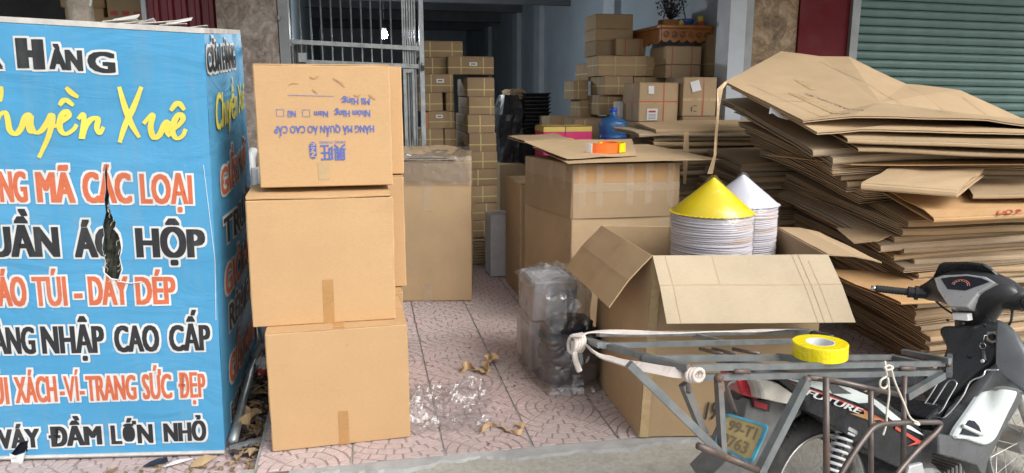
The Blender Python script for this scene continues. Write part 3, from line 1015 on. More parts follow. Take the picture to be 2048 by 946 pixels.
# block to the left of it
rows = [
    ((0.687, 1.904, 1.102, 2.053), 7.0, (0.25, 0.75), None, 'yellow-strapped carton, topmost of the whole block behind the gate post'),
    ((0.716, 1.748, 0.936, 1.901), 6.95, (0.4,), None, 'half-hidden strapped carton just below the topmost one behind the gate post'),
    ((0.937, 1.743, 1.366, 1.907), 6.85, (0.28, 0.77), (0.46, 0.5, 0.17, 0.2), 'wide strapped carton with white sticker on top of the narrow column'),
    ((0.66, 1.578, 0.978, 1.744), 6.8, (0.35, 0.92), (0.5, 0.55, 0.22, 0.22), 'strapped carton with white sticker beside the gate padlock'),
    ((0.656, 1.41, 0.873, 1.578), 6.8, (0.45,), None, 'strapped carton left of the dark gap behind the gate post'),
    ((0.906, 1.409, 0.98, 1.578), 6.8, (0.6,), None, 'narrow carton end right of the dark gap behind the gate post'),
    ((0.74, 1.249, 0.987, 1.41), 6.8, (0.85,), (0.28, 0.62, 0.26, 0.2), 'strapped carton with white sticker beside the orange folder edge'),
    ((0.648, 1.088, 0.876, 1.25), 6.8, (0.45,), None, 'strapped carton just above the tall wrapped carton, by the gate post'),
    ((0.886, 1.086, 0.994, 1.248), 6.8, (), None, 'plain carton end just above the tall wrapped carton'),
    ((0.644, 0.919, 0.992, 1.087), 6.8, (0.4,), None, 'strapped carton mostly hidden behind the tall wrapped carton, upper'),
    ((0.64, 0.75, 0.989, 0.919), 6.8, (0.4,), None, 'strapped carton mostly hidden behind the tall wrapped carton, lower'),
]
for rc, y, vt, stk, lb in rows:
    stock(rc, y, 0.38, lb, vert=vt, sticker=stk, horiz=0.4)
x0, zb, x1, _ = (0.628, -0.103, 0.982, 0.75)
m = MB(); m.box(x0, 6.8, 0, x1, 7.2, (0.64, 0.75, 0.989, 0.919)[1] - 0.004)
pk = thing('pallet_box', 'dark crate under the strapped cartons behind the tall wrapped carton', 'crate', ((x0 + x1) / 2, 7.0, 0)); part('body', m, 'card_old', pk)
of = thing('orange_folder', 'thin orange board standing beside the gate post', 'board', (0.691, 6.66, 1.257))
rc = (0.675, 1.256, 0.724, 1.4)
m = MB(); m.box(rc[0], 6.66, rc[1], rc[0] + 0.02, 6.7, rc[3]); part('dark_board', m, 'navy_cloth', of)
m = MB(); m.box(rc[0] + 0.021, 6.66, rc[1], rc[2], 6.7, rc[3]); part('orange_board', m, 'wood_orange', of)

# right-hand stock along the blue wall
RG = 'cartons along the blue wall'
right = [
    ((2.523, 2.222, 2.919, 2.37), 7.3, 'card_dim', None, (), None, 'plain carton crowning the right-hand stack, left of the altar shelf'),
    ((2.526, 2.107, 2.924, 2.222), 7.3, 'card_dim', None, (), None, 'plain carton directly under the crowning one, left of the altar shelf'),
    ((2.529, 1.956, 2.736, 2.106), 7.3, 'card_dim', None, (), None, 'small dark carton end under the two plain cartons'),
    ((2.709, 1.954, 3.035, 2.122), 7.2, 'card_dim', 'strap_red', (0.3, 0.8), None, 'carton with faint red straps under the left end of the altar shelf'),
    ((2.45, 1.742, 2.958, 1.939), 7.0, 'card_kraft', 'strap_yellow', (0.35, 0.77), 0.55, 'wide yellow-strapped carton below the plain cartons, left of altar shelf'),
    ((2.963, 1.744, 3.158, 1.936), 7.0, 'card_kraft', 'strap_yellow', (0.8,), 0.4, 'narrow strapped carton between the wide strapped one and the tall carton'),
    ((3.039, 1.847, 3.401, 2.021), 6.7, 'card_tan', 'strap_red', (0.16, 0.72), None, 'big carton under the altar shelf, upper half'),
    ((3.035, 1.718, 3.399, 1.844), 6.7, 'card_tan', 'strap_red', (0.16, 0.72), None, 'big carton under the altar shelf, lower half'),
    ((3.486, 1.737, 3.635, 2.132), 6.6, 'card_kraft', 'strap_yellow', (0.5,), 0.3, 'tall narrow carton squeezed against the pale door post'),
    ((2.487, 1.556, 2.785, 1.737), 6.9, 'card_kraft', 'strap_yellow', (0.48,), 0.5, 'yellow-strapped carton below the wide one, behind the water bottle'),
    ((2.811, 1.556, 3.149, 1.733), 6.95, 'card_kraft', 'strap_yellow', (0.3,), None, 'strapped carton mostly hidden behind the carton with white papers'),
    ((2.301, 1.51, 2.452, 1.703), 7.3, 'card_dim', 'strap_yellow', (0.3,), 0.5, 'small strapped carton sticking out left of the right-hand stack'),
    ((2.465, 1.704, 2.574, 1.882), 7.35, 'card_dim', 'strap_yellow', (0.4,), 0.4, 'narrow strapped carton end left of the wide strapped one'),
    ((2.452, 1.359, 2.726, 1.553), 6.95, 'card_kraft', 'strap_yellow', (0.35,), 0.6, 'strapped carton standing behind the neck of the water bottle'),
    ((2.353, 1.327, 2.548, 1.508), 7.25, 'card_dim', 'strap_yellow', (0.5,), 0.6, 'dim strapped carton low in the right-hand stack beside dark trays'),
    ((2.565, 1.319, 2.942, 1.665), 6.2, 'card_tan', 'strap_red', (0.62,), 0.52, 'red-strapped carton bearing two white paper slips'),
    ((2.568, 0.925, 2.94, 1.317), 6.2, 'card_tan', None, (), None, 'plain carton under the red-strapped carton with paper slips'),
    ((2.965, 1.367, 3.29, 1.714), 6.15, 'card_tan', 'strap_red', (0.6,), None, 'red-strapped carton with tilted white slip beside the door post'),
]
cc = {}
for rc, y, mt, stp, vt, hz, lb in right:
    c = Carton('carton', lb, 'carton', quad(rc[0], rc[2], y, 0.42 if y > 6.5 else 0.4, R(RJ.uniform(-4.0, 1.0))), rc[1], rc[3] - rc[1] - 0.006, mt, bulge=0.009, group=RG, seed=len(bpy.data.objects) % 89)
    if stp: c.straps(stp, vt, hz)
    cc[lb] = c
c = cc[right[15][6]]
c.strip('paper_slip', 'paper_white', 0, 0.22, 0.72, 0.36, 0.93, 0.006); c.strip('paper_slip', 'paper_white', 0, 0.2, 0.04, 0.47, 0.34, 0.006)
c.strip('slip_print', 'ink_red', 0, 0.24, 0.24, 0.42, 0.29, 0.007)
for k in range(4): c.strip('slip_print', 'ink_dark', 0, 0.24, 0.08 + k * 0.035, 0.43, 0.088 + k * 0.035, 0.007)
c.strip('tape', 'tape_tan', 0, 0, 0.46, 1, 0.53, 0.0015)
c = cc[right[17][6]]
m = MB(); m.add([c.pt(0, 0.26, 0.62, 0.008), c.pt(0, 0.52, 0.68, 0.008), c.pt(0, 0.44, 0.95, 0.008), c.pt(0, 0.18, 0.88, 0.008)], [(0, 1, 2, 3)]); m.build('paper_slip', 'paper_white', c.root)
c.strip('tape', 'tape_tan', 0, 0, 0.40, 1, 0.47, 0.0015)
c.strip('mark', 'ink_dark', 0, 0.25, 0.12, 0.28, 0.25, 0.003); c.strip('mark', 'ink_dark', 0, 0.32, 0.12, 0.42, 0.14, 0.003); c.strip('mark', 'ink_dark', 0, 0.3, 0.26, 0.42, 0.28, 0.003)
# supports hidden behind: dim cartons down to the floor
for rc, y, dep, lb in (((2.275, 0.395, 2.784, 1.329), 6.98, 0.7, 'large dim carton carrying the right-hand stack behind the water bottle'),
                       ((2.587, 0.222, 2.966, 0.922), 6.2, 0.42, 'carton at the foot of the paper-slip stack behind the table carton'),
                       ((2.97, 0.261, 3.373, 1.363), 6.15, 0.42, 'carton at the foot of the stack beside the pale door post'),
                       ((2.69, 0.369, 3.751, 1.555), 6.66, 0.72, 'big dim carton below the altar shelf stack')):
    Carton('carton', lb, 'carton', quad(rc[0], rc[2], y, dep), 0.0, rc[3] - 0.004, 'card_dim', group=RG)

# cartons on the floor behind the pink one
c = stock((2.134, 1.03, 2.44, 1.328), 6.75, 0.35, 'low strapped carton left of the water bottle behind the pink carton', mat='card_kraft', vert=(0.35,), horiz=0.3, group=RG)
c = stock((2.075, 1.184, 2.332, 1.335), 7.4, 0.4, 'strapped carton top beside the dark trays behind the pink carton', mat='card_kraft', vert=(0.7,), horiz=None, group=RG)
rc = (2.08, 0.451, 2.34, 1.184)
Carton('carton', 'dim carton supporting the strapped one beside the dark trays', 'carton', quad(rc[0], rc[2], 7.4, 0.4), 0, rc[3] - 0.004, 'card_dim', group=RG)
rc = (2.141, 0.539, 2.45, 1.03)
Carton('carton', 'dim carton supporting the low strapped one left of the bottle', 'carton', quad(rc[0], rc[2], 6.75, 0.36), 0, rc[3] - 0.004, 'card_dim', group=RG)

# pink and gold carton
rc = (1.654, 0.952, 2.087, 1.286)
pkz = rc[1]
pc = Carton('gift_carton', 'bright pink carton with gold top band and oval emblem', 'carton', quad(rc[0], rc[2], 6.1, 0.34, R(-2)), pkz, rc[3] - pkz, 'carton_pink', bulge=0.004, top=None)
pc.strip('top_flap', 'carton_gold', 4, 0.0, 0.0, 1.0, 0.49, 0.004)
pc.strip('top_flap', 'carton_gold', 4, 0.0, 0.51, 1.0, 1.0, 0.004)
pc.strip('gold_band', 'carton_gold', 0, 0.0, 0.87, 1.0, 0.997, 0.002)
pc.strip('gold_band', 'carton_gold', 3, 0.0, 0.87, 1.0, 0.997, 0.002)
m = MB(); ring = [pc.pt(0, 0.5 + 0.28 * math.cos(a), 0.42 + 0.29 * math.sin(a), 0.003) for a in [2 * PI * i / 32 for i in range(32)]]
ring2 = [pc.pt(0, 0.5 + 0.24 * math.cos(a), 0.42 + 0.25 * math.sin(a), 0.003) for a in [2 * PI * i / 32 for i in range(32)]]
m.skin([ring, ring2]).build('emblem_ring', 'carton_gold', pc.root)
m = MB()
for k, (a, b) in enumerate(((0.36, 0.42), (0.45, 0.5), (0.53, 0.58), (0.6, 0.64))):
    m.add([pc.pt(0, a, 0.45, 0.003), pc.pt(0, b, 0.45, 0.003), pc.pt(0, b + 0.01, 0.58, 0.003), pc.pt(0, a + 0.01, 0.58, 0.003)], [(0, 1, 2, 3)])
m.build('emblem_mark', 'paper_white', pc.root)
pc.strip('strap', 'dark_goods', 0, 0.44, 0, 0.455, 1, 0.004)
Carton('carton', 'brown carton carrying the pink carton behind the table carton', 'carton', quad(rc[0] - 0.02, rc[2] + 0.05, 6.08, 0.4), 0, pkz - 0.003, 'card_dim')

# water bottle
bx = (2.379, 6.35, 1.135)
zb = (2.384, 6.35, 0.974)[2]
wb = thing('water_bottle', 'large blue translucent water bottle standing behind the cardboard lid', 'bottle', (bx[0], bx[1], zb))
hs_ = (2.371, 6.35, 1.439)[2] - zb
k_ = hs_ / 0.49; r_ = 0.128
m = MB(); m.lathe([(0.0, 0.002), (r_ * .92, 0.0), (r_, 0.02), (r_, 0.10 * k_), (r_ * .95, 0.115 * k_), (r_, 0.13 * k_), (r_, 0.22 * k_), (r_ * .95, 0.235 * k_), (r_, 0.25 * k_), (r_, 0.335 * k_), (r_ * .97, 0.358 * k_), (r_ * .86, 0.378 * k_), (r_ * .6, 0.396 * k_), (0.042, 0.408 * k_), (0.031, 0.425 * k_), (0.028, 0.475 * k_)], 36)
m.build('shell', 'bottle_blue', wb, smooth=True)
m = MB(); m.lathe([(0.031, 0.455 * k_), (0.033, 0.46 * k_), (0.033, 0.487 * k_), (0.028, 0.49 * k_), (0.0, 0.49 * k_)], 20); m.build('cap', 'label_blue', wb, smooth=True)
m = MB(); m.lathe([(0.0, 0.006), (r_ * .95, 0.006), (r_ * .95, 0.31 * k_), (0.0, 0.31 * k_)], 30); m.build('water', 'blue_water', wb, smooth=True)
m = MB(); n = 14; vs = []
for i in range(n + 1):
    a = R(-150) + R(120) * i / n
    for z in (0.135 * k_, 0.215 * k_): vs.append(((r_ + 0.002) * math.cos(a), (r_ + 0.002) * math.sin(a), z))
m.add(vs, [(2 * i, 2 * i + 2, 2 * i + 3, 2 * i + 1) for i in range(n)]); lbz = m.build('label', 'label_blue', wb, smooth=True)
def bxf(x, y, o=0.0):
    a = R(-90) + x / r_
    return ((r_ + 0.004) * math.cos(a), (r_ + 0.004) * math.sin(a), y)
m = MB(); word(m, 'Hàm Rồng', -0.045, 0.075, 0.148 * k_, 0.172 * k_, bxf, 0.001, shear=0.2); m.build('lettering', 'paper_white', lbz)
Carton('carton', 'brown carton under the blue water bottle', 'carton', quad(bx[0] - 0.22, bx[0] + 0.22, 6.14, 0.42), 0, zb - 0.008, 'card_dim')
# white rolls in film beside the bottle
rl = thing('film_rolls', 'row of white paper rolls standing behind the water bottle neck', 'rolls', (2.551, 6.62, 1.297))
for k, (a, b) in enumerate([((2.5, 6.62, 1.495), (2.508, 6.62, 1.226)), ((2.54, 6.62, 1.495), (2.548, 6.62, 1.226)), ((2.581, 6.62, 1.495), (2.589, 6.62, 1.226))]):
    l = rl.location
    m = MB(); m.tube([(a[0] - l.x, k * 0.004, a[2] - l.z), (b[0] - l.x, k * 0.004, b[2] - l.z)], 0.018, 12); m.build('roll', 'paper_white', rl, smooth=True)

# dark trays and bagged goods in the back
td = thing('tray_stack', 'stack of dark plastic trays against the blue wall in the back', 'tray stack', ((2.152, 8.2, 0.928)[0], 8.4, 0))
xa, xb = (2.012, 8.2, 1.5)[0], (2.303, 8.2, 1.5)[0]
for k in range(11):
    z1 = [1.579, 1.536, 1.493, 1.45, 1.407, 1.364, 1.321, 1.278, 1.234, 1.191, 1.147][k]; w = (xb - xa) / 2 * (1 + 0.02 * (k % 3)); 
    m = MB(); m.skin([[(-w * .9, -.16, z1 - .045), (w * .9, -.16, z1 - .045), (w * .9, .2, z1 - .045), (-w * .9, .2, z1 - .045)], [(-w, -.2, z1), (w, -.2, z1), (w, .24, z1), (-w, .24, z1)]], caps=True)
    m.bbox(-w - .008, -.208, z1 - .010, w + .008, .248, z1 + .002, 0.002)
    m.build('tray', 'dark_goods', td)
zb_ = (2.151, 8.2, 1.104)[2]
m = MB(); m.bbox(-0.2, -0.2, 0, 0.2, 0.24, zb_ - 0.01); m.build('base_crate', 'dark_goods', td)
def bag(name, label, rc, y, dep, mat, amp, seed):
    x0, z0, x1, z1 = rc
    o = thing(name, label, 'bag', ((x0 + x1) / 2, y + dep / 2, z0))
    m = MB(); rings = []
    w, h = (x1 - x0) / 2, z1 - z0
    for k in range(13):
        t = k / 12; s_ = (min(1, t * 6 + 0.75)) * (1 if t < 0.75 else 1 - (t - 0.75) * 1.6)
        ring = []
        for i in range(28):
            a = 2 * PI * i / 28
            cx, cy = math.cos(a), math.sin(a)
            q = (abs(cx) ** 4 + abs(cy) ** 4) ** -0.25
            d = 1 + amp * nz(cx * 2.5 + seed, cy * 2.5, t * 5)
            ring.append((cx * q * w * s_ * d, cy * q * dep / 2 * s_ * d, h * t + amp * 0.05 * nz(cx * 3, cy * 3, seed)))
        rings.append(ring)
    m.skin(rings, caps=True).build('sack', mat, o, smooth=False)
    return o
bag('goods_bag', 'shiny dark plastic bag in the shadows beside the tray stack', (1.665, 0.694, 1.953, 1.556), 8.0, 0.5, 'dark_goods', 0.25, 3)
bag('goods_bag', 'brown crumpled paper bag on top beside the dark trays', (1.817, 1.5, 2.054, 1.624), 8.3, 0.35, 'card_old', 0.3, 8)
Carton('carton', 'dark carton on the floor in the shadowed passage', 'carton', quad(*[(1.621, 0.013, 1.907, 0.716)[i] for i in (0, 2)], 7.8, 0.5), 0, (1.621, 0.013, 1.907, 0.799)[3], 'card_old')

# altar shelf
sx0, sx1 = (3.216, 6.75, 2.222), (3.699, 6.75, 2.232)
zt_ = sx0[2]
al = thing('altar_shelf', 'carved red-brown wooden altar shelf fixed high on the right wall', 'shelf', (3.3, 7.4, zt_))
fl_ = (2.96, 7.153, 2.066)
m = MB(); m.bbox(2.98, 6.72, zt_ - 0.035, 3.545, 8.5, zt_, 0.008); part('top_board', m, 'wood_orange', al)
m = MB()
n = 24
vs = []; 
for i in range(n + 1):
    y = 6.76 + 1.7 * i / n
    d = 0.11 + 0.03 * abs(math.sin(i * 0.9)) + 0.03 * (i / n)
    vs += [(3.0, y, zt_ - 0.036), (3.0, y, zt_ - 0.036 - d), (3.025, y, zt_ - 0.036 - d), (3.025, y, zt_ - 0.036)]
fs = []
for i in range(n):
    for j in range(3): fs.append((i * 4 + j, i * 4 + j + 1, i * 4 + j + 5, i * 4 + j + 4))
m.add(vs, fs); part('carved_apron', m, 'wood_orange', al)
m = MB(); vs = []; fs = []
for i in range(n + 1):
    x = 3.0 + 0.545 * i / n
    d = 0.10 + 0.03 * abs(math.sin(i * 0.8))
    vs += [(x, 6.745, zt_ - 0.036), (x, 6.745, zt_ - 0.036 - d), (x, 6.77, zt_ - 0.036 - d), (x, 6.77, zt_ - 0.036)]
for i in range(n):
    for j in range(3): fs.append((i * 4 + j, i * 4 + j + 1, i * 4 + j + 5, i * 4 + j + 4))
m.add(vs, fs); part('carved_apron', m, 'wood_orange', al)
for i in range(6):
    m = MB(); cx = 3.05 + i * 0.085
    m.lathe([(0.0, 0.0), (0.022, 0.003), (0.03, 0.0), (0.03, -0.004)], 10, (cx, 6.742, zt_ - 0.09), 'y'); part('carving', m, 'wood_red', al)
# things on the shelf
ps = (3.42, 7.1, 2.272)
px_ = thing('flower_pot', 'dried dark branches in a small wooden pot on the altar shelf', 'plant', (3.22, 7.05, zt_ + 0.001))
m = MB(); m.bbox(-0.10, -0.07, 0, 0.10, 0.07, 0.075, 0.006); m.build('pot', 'wood_orange', px_)
m = MB(); rnd = random.Random(3)
for k in range(26):
    a = rnd.uniform(0, 2 * PI); s_ = rnd.uniform(0.05, 0.2); h = rnd.uniform(0.2, 0.42)
    m.tube([(0, 0, 0.07), (s_ * 0.4 * math.cos(a), s_ * 0.4 * math.sin(a), h * 0.5), (s_ * math.cos(a), s_ * math.sin(a), h)], [0.005, 0.004, 0.002], 5)
m.build('stems', 'dark_leaf', px_)
m = MB()
for k in range(420):
    a = rnd.uniform(0, 2 * PI); h = rnd.uniform(0.1, 0.42); s_ = rnd.uniform(0, 0.09 + 0.12 * h / 0.4)
    p = Vector((s_ * math.cos(a), s_ * math.sin(a), h)); d = Vector((rnd.uniform(-1, 1), rnd.uniform(-1, 1), rnd.uniform(-1, 0.6))).normalized() * 0.022
    e = d.cross(Vector((rnd.uniform(-1, 1), rnd.uniform(-1, 1), 1))).normalized() * 0.010
    m.add([p - d, p + e, p + d, p - e], [(0, 1, 2, 3)])
o = m.build('leaves', 'dark_leaf', px_, fix=False); o['kind'] = 'stuff'
ib = thing('incense_bowl', 'blue and white ceramic bowl on the altar shelf', 'bowl', (3.36, 6.98, zt_ + 0.001))
m = MB(); m.lathe([(0.05, 0), (0.055, 0.01), (0.08, 0.05), (0.085, 0.075), (0.078, 0.078), (0.07, 0.05)], 24, caps=True); m.build('bowl', 'ceramic_blue', ib, smooth=True)
m = MB(); m.tube([(0, 0, 0.06), (-0.06, 0, 0.3)], 0.006, 6); m.build('incense_stick', 'dark_leaf', ib)
fr = thing('fruit', 'small yellow-green fruit beside the blue bowl on the altar shelf', 'fruit', (3.26, 6.88, zt_ + 0.001))
m = MB(); m.lathe([(0.002, 0), (0.02, 0.004), (0.03, 0.025), (0.024, 0.045), (0.01, 0.06), (0.002, 0.064)], 16); m.build('flesh', 'carton_gold', fr, smooth=True)
gl = thing('altar_cup', 'small glass cup on a red stand at the shelf end by the post', 'cup', (3.46, 6.86, zt_ + 0.001))
m = MB(); m.lathe([(0.05, 0.0), (0.05, 0.03), (0.03, 0.04)], 16, caps=True); m.build('stand', 'ink_red', gl, smooth=True)
m = MB(); m.lathe([(0.03, 0.041), (0.036, 0.10), (0.034, 0.10), (0.028, 0.045)], 16, caps=True); m.build('cup', 'carton_gold', gl, smooth=True)

# ================================================================== BLUE SIGN BOX
RB = Vector((-0.603, 3.26, -0.05)); SX = Vector((0.986, -0.165, 0)); ZT = Vector((0.0286, -0.0048, 1)); NF = Vector((-0.165, -0.986, 0))
S2 = Vector((-0.018, 1.0, 0)); N2 = Vector((1.0, 0.018, 0))
sign = thing('sign_box', 'tall blue fabric sign box with Vietnamese shop lettering', 'sign', RB)
def fr_(s, t, off=0.0): return SX * s + ZT * t + NF * off
def sd_(s, t, off=0.0):
    b = 0.035 * math.sin(PI * min(1, max(0, s / 1.5))) * math.sin(PI * min(1, max(0, t / 1.9))) + 0.006 * nz(s * 6, t * 3, 9)
    return S2 * s + ZT * t + N2 * (off + b)
TEAR = [(-0.4341, 1.2844), (-0.4244, 1.3323), (-0.424, 1.2843), (-0.4282, 1.2277), (-0.4228, 1.1896), (-0.4301, 1.1472), (-0.4192, 1.1001), (-0.4049, 1.0699), (-0.413, 1.0442), (-0.3927, 1.0094), (-0.388, 0.9593), (-0.3991, 0.9201), (-0.3923, 0.8695), (-0.4104, 0.8211), (-0.4433, 0.8283), (-0.4684, 0.8551), (-0.4602, 0.9099), (-0.4688, 0.9603), (-0.4561, 1.0187), (-0.4591, 1.0619), (-0.4427, 1.1153), (-0.4449, 1.1686), (-0.4355, 1.2108)]
TEAR2 = [(-0.9369, 0.0274), (-0.8928, 0.0815), (-0.8551, 0.0925), (-0.8646, 0.0374), (-0.9203, 0.0197)]
def inside(p, poly):
    c = False; n = len(poly)
    for i in range(n):
        a, b = poly[i], poly[i - 1]
        if (a[1] > p[1]) != (b[1] > p[1]) and p[0] < (b[0] - a[0]) * (p[1] - a[1]) / (b[1] - a[1]) + a[0]: c = not c
    return c
def st_of(v):
    v = Vector(v); t = v.z
    d = v - ZT * t
    return (d.dot(SX) / SX.length_squared, t)
def cut_tears(o):
    bm = bmesh.new(); bm.from_mesh(o.data)
    for poly in (TEAR, TEAR2):
        for i in range(len(poly)):
            a, b = fr_(*poly[i]), fr_(*poly[i - 1])
            nrm = (b - a).cross(NF).normalized()
            bmesh.ops.bisect_plane(bm, geom=bm.verts[:] + bm.edges[:] + bm.faces[:], plane_co=a, plane_no=nrm, dist=1e-6)
        kill = [f for f in bm.faces if inside(st_of(f.calc_center_median()), poly)]
        bmesh.ops.delete(bm, geom=kill, context='FACES')
    bm.to_mesh(o.data); bm.free()
topt = lambda s: 1.8457 - s * 0.0515
# front banner
m = MB(); vs = []; fs = []; nu, nv = 20, 16
for i in range(nu + 1):
    for j in range(nv + 1):
        s_ = -1.35 + 1.35 * i / nu; vs.append(fr_(s_, topt(s_) * j / nv))
for i in range(nu):
    for j in range(nv):
        k = i * (nv + 1) + j; fs.append((k, k + nv + 1, k + nv + 2, k + 1))
m.add(vs, fs); ban = m.build('front_banner', 'banner_blue', sign); cut_tears(ban)
# side banner
m = MB(); vs = []; fs = []
for i in range(nu + 1):
    for j in range(nv + 1):
        k = i / nu; t = j / nv
        s_ = k * (1.50 - 0.24 * t)
        lo = 0.02 + 0.10 * math.sin(PI * k) * 0.6; hi = 1.8457 + 0.10 * k
        vs.append(sd_(s_, lo + (hi - lo) * t))
for i in range(nu):
    for j in range(nv):
        k = i * (nv + 1) + j; fs.append((k, k + nv + 1, k + nv + 2, k + 1))
m.add(vs, fs); sban = m.build('side_banner', 'banner_blue', sign, smooth=True)
# top boards, back and base frame
m = MB()
a = [fr_(-1.35, topt(-1.35) + 0.002), fr_(0.0, 1.848), sd_(1.26, 1.945) - N2 * 0.0, fr_(-1.35, 1.95) + S2 * 1.26]
m.skin([[p + Vector((0, 0, 0.0)) for p in a], [p + Vector((0, 0, 0.022)) for p in a]], caps=True); m.build('top_board', 'board_white', sign)
m = MB(); rnd = random.Random(4)
for k in range(9):
    s0 = -0.10 - rnd.random() * 0.35; d0 = rnd.uniform(0.01, 0.25); z0 = topt(s0) + 0.028
    p = fr_(s0, z0) + S2 * d0; q = p + SX * rnd.uniform(0.08, 0.16) + S2 * rnd.uniform(-0.06, 0.06) + Vector((0, 0, rnd.uniform(0.0, 0.03)))
    w = S2 * 0.04 + Vector((0, 0, rnd.uniform(-0.01, 0.02)))
    m.add([p, q, q + w, p + w, p + Vector((0, 0, .003)), q + Vector((0, 0, .003)), q + w + Vector((0, 0, .003)), p + w + Vector((0, 0, .003))], [(3, 2, 1, 0), (4, 5, 6, 7), (0, 1, 5, 4), (1, 2, 6, 5), (2, 3, 7, 6), (3, 0, 4, 7)])
m.build('loose_board', 'board_white', sign)
m = MB()
m.tube([fr_(-1.35, 0.012, 0.004), fr_(0.0, 0.012, 0.004)], 0.009, 6)
m.build('hem_pole', 'board_white', sign)
m = MB(); m.tube([sd_(0.0, 0.02, 0.02), sd_(0.06, 0.02, 0.16)], 0.013, sq=True); m.build('base_rail', 'galv', sign)
m = MB(); pts = [sd_(0.05 + 1.4 * i / 10, 0.03 + 0.10 * math.sin(PI * i / 10) * 0.6, 0.03) for i in range(11)]; m.tube(pts, 0.022, 8); m.build('side_rail', 'galv', sign, smooth=True)
# dark inside behind the tears, and torn threads
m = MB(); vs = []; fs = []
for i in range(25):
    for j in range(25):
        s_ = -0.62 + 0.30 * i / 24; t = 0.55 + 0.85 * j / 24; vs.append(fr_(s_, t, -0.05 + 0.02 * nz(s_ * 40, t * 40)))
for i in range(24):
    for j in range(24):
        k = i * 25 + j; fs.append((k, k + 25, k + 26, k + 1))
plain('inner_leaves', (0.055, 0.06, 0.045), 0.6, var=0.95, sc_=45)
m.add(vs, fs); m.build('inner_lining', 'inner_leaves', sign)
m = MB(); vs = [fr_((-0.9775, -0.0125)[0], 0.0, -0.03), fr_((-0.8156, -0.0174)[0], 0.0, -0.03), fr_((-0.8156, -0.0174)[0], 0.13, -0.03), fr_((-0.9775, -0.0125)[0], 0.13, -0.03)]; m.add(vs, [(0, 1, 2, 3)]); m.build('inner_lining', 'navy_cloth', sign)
m = MB(); m.add([fr_(*(-0.9404, 0.0348), 0.006), fr_(*(-0.9243, -0.0214), 0.02), fr_(*(-0.8768, -0.0228), 0.03), fr_(*(-0.8564, 0.0564), 0.02), fr_(*(-0.8711, 0.0376), 0.012), fr_(*(-0.9115, 0.0218), 0.008)], [(0, 1, 2, 3, 4, 5)]); m.build('torn_flap', 'print_white', ban)
m = MB(); rnd = random.Random(9)
for k in range(16):
    i = rnd.randrange(5, 18); a = Vector((TEAR[i][0], TEAR[i][1], 0)); b = Vector((TEAR[i - 1][0], TEAR[i - 1][1], 0)); p = a.lerp(b, rnd.random())
    cx = sum(q[0] for q in TEAR) / len(TEAR)
    pts = [fr_(p.x, p.y, 0.001)]
    for j in range(4): pts.append(fr_(p.x + (cx - p.x) * 0.3 * (j + 1) / 4 + rnd.uniform(-.007, .007), p.y - 0.006 * (j + 1) + rnd.uniform(-.009, .009), 0.004 + 0.002 * j))
    m.tube(pts, 0.0008, 4)
m.build('loose_threads', 'rope_white', ban)['kind'] = 'stuff'
m = MB(); 
m.tube([fr_(*TEAR[i], 0.002) for i in range(8, 17)], [0.001, 0.002, 0.0025, 0.002, 0.003, 0.0035, 0.0035, 0.0025, 0.0015], 5); m.tube([fr_(*(-0.4149, 0.8168), 0.003), fr_(*(-0.3611, 0.8071), 0.005), fr_(*(-0.3124, 0.8131), 0.003)], 0.003, 5); m.tube([fr_(*(-0.0296, 1.3136), 0.001), fr_(*(-0.0017, 0.9041), 0.001), fr_(*(-0.0103, 0.6348), 0.001)], 0.0012, 4)
m.build('torn_hem', 'print_white', ban)

def front_word(body, pl, pr, ptl, ptr, ink, bold=0.006, outline=0.0085, shear=0.0):
    """pl, pr baseline ends; ptl, ptr cap-line ends, all (s, t) on the front banner"""
    for mat, ring, off in (('print_white', outline, 0.0016), (ink, 0, 0.0040)):
        m = MB()
        word(m, body, pl[0], pr[0], pl[1], ptl[1], lambda s, t, h, o=off: fr_(s, t, o + h), bold, ring, shear, pr[1], ptr[1])
        o = m.build('lettering' if ring == 0 else 'letter_outline', mat, ban, fix=False)
        if min(pl[0], pr[0]) < -0.2 and (body in TORN): cut_tears(o)
TORN = ('CÁC', 'ÁO', 'DÀY', 'VÁY')
front_word('C', (-1.1521, 1.7184), (-1.0657, 1.7167), (-1.1358, 1.8522), (-1.05, 1.8507), 'print_black', 0.011)
front_word('ỬA', (-1.0505, 1.7147), (-0.7989, 1.7094), (-1.0412, 1.7947), (-0.7908, 1.7897), 'print_black', 0.011)
front_word('H', (-0.7436, 1.7154), (-0.6346, 1.7097), (-0.7334, 1.8211), (-0.6251, 1.8157), 'print_black', 0.017)
front_word('ÀN', (-0.6191, 1.7078), (-0.4859, 1.7001), (-0.6124, 1.7825), (-0.4797, 1.7771), 'print_black', 0.0065)
front_word('G', (-0.4681, 1.7001), (-0.358, 1.6904), (-0.4622, 1.7752), (-0.3524, 1.7677), 'print_black', 0.008)
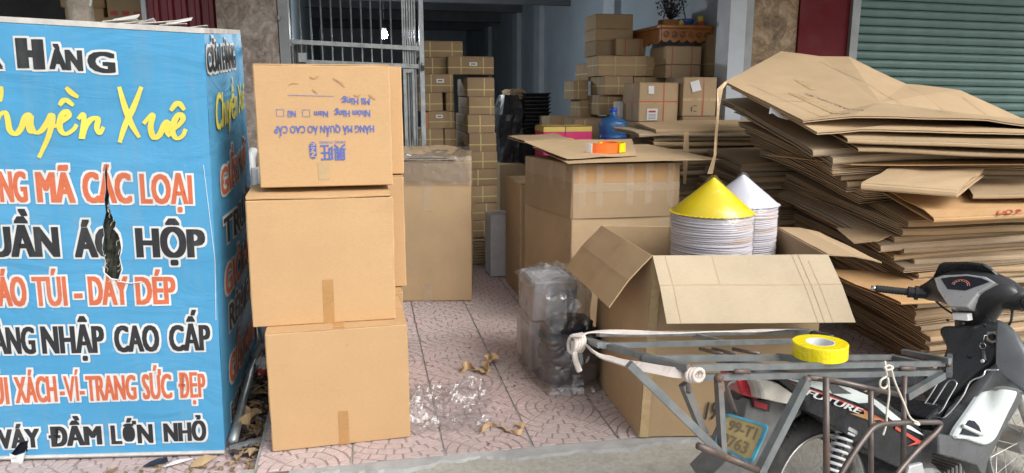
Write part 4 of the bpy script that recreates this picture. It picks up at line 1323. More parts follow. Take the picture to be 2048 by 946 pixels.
FIT = {
    'HÀ': ((-1.0399, 1.167), (-0.8937, 1.1637), (-1.0253, 1.2982), (-0.8802, 1.2953)), 'NG': ((-0.8653, 1.1656), (-0.7524, 1.1647), (-0.8527, 1.291), (-0.7408, 1.2883)), 'MÃ': ((-0.7159, 1.1644), (-0.5598, 1.161), (-0.7048, 1.286), (-0.5498, 1.283)),
    'CÁC': ((-0.5292, 1.1607), (-0.3288, 1.157), (-0.5192, 1.2849), (-0.3205, 1.2795)), 'LOẠI': ((-0.294, 1.1546), (-0.0793, 1.1507), (-0.2859, 1.2772), (-0.073, 1.2696)),
    'Q': ((-1.0455, 0.9347), (-0.9642, 0.9337), (-1.0304, 1.0718), (-0.95, 1.0689)), 'UẦN': ((-0.9336, 0.9333), (-0.6428, 0.9297), (-0.9208, 1.0579), (-0.6322, 1.0529)), 'ÁO': ((-0.5831, 0.9268), (-0.3905, 0.9244), (-0.573, 1.0501), (-0.3819, 1.046)), 'HỘP': ((-0.328, 0.9236), (-0.0368, 0.92), (-0.3199, 1.0454), (-0.0311, 1.0359)),
    'QUẦN': ((-1.2654, 0.7081), (-0.9776, 0.7078), (-1.248, 0.8506), (-0.9629, 0.8488)), 'ÁO ': ((-0.921, 0.7157), (-0.7968, 0.7137), (-0.9082, 0.8414), (-0.7849, 0.8397)), 'TÚI': ((-0.7718, 0.7133), (-0.63, 0.7132), (-0.7602, 0.8394), (-0.6194, 0.8396)),
    '-': ((-0.6012, 0.7082), (-0.5654, 0.7099), (-0.5895, 0.8502), (-0.5542, 0.8497)), 'DÀY': ((-0.5399, 0.7139), (-0.3717, 0.7134), (-0.5301, 0.8383), (-0.3633, 0.836)), 'DÉP': ((-0.3422, 0.7129), (-0.1726, 0.7147), (-0.3341, 0.8333), (-0.166, 0.831)),
    'H': ((-1.0626, 0.4953), (-0.9893, 0.4961), (-1.0491, 0.6195), (-0.9764, 0.6205)), 'ÀNG': ((-0.9617, 0.5001), (-0.7812, 0.4987), (-0.9496, 0.6177), (-0.7703, 0.6167)), 'NHẬP': ((-0.7559, 0.4981), (-0.489, 0.4973), (-0.745, 0.6185), (-0.4801, 0.6159)),
    'CAO': ((-0.4484, 0.4988), (-0.2558, 0.4995), (-0.4399, 0.6152), (-0.2488, 0.614)), 'CẤP': ((-0.2151, 0.4986), (-0.0361, 0.4997), (-0.2083, 0.6133), (-0.0307, 0.6124)),
    'TÚI ': ((-1.045, 0.2659), (-0.9154, 0.2674), (-1.0318, 0.3913), (-0.9033, 0.3907)), 'XÁCH': ((-0.8895, 0.2715), (-0.7098, 0.2741), (-0.878, 0.3902), (-0.6997, 0.3908)), '-VÍ-': ((-0.6992, 0.2738), (-0.5917, 0.2759), (-0.6891, 0.3906), (-0.5827, 0.3882)),
    'TRANG': ((-0.5854, 0.2734), (-0.3693, 0.2776), (-0.5763, 0.388), (-0.3619, 0.3879)), 'SỨC': ((-0.3433, 0.2769), (-0.215, 0.2786), (-0.3359, 0.3897), (-0.2086, 0.3892)), 'ĐẸP': ((-0.1867, 0.2779), (-0.0687, 0.2798), (-0.1804, 0.3885), (-0.0633, 0.3883)),
    'VÁY': ((-0.9855, 0.0577), (-0.802, 0.0597), (-0.9766, 0.146), (-0.7942, 0.1459)), 'ĐẦM': ((-0.7651, 0.0611), (-0.5343, 0.0666), (-0.7575, 0.1473), (-0.5279, 0.1507)), 'LỚN': ((-0.4951, 0.0655), (-0.3109, 0.0675), (-0.4887, 0.152), (-0.3054, 0.1543)), 'NHỎ': ((-0.2645, 0.0711), (-0.0767, 0.0731), (-0.2594, 0.1555), (-0.0724, 0.1602)),
}
ORG = ('HÀ', 'NG', 'MÃ', 'CÁC', 'LOẠI', 'QUẦN', 'ÁO ', 'TÚI', '-', 'DÀY', 'DÉP', 'TÚI ', 'XÁCH', '-VÍ-', 'TRANG', 'SỨC', 'ĐẸP')
for w_, (a, b, c, d) in FIT.items():
    front_word(w_.strip(), a, b, c, d, 'print_orange' if w_ in ORG else 'print_black', min(0.0095, 0.088 * abs(b[0] - a[0]) / max(1, len(w_.strip())), 0.078 * abs(c[1] - a[1])))

# brush script
BR_ = [0]
def brush(mb, pts, wid, xf):
    P = [Vector((p[0], p[1], 0)) for p in pts]
    # smooth by subdividing (Catmull-Rom)
    Q = []
    for i in range(len(P) - 1):
        p0, p1, p2, p3 = P[max(0, i - 1)], P[i], P[i + 1], P[min(len(P) - 1, i + 2)]
        for k in range(5):
            t = k / 5
            Q.append(0.5 * ((2 * p1) + (p2 - p0) * t + (2 * p0 - 5 * p1 + 4 * p2 - p3) * t * t + (3 * p1 - p0 - 3 * p2 + p3) * t ** 3))
    Q.append(P[-1])
    vs = []
    for i, q in enumerate(Q):
        d = (Q[min(i + 1, len(Q) - 1)] - Q[max(i - 1, 0)]).normalized()
        n_ = Vector((-d.y, d.x, 0)); e = i / (len(Q) - 1)
        w = wid * (0.55 + 0.45 * math.sin(PI * min(0.92, max(0.08, e)))) * (0.75 + 0.5 * abs(d.y))
        vs += [xf(q.x + n_.x * w, q.y + n_.y * w, BR_[0] * 0.000012), xf(q.x - n_.x * w, q.y - n_.y * w, BR_[0] * 0.000012)]; BR_[0] += 1
    mb.add(vs, [(2 * i, 2 * i + 1, 2 * i + 3, 2 * i + 2) for i in range(len(Q) - 1)])
SCRIPT = [
    [(-0.9769, 1.5765), (-0.9994, 1.5968), (-1.0436, 1.5563), (-1.0728, 1.4748), (-1.0476, 1.4336), (-0.9882, 1.4746)],
    [(-0.9181, 1.617), (-0.9466, 1.5359), (-0.9666, 1.4437), (-0.9461, 1.495), (-0.9134, 1.5205), (-0.9061, 1.4949), (-0.9125, 1.4538), (-0.8965, 1.4435), (-0.8788, 1.4692)],
    [(-0.8168, 1.6372), (-0.8279, 1.5765)],
    [(-0.8492, 1.4845), (-0.8335, 1.5204), (-0.8102, 1.5337), (-0.803, 1.505), (-0.7993, 1.4618), (-0.7788, 1.4452), (-0.7533, 1.4689), (-0.734, 1.5131), (-0.715, 1.5233), (-0.7247, 1.4843), (-0.7195, 1.4533), (-0.6992, 1.4553)],
    [(-0.7052, 1.5202), (-0.7106, 1.4843), (-0.6996, 1.4512), (-0.6737, 1.4584), (-0.6452, 1.4944), (-0.6275, 1.5232), (-0.627, 1.4944), (-0.6487, 1.4324), (-0.6756, 1.3804), (-0.6939, 1.347)],
    [(-0.6228, 1.4737), (-0.5844, 1.4964), (-0.5582, 1.52), (-0.5688, 1.5375), (-0.5911, 1.5128), (-0.5989, 1.4685), (-0.5807, 1.4446), (-0.5469, 1.4611), (-0.5298, 1.4839)],
    [(-0.5931, 1.56), (-0.5689, 1.5835), (-0.5367, 1.56)],
    [(-0.5607, 1.6333), (-0.5405, 1.611), (-0.5148, 1.5937)],
    [(-0.523, 1.5045), (-0.501, 1.5271), (-0.5006, 1.4941), (-0.5152, 1.4257), (-0.4972, 1.4734), (-0.4703, 1.5044), (-0.4438, 1.5064), (-0.4508, 1.4682), (-0.4403, 1.4463), (-0.4239, 1.4733)],
    [(-0.3492, 1.6355), (-0.3325, 1.5557), (-0.3109, 1.4855), (-0.2819, 1.4292)],
    [(-0.2601, 1.6355), (-0.2959, 1.5557), (-0.3369, 1.4783), (-0.3633, 1.4085)],
    [(-0.2618, 1.4854), (-0.2375, 1.5123), (-0.2205, 1.5226), (-0.2339, 1.4728), (-0.2244, 1.429), (-0.1989, 1.4415), (-0.1779, 1.4831), (-0.1629, 1.4935), (-0.1695, 1.4518), (-0.1582, 1.433)],
    [(-0.1571, 1.4518), (-0.1227, 1.4767), (-0.1005, 1.5058), (-0.1118, 1.5245), (-0.1336, 1.5017), (-0.1466, 1.4559), (-0.1318, 1.4255), (-0.1065, 1.4359), (-0.0915, 1.4641)],
    [(-0.1489, 1.5391), (-0.1174, 1.571), (-0.0924, 1.5411)],
]
m = MB()
for st in SCRIPT: brush(m, st, 0.0105, lambda x, y, h: fr_(x, y, 0.0015 + h))
m.build('script_lettering', 'print_yellow', ban, fix=False)
def side_word(body, pl, pr, ptl, ptr, ink, bold=0.008, outline=0.012, shear=0.0):
    for mat, ring, off in ((('print_white', outline, 0.004), (ink, 0, 0.0075)) if outline else ((ink, 0, 0.006),)):
        m = MB()
        word(m, body, pl[0], pr[0], pl[1], ptl[1], lambda s, t, h, o=off: sd_(s, t, o + h), bold, ring, shear, pr[1], ptr[1])
        m.build('lettering' if ring == 0 else 'letter_outline', mat, sban, fix=False)
side_word('CỬA HÀNG', (-0.0012, 1.697), (0.8704, 1.7469), (0.0275, 1.7902), (0.9073, 1.8558), 'print_black')
side_word('Chuyền Xuê', (0.1053, 1.4502), (1.1981, 1.5414), (0.1257, 1.6024), (1.2204, 1.6734), 'print_yellow', 0.006, 0, 0.35)
side_word('GIẤY VỞ', (0.1557, 1.1569), (1.0143, 1.2209), (0.1628, 1.272), (1.054, 1.3345), 'print_orange')
side_word('TRƯỚC', (0.1597, 0.9334), (1.2694, 0.953), (0.167, 1.0512), (1.3111, 1.068), 'print_black')
side_word('GIỎ HỤP', (0.1312, 0.7006), (1.1542, 0.7085), (0.1407, 0.8266), (1.1999, 0.8349), 'print_orange')
side_word('RÈM SÀN', (0.2021, 0.5189), (1.1771, 0.4749), (0.208, 0.6386), (1.2184, 0.5879), 'print_black')
side_word('GIẤY HOA', (0.1691, 0.2644), (1.2292, 0.1546), (0.1788, 0.3969), (1.2793, 0.2894), 'print_orange')
side_word('HƯƠNG NẾN', (0.1774, 0.0793), (1.2144, -0.0433), (0.1871, 0.1614), (1.2465, 0.0423), 'print_black', 0.004, 0.008)

plain('card_smudge', (0.43, 0.265, 0.13), 0.8, var=0.3, sc_=40)
# ================================================================== CARTONS AT THE FRONT LEFT
FS = 'new cartons stacked beside the blue sign'
A = Carton('carton', 'bottom carton of the front stack, standing on the pink tiles', 'carton', [(-0.382, 3.126), (0.228, 3.137), (0.222, 3.60), (-0.388, 3.59)], 0.002, 0.543, 'card_new', 0.006, FS, seed=1)
A.strip('tape', 'tape_brown', 0, 0.475, 0.0, 0.547, 0.30)
A.strip('tape', 'tape_brown', 4, 0.475, 0.0, 0.547, 0.35, 0.007)
A.strip('scuff', 'card_old', 0, 0.55, 0.86, 0.57, 0.865, 0.001)
B = Carton('carton', 'middle carton of the front stack with a brown tape strip low on its face', 'carton', [(-0.440, 3.215), (0.180, 3.205), (0.178, 3.66), (-0.432, 3.67)], 0.552, 0.560, 'card_new', 0.008, FS, top=None, seed=2, lean=(0.006, 0))
B.strip('tape', 'tape_brown', 0, 0.49, 0.0, 0.565, 0.36, n=8)
sheet('flap', None, (-0.298, -0.222, 0.562), (0.306, -0.222, 0.562), (0.30, 0.0, 0.585), (-0.30, 0.0, 0.585), 'card_new', gap=0.004, rough=0.004, seed=2, layers=2, parent=B.root)
sheet('flap', None, (-0.305, 0.003, 0.585), (0.30, 0.003, 0.585), (0.30, 0.225, 0.565), (-0.302, 0.225, 0.565), 'card_new', gap=0.004, rough=0.004, seed=3, layers=2, parent=B.root)
cx0, cx1 = (-0.376, 3.27, 1.428)[0], (0.19, 3.27, 1.423)[0]
zc = 1.158; hc = (-0.101, 3.27, 1.676)[2] - zc
Cc_ = Carton('carton', 'top carton of the front stack with blue print upside down', 'carton', [(cx0, 3.275), (cx1, 3.265), (cx1 - 0.005, 3.72), (cx0 - 0.005, 3.73)], zc, hc, 'card_new', 0.003, FS, seed=3)
Cc_.strip('tape', 'tape_tan', 0, 0.435, 0.06, 0.515, 0.20, 0.0016)
# the print: local coordinates of the front face, read upside down
wC = cx1 - cx0
def cxf(off):
    def f(x, y, h=0.0):     # x from 512 to 782 and y from 371 up to 130 span the face
        u = (x - 512) / 270.0; t = (371 - y) / 241.0
        return Cc_.pt(0, u, t, off + h)
    return f
m = MB(); f_ = cxf(0.003)
def wflip(body, xr, xl, yb, yc, bold=0.0):
    """upside-down words: they begin at xr on the right, end at xl on the left; baseline yb is above cap line yc"""
    word(m, body, xr, xl, yb, yc, f_, bold)
wflip('Mã Hàng:', 740, 683, 193.5, 206.5, 0.35)
wflip('Nhóm Hàng:', 740, 667, 217.5, 230.5, 0.35)
wflip('Nam', 655, 627, 219, 230.5, 0.35)
wflip('Nữ', 591, 574, 218, 230, 0.35)
wflip('HÀNG MÃ QUẦN ÁO CAO CẤP', 747, 547, 248, 262, 0.35)
wflip('HING WANG', 687, 635, 278.5, 283.5, 0.0)
wflip('興', 687, 663, 288, 313, 0.6)
wflip('旺', 661, 636, 288, 313, 0.6)
for x0, y0, x1, y1 in ((604, 216, 619, 230), (553, 215, 568, 229)):
    for a in ((x0, y0, x1, y0 + 0.8), (x0, y1 - 0.8, x1, y1), (x0, y0, x0 + 0.8, y1), (x1 - 0.8, y0, x1, y1)):
        m.add([f_(a[0], a[1]), f_(a[2], a[1]), f_(a[2], a[3]), f_(a[0], a[3])], [(0, 1, 2, 3)])
m.add([f_(577, 187.3), f_(669, 189.6), f_(669, 190.4), f_(577, 188.2)], [(0, 1, 2, 3)])
m.build('print', 'ink_blue', Cc_.root, fix=False)
m = MB(); f_ = cxf(0.0032)
ring = []
for i in range(36):
    a = 2 * PI * i / 36; y = 297 + 17 * math.sin(a); w = 8.6 - 1.2 * math.cos(2 * a) * 0 - (1.6 if abs(math.sin(a)) < 0.35 else 0)
    ring.append(f_(621 + w * math.cos(a) * (1 if abs(math.sin(a)) < 0.96 else 1), y))
m.add(ring, [tuple(range(36))]); m.build('emblem', 'ink_blue', Cc_.root, fix=False)
m = MB(); f_ = cxf(0.0044)
wflip('c', 625.5, 617, 283, 290, 0.5); wflip('Z', 625, 617, 291, 300, 0.5); wflip('Z', 627, 615, 301, 310, 0.5)
m.build('emblem_mark', 'card_new', Cc_.root, fix=False)
for pts, wd in (([(690, 172), (684, 165), (676, 160), (668, 155)], 1.6), ([(640, 150), (630, 155), (622, 152)], 1.8), ([(600, 166), (588, 165), (580, 168)], 1.0), ([(722, 186), (716, 190), (708, 187)], 1.8), ([(752, 196), (745, 192), (738, 186)], 1.6), ([(636, 184), (629, 180), (626, 176)], 1.4), ([(700, 190), (690, 193), (680, 196)], 0.7)):
    BR_[0] = 0; m = MB(); brush(m, pts, wd, lambda x, y, h: cxf(0.0025)(x, y, h)); m.build('smudge', 'card_smudge', Cc_.root, fix=False)
# the row behind
rx = (0.279, 3.78, 1.428)[0]; zt3 = (0.286, 3.78, 1.691)[2]
bx2 = (0.272, 3.74, 0.837)[0]; zt2 = (0.28, 3.74, 1.14)[2]
ax2 = (0.246, 3.7, 0.499)[0]
Carton('carton', 'carton hidden behind the bottom one of the front stack', 'carton', [(ax2 - 0.6, 3.68), (ax2, 3.67), (ax2, 4.12), (ax2 - 0.6, 4.13)], 0.002, 0.55, 'card_new', 0.005, FS, seed=4)
Carton('carton', 'carton showing as a sliver behind the middle one of the front stack', 'carton', [(bx2 - 0.6, 3.75), (bx2, 3.74), (bx2, 4.2), (bx2 - 0.6, 4.21)], 0.562, zt2 - 0.562, 'card_new', 0.005, FS, seed=5)
Carton('carton', 'carton showing behind the printed top one of the front stack', 'carton', [(rx - 0.6, 3.79), (rx, 3.78), (rx, 4.22), (rx - 0.6, 4.23)], zt2 + 0.012, zt3 - zt2 - 0.012, 'card_new', 0.005, FS, seed=6)

# ---------------------------------------------------------------- tall wrapped carton behind
D = Carton('carton', 'tall carton with its top wrapped in shiny clear tape behind the front stack', 'carton', [(0.33, 5.425), (0.882, 5.315), (0.985, 5.86), (0.435, 5.97)], 0.002, 1.055, 'card_kraft', 0.008, seed=11, top=None)
D.strip('score_line', 'card_old', 0, 0.0, 0.868, 1.0, 0.872, 0.0015)
D.strip('tape', 'clear_tape', 0, 0.36, 0.66, 0.48, 0.87, 0.003); D.strip('tape', 'clear_tape', 0, 0.33, 0.0, 0.46, 0.13, 0.003)
D.strip('tape', 'clear_tape', 0, 0.0, 0.88, 1.0, 1.0, 0.004)
for k in range(4):
    q = D.q; z = 1.057 + k * 0.013; o = 0.012 * (k % 2)
    l = D.root
    sheet('top_flap', None, (q[0].x - o, q[0].y + 0.01, z), (q[1].x - o - 0.05 * k, q[1].y + 0.01, z), (q[2].x - 0.03 * k, q[2].y, z + 0.05), (q[3].x, q[3].y, z + 0.05), ('card_kraft', 'card_old')[k % 2], gap=0.004, sag=0.015, rough=0.02, seed=20 + k, layers=1, parent=D.root)
m = MB(); vs = []; fs = []; n = 26
for i in range(n + 1):
    for j in range(n + 1):
        u, v = i / n, j / n
        p = (Vector((D.q[0].x - 0.01, D.q[0].y - 0.012, 0)) * (1 - u) + Vector((D.q[1].x + 0.01, D.q[1].y - 0.012, 0)) * u)
        e = Vector((D.q[3].x, D.q[3].y, 0)) * (1 - u) + Vector((D.q[2].x, D.q[2].y, 0)) * u
        if v < 0.3: x = p + Vector((0, -0.004 + 0.006 * nz(u * 14, v * 14), 0.90 + 0.2 * v / 0.3))
        else: x = p.lerp(e, (v - 0.3) / 0.7) + Vector((0, 0, 1.105 + 0.055 * (v - 0.3) + 0.012 * nz(u * 10, v * 10, 3) + 0.008 * nz(u * 26, v * 26)))
        vs.append(x)
for i in range(n):
    for j in range(n):
        k = i * (n + 1) + j; fs.append((k, k + n + 1, k + n + 2, k + 1))
m.add(vs, fs).build('film', 'clear_film', D.root)

# foam block in the passage
fb = thing('foam_board', 'pale blue-grey foam block standing in the passage', 'foam block', (1.223, 6.0, 0.108)[:2] + (0,))
rc = (1.163, 0.117, 1.281, 0.547); l = fb.location
m = MB(); m.bbox(rc[0] - l.x, 0, 0.004, rc[2] - l.x + 0.06, 0.25, rc[3], 0.006); m.build('block', 'grey_pack', fb)

# carton G, left of the table carton
zg = (1.256, 5.3, 0.884)[2]
Carton('carton', 'carton standing just left of and behind the table carton', 'carton', [(1.258, 5.30), (1.86, 5.27), (1.89, 5.88), (1.275, 5.9)], 0.002, zg, 'card_tan', 0.006, seed=14)

# ---------------------------------------------------------------- table carton E with its cardboard lid
E = Carton('carton', 'large carton used as a table, upper half patched with clear tape', 'carton', [(1.385, 4.40), (2.118, 4.375), (2.06, 5.13), (1.256, 5.15)], 0.002, 0.79, 'card_tan', 0.012, top=None, seed=15)
E2q = [Vector((p.x * 0.985, p.y * 0.985)) for p in E.q]
up = Carton.__new__(Carton); up.root = E.root; up.q = [Vector((p.x, p.y)) for p in E2q]; up.h = 1.118; up.bulge = 0.008; up.seed = 4; up.lean = (0, 0); up.mat = 'card_tan'
m = MB(); n = 8
rings = []
for t in [0.69 + 0.31 * k / 5 for k in range(6)]:
    ring = []
    for f in range(4):
        for i in range(n + 1): ring.append(up.pt(f, 0.004 + 0.992 * i / n, t, 0.012 * (1 - t) / 0.31))
    rings.append(ring)
m.skin(rings, caps=True).build('raised_collar', 'card_tan', E.root)
up.strip('patch', 'card_orange', 0, 0.03, 0.84, 0.97, 0.99, 0.004); up.strip('patch_edge', 'card_pale', 0, 0.02, 0.815, 0.98, 0.848, 0.006)
for u in (0.05, 0.21, 0.49, 0.67, 0.88):
    up.strip('tape', 'clear_tape', 0, u, 0.72, u + 0.065, 1.0, 0.009)
up.strip('tape', 'clear_tape', 0, 0.0, 0.84, 1.0, 0.89, 0.0095)
for u in (0.15, 0.55, 0.8): up.strip('tape', 'clear_tape', 3, u, 0.7, u + 0.08, 1.0, 0.006)
up.strip('tape', 'clear_tape', 3, 0.0, 0.9, 1.0, 0.99, 0.005)
m = MB(); ring = [E.pt(0, 0.46 + 0.075 * math.cos(a), 0.84 + 0.085 * math.sin(a), 0.002) for a in [2 * PI * i / 24 for i in range(24)]]
m.add(ring, [tuple(range(24))]); m.build('sticker_mark', 'card_pale', E.root, fix=False)
E.strip('tape', 'clear_tape', 0, 0.8, 0.55, 0.99, 0.95, 0.003)
LID = 'loose cardboard sheets on the table carton'
sheet('cardboard_sheet', 'lower loose cardboard sheet capping the table carton, its right tip jutting out', (1.335, 4.33, 1.135), (2.33, 4.27, 1.145), (2.22, 5.15, 1.185), (1.33, 5.2, 1.175), 'card_tan', gap=0.003, rough=0.006, seed=31, layers=1, group=LID, cat='cardboard sheet')
sheet('cardboard_sheet', 'upper loose cardboard sheet under the orange tape roll', (1.345, 4.40, 1.158), (1.86, 4.50, 1.158), (2.12, 5.25, 1.222), (1.245, 5.12, 1.218), 'card_tan', gap=0.003, rough=0.006, seed=32, layers=1, group=LID, cat='cardboard sheet', creases=(('u', 0.5, 0.006),))
sheet('cardboard_sheet', 'narrow cardboard sheet poking out left behind the table carton', (1.27, 5.22, 1.205), (1.62, 5.22, 1.215), (1.6, 5.6, 1.24), (1.23, 5.62, 1.222), 'card_tan', gap=0.006, rough=0.006, seed=33, layers=2, group=LID, cat='cardboard sheet')

# tape rolls on the lid
def roll(name, label, loc, ro, ri, h, mat, tilt, az, core='paper_white'):
    o = thing(name, label, 'tape roll', loc, 0)
    o.rotation_euler = (tilt, 0, az)
    m = MB(); m.lathe([(ro - 0.002, 0), (ro, 0.002), (ro, h - 0.002), (ro - 0.002, h), (ri + 0.004, h), (ri + 0.004, 0), (ro - 0.002, 0)], 40); m.build('tape', mat, o, smooth=False)
    m = MB(); m.lathe([(ri + 0.0035, 0.0), (ri + 0.0035, h), (ri, h), (ri, 0.0), (ri + 0.0035, 0.0)], 32); m.build('core', core, o)
    return o
tx, ty = 1.69, 4.62
ot = thing('tape_roll', 'orange band tape partly unwound on the cardboard lid', 'tape roll', (tx - 0.03, ty, 1.178)); ot.rotation_euler = (R(3), 0, 0)
m = MB(); n = 40; pts = []
for i in range(n):
    a = R(-160) + R(250) * i / (n - 1); pts.append((0.105 * math.cos(a), 0.075 * math.sin(a)))
def band(mb, pts, th, h0, h1):
    vs = []
    for i, (x, y) in enumerate(pts):
        d = Vector((pts[min(i + 1, len(pts) - 1)][0] - pts[max(i - 1, 0)][0], pts[min(i + 1, len(pts) - 1)][1] - pts[max(i - 1, 0)][1])).normalized()
        nx_, ny_ = d.y * th / 2, -d.x * th / 2
        vs += [(x + nx_, y + ny_, h0), (x - nx_, y - ny_, h0), (x - nx_, y - ny_, h1), (x + nx_, y + ny_, h1)]
    k = len(pts)
    fs = [(i * 4 + j, i * 4 + (j + 1) % 4, i * 4 + 4 + (j + 1) % 4, i * 4 + 4 + j) for i in range(k - 1) for j in range(4)]
    mb.add(vs, fs + [(0, 1, 2, 3), ((k - 1) * 4 + 3, (k - 1) * 4 + 2, (k - 1) * 4 + 1, (k - 1) * 4)])
band(m, pts, 0.008, 0, 0.066); m.build('orange_band', 'tape_orange', ot)
m = MB(); band(m, [(-0.115, -0.02), (-0.104, -0.035), (-0.09, -0.05)], 0.010, 0.004, 0.064); m.build('white_end', 'paper_white', ot)
yt_ = thing('tape_roll', 'yellow band tape behind the orange one on the cardboard lid', 'tape roll', (tx + 0.05, ty + 0.025, 1.180)); yt_.rotation_euler = (R(3), 0, 0)
m = MB(); pts = [(0.085 * math.cos(R(-75) + R(250) * i / 39), 0.07 * math.sin(R(-75) + R(250) * i / 39)) for i in range(40)]
band(m, pts, 0.012, 0, 0.06); m.build('yellow_band', 'hat_yellow', yt_)

# ================================================================== OPEN CARTON WITH HATS
OC = thing('open_carton', 'big open carton with flaps spread, stacks of conical hats inside', 'carton', (1.72, 3.2, 0))
o_ = Vector((1.72, 3.2, 0))
FB = [Vector(p) - o_ for p in ((1.253, 2.905, 0.003), (2.03, 2.765, 0.003), (2.2, 3.44, 0.003), (1.29, 3.66, 0.003))]
FT = [Vector(p) - o_ for p in ((1.30, 2.93, 0.85), (2.07, 2.775, 0.85), (2.24, 3.43, 0.85), (1.335, 3.69, 0.85))]
def panel(name, a, b, c, d, th, mat, parent, bulge=0.0, n=8, seed=0, rough=0.003, crease=None, marks=(), mark_mat='card_kraft'):
    """board between corners a b (lower edge) and d c (upper edge), thickness inwards"""
    m = MB(); nrm = (b - a).cross(d - a).normalized()
    lo = []; hi = []
    for i in range(n + 1):
        for j in range(n + 1):
            u, v = i / n, j / n
            p = (a * (1 - u) + b * u) * (1 - v) + (d * (1 - u) + c * u) * v
            g = bulge * math.sin(PI * u) * math.sin(PI * v) + rough * nz(u * 3 + seed, v * 3, seed * 2)
            if crease is not None: g += 0.012 * (1 - abs(v - crease) / max(crease, 1 - crease))
            lo.append(p + nrm * g); hi.append(p + nrm * (g - th))
    N = len(lo); w = n + 1; fs = []
    for i in range(n):
        for j in range(n):
            k = i * w + j
            fs.append((k, k + w, k + w + 1, k + 1)); fs.append((k + N, k + 1 + N, k + w + 1 + N, k + w + N))
    for i in range(n):
        k = i * w; fs.append((k, k + N, k + w + N, k + w)); k += n; fs.append((k, k + w, k + w + N, k + N))
        fs.append((i, i + 1, i + 1 + N, i + N)); k = n * w + i; fs.append((k, k + N, k + 1 + N, k + 1))
    ob = m.add(lo + hi, fs).build(name, mat, parent)
    def at_(u, v, off):
        p = (a * (1 - u) + b * u) * (1 - v) + (d * (1 - u) + c * u) * v
        g = bulge * math.sin(PI * u) * math.sin(PI * v) + rough * nz(u * 3 + seed, v * 3, seed * 2)
        if crease is not None: g += 0.012 * (1 - abs(v - crease) / max(crease, 1 - crease))
        return p + nrm * (g + off)
    for (u0, v0, u1, v1, w_) in marks:
        m = MB(); vs = []; k = 20; L = Vector((u1 - u0, v1 - v0)); q = Vector((-L.y, L.x)).normalized() * w_
        for i in range(k + 1):
            t = i / k; u, v = u0 + L.x * t, v0 + L.y * t
            vs += [at_(u - q.x, v - q.y, 0.0016), at_(u + q.x, v + q.y, 0.0016)]
        m.add(vs, [(2 * i, 2 * i + 1, 2 * i + 3, 2 * i + 2) for i in range(k)]); m.build('score_line', mark_mat, ob)
    return ob
for i in range(4):
    j = (i + 1) % 4
    panel('side', FB[i], FB[j], FT[j], FT[i], 0.006, 'card_kraft', OC, 0.014 if i != 1 else 0.004, seed=40 + i)
panel('bottom', FB[0] + Vector((.01, .01, 0)), FB[1] + Vector((-.01, .01, 0)), FB[2] + Vector((-.01, -.01, 0)), FB[3] + Vector((.01, -.01, 0)), 0.004, 'card_kraft', OC)
def flap_(a, b, L, th, mat, seed, sk0=0.0, sk1=0.0, crease=0.5, marks=()):
    d = (b - a); o = Vector((d.y, -d.x, 0)).normalized()
    v = o * L * math.cos(th) + Vector((0, 0, -L * math.sin(th)))
    e = d.normalized()
    z = Vector((0, 0, 0.004)) + o * 0.004
    return panel('flap', a + v + e * sk0 + z, b + v + e * sk1 + z, b + z, a + z, 0.006, mat, OC, 0.0, 20, seed, 0.004, crease, marks)
ff = flap_(FT[0], FT[1], 0.332, R(47), 'card_pale', 51, 0.02, 0.035, marks=((0.0, 0.53, 1.0, 0.53, 0.004), (0.80, 0.0, 0.79, 1.0, 0.0011), (0.835, 0.0, 0.825, 1.0, 0.0014), (0.88, 0.0, 0.87, 0.9, 0.001), (0.075, 0.0, 0.07, 1.0, 0.0012), (0.33, 0.55, 0.335, 1.0, 0.0009)))
lf = flap_(FT[3], FT[0], 0.30, R(50), 'card_kraft', 52, -0.01, 0.0, marks=((0.0, 0.47, 1.0, 0.47, 0.003), (0.52, 0.0, 0.5, 1.0, 0.0015)))
flap_(FT[1], FT[2], 0.24, R(8), 'card_tan', 53, 0.0, 0.05)
flap_(FT[2], FT[3], 0.28, R(75), 'card_kraft', 54)
# wrapped tape on the corner, hand-written number
m = MB()
nfr = (FB[1] - FB[0]).cross(Vector((0, 0, 1))).normalized()
def fpt(u, t, off=0.0):
    p = FB[0].lerp(FB[1], u).lerp(FT[0].lerp(FT[1], u), t)
    return p + nfr * (0.014 * math.sin(PI * u) * math.sin(PI * t) + 0.004 + off)
for (u0, u1) in ((0.005, 0.055),):
    vs = []
    for i in range(9): vs += [fpt(u0, i / 8, 0.001), fpt(u1, i / 8, 0.001)]
    m.add(vs, [(2 * i, 2 * i + 1, 2 * i + 3, 2 * i + 2) for i in range(8)])
m.build('corner_tape', 'tape_tan', OC)
m = MB(); word(m, '19', 0.375, 0.45, 0.10, 0.20, lambda x, y, h: fpt(x, y, 0.004 + h), 0.002, 0, 0.15); m.build('hand_number', 'ink_dark', OC, fix=False)

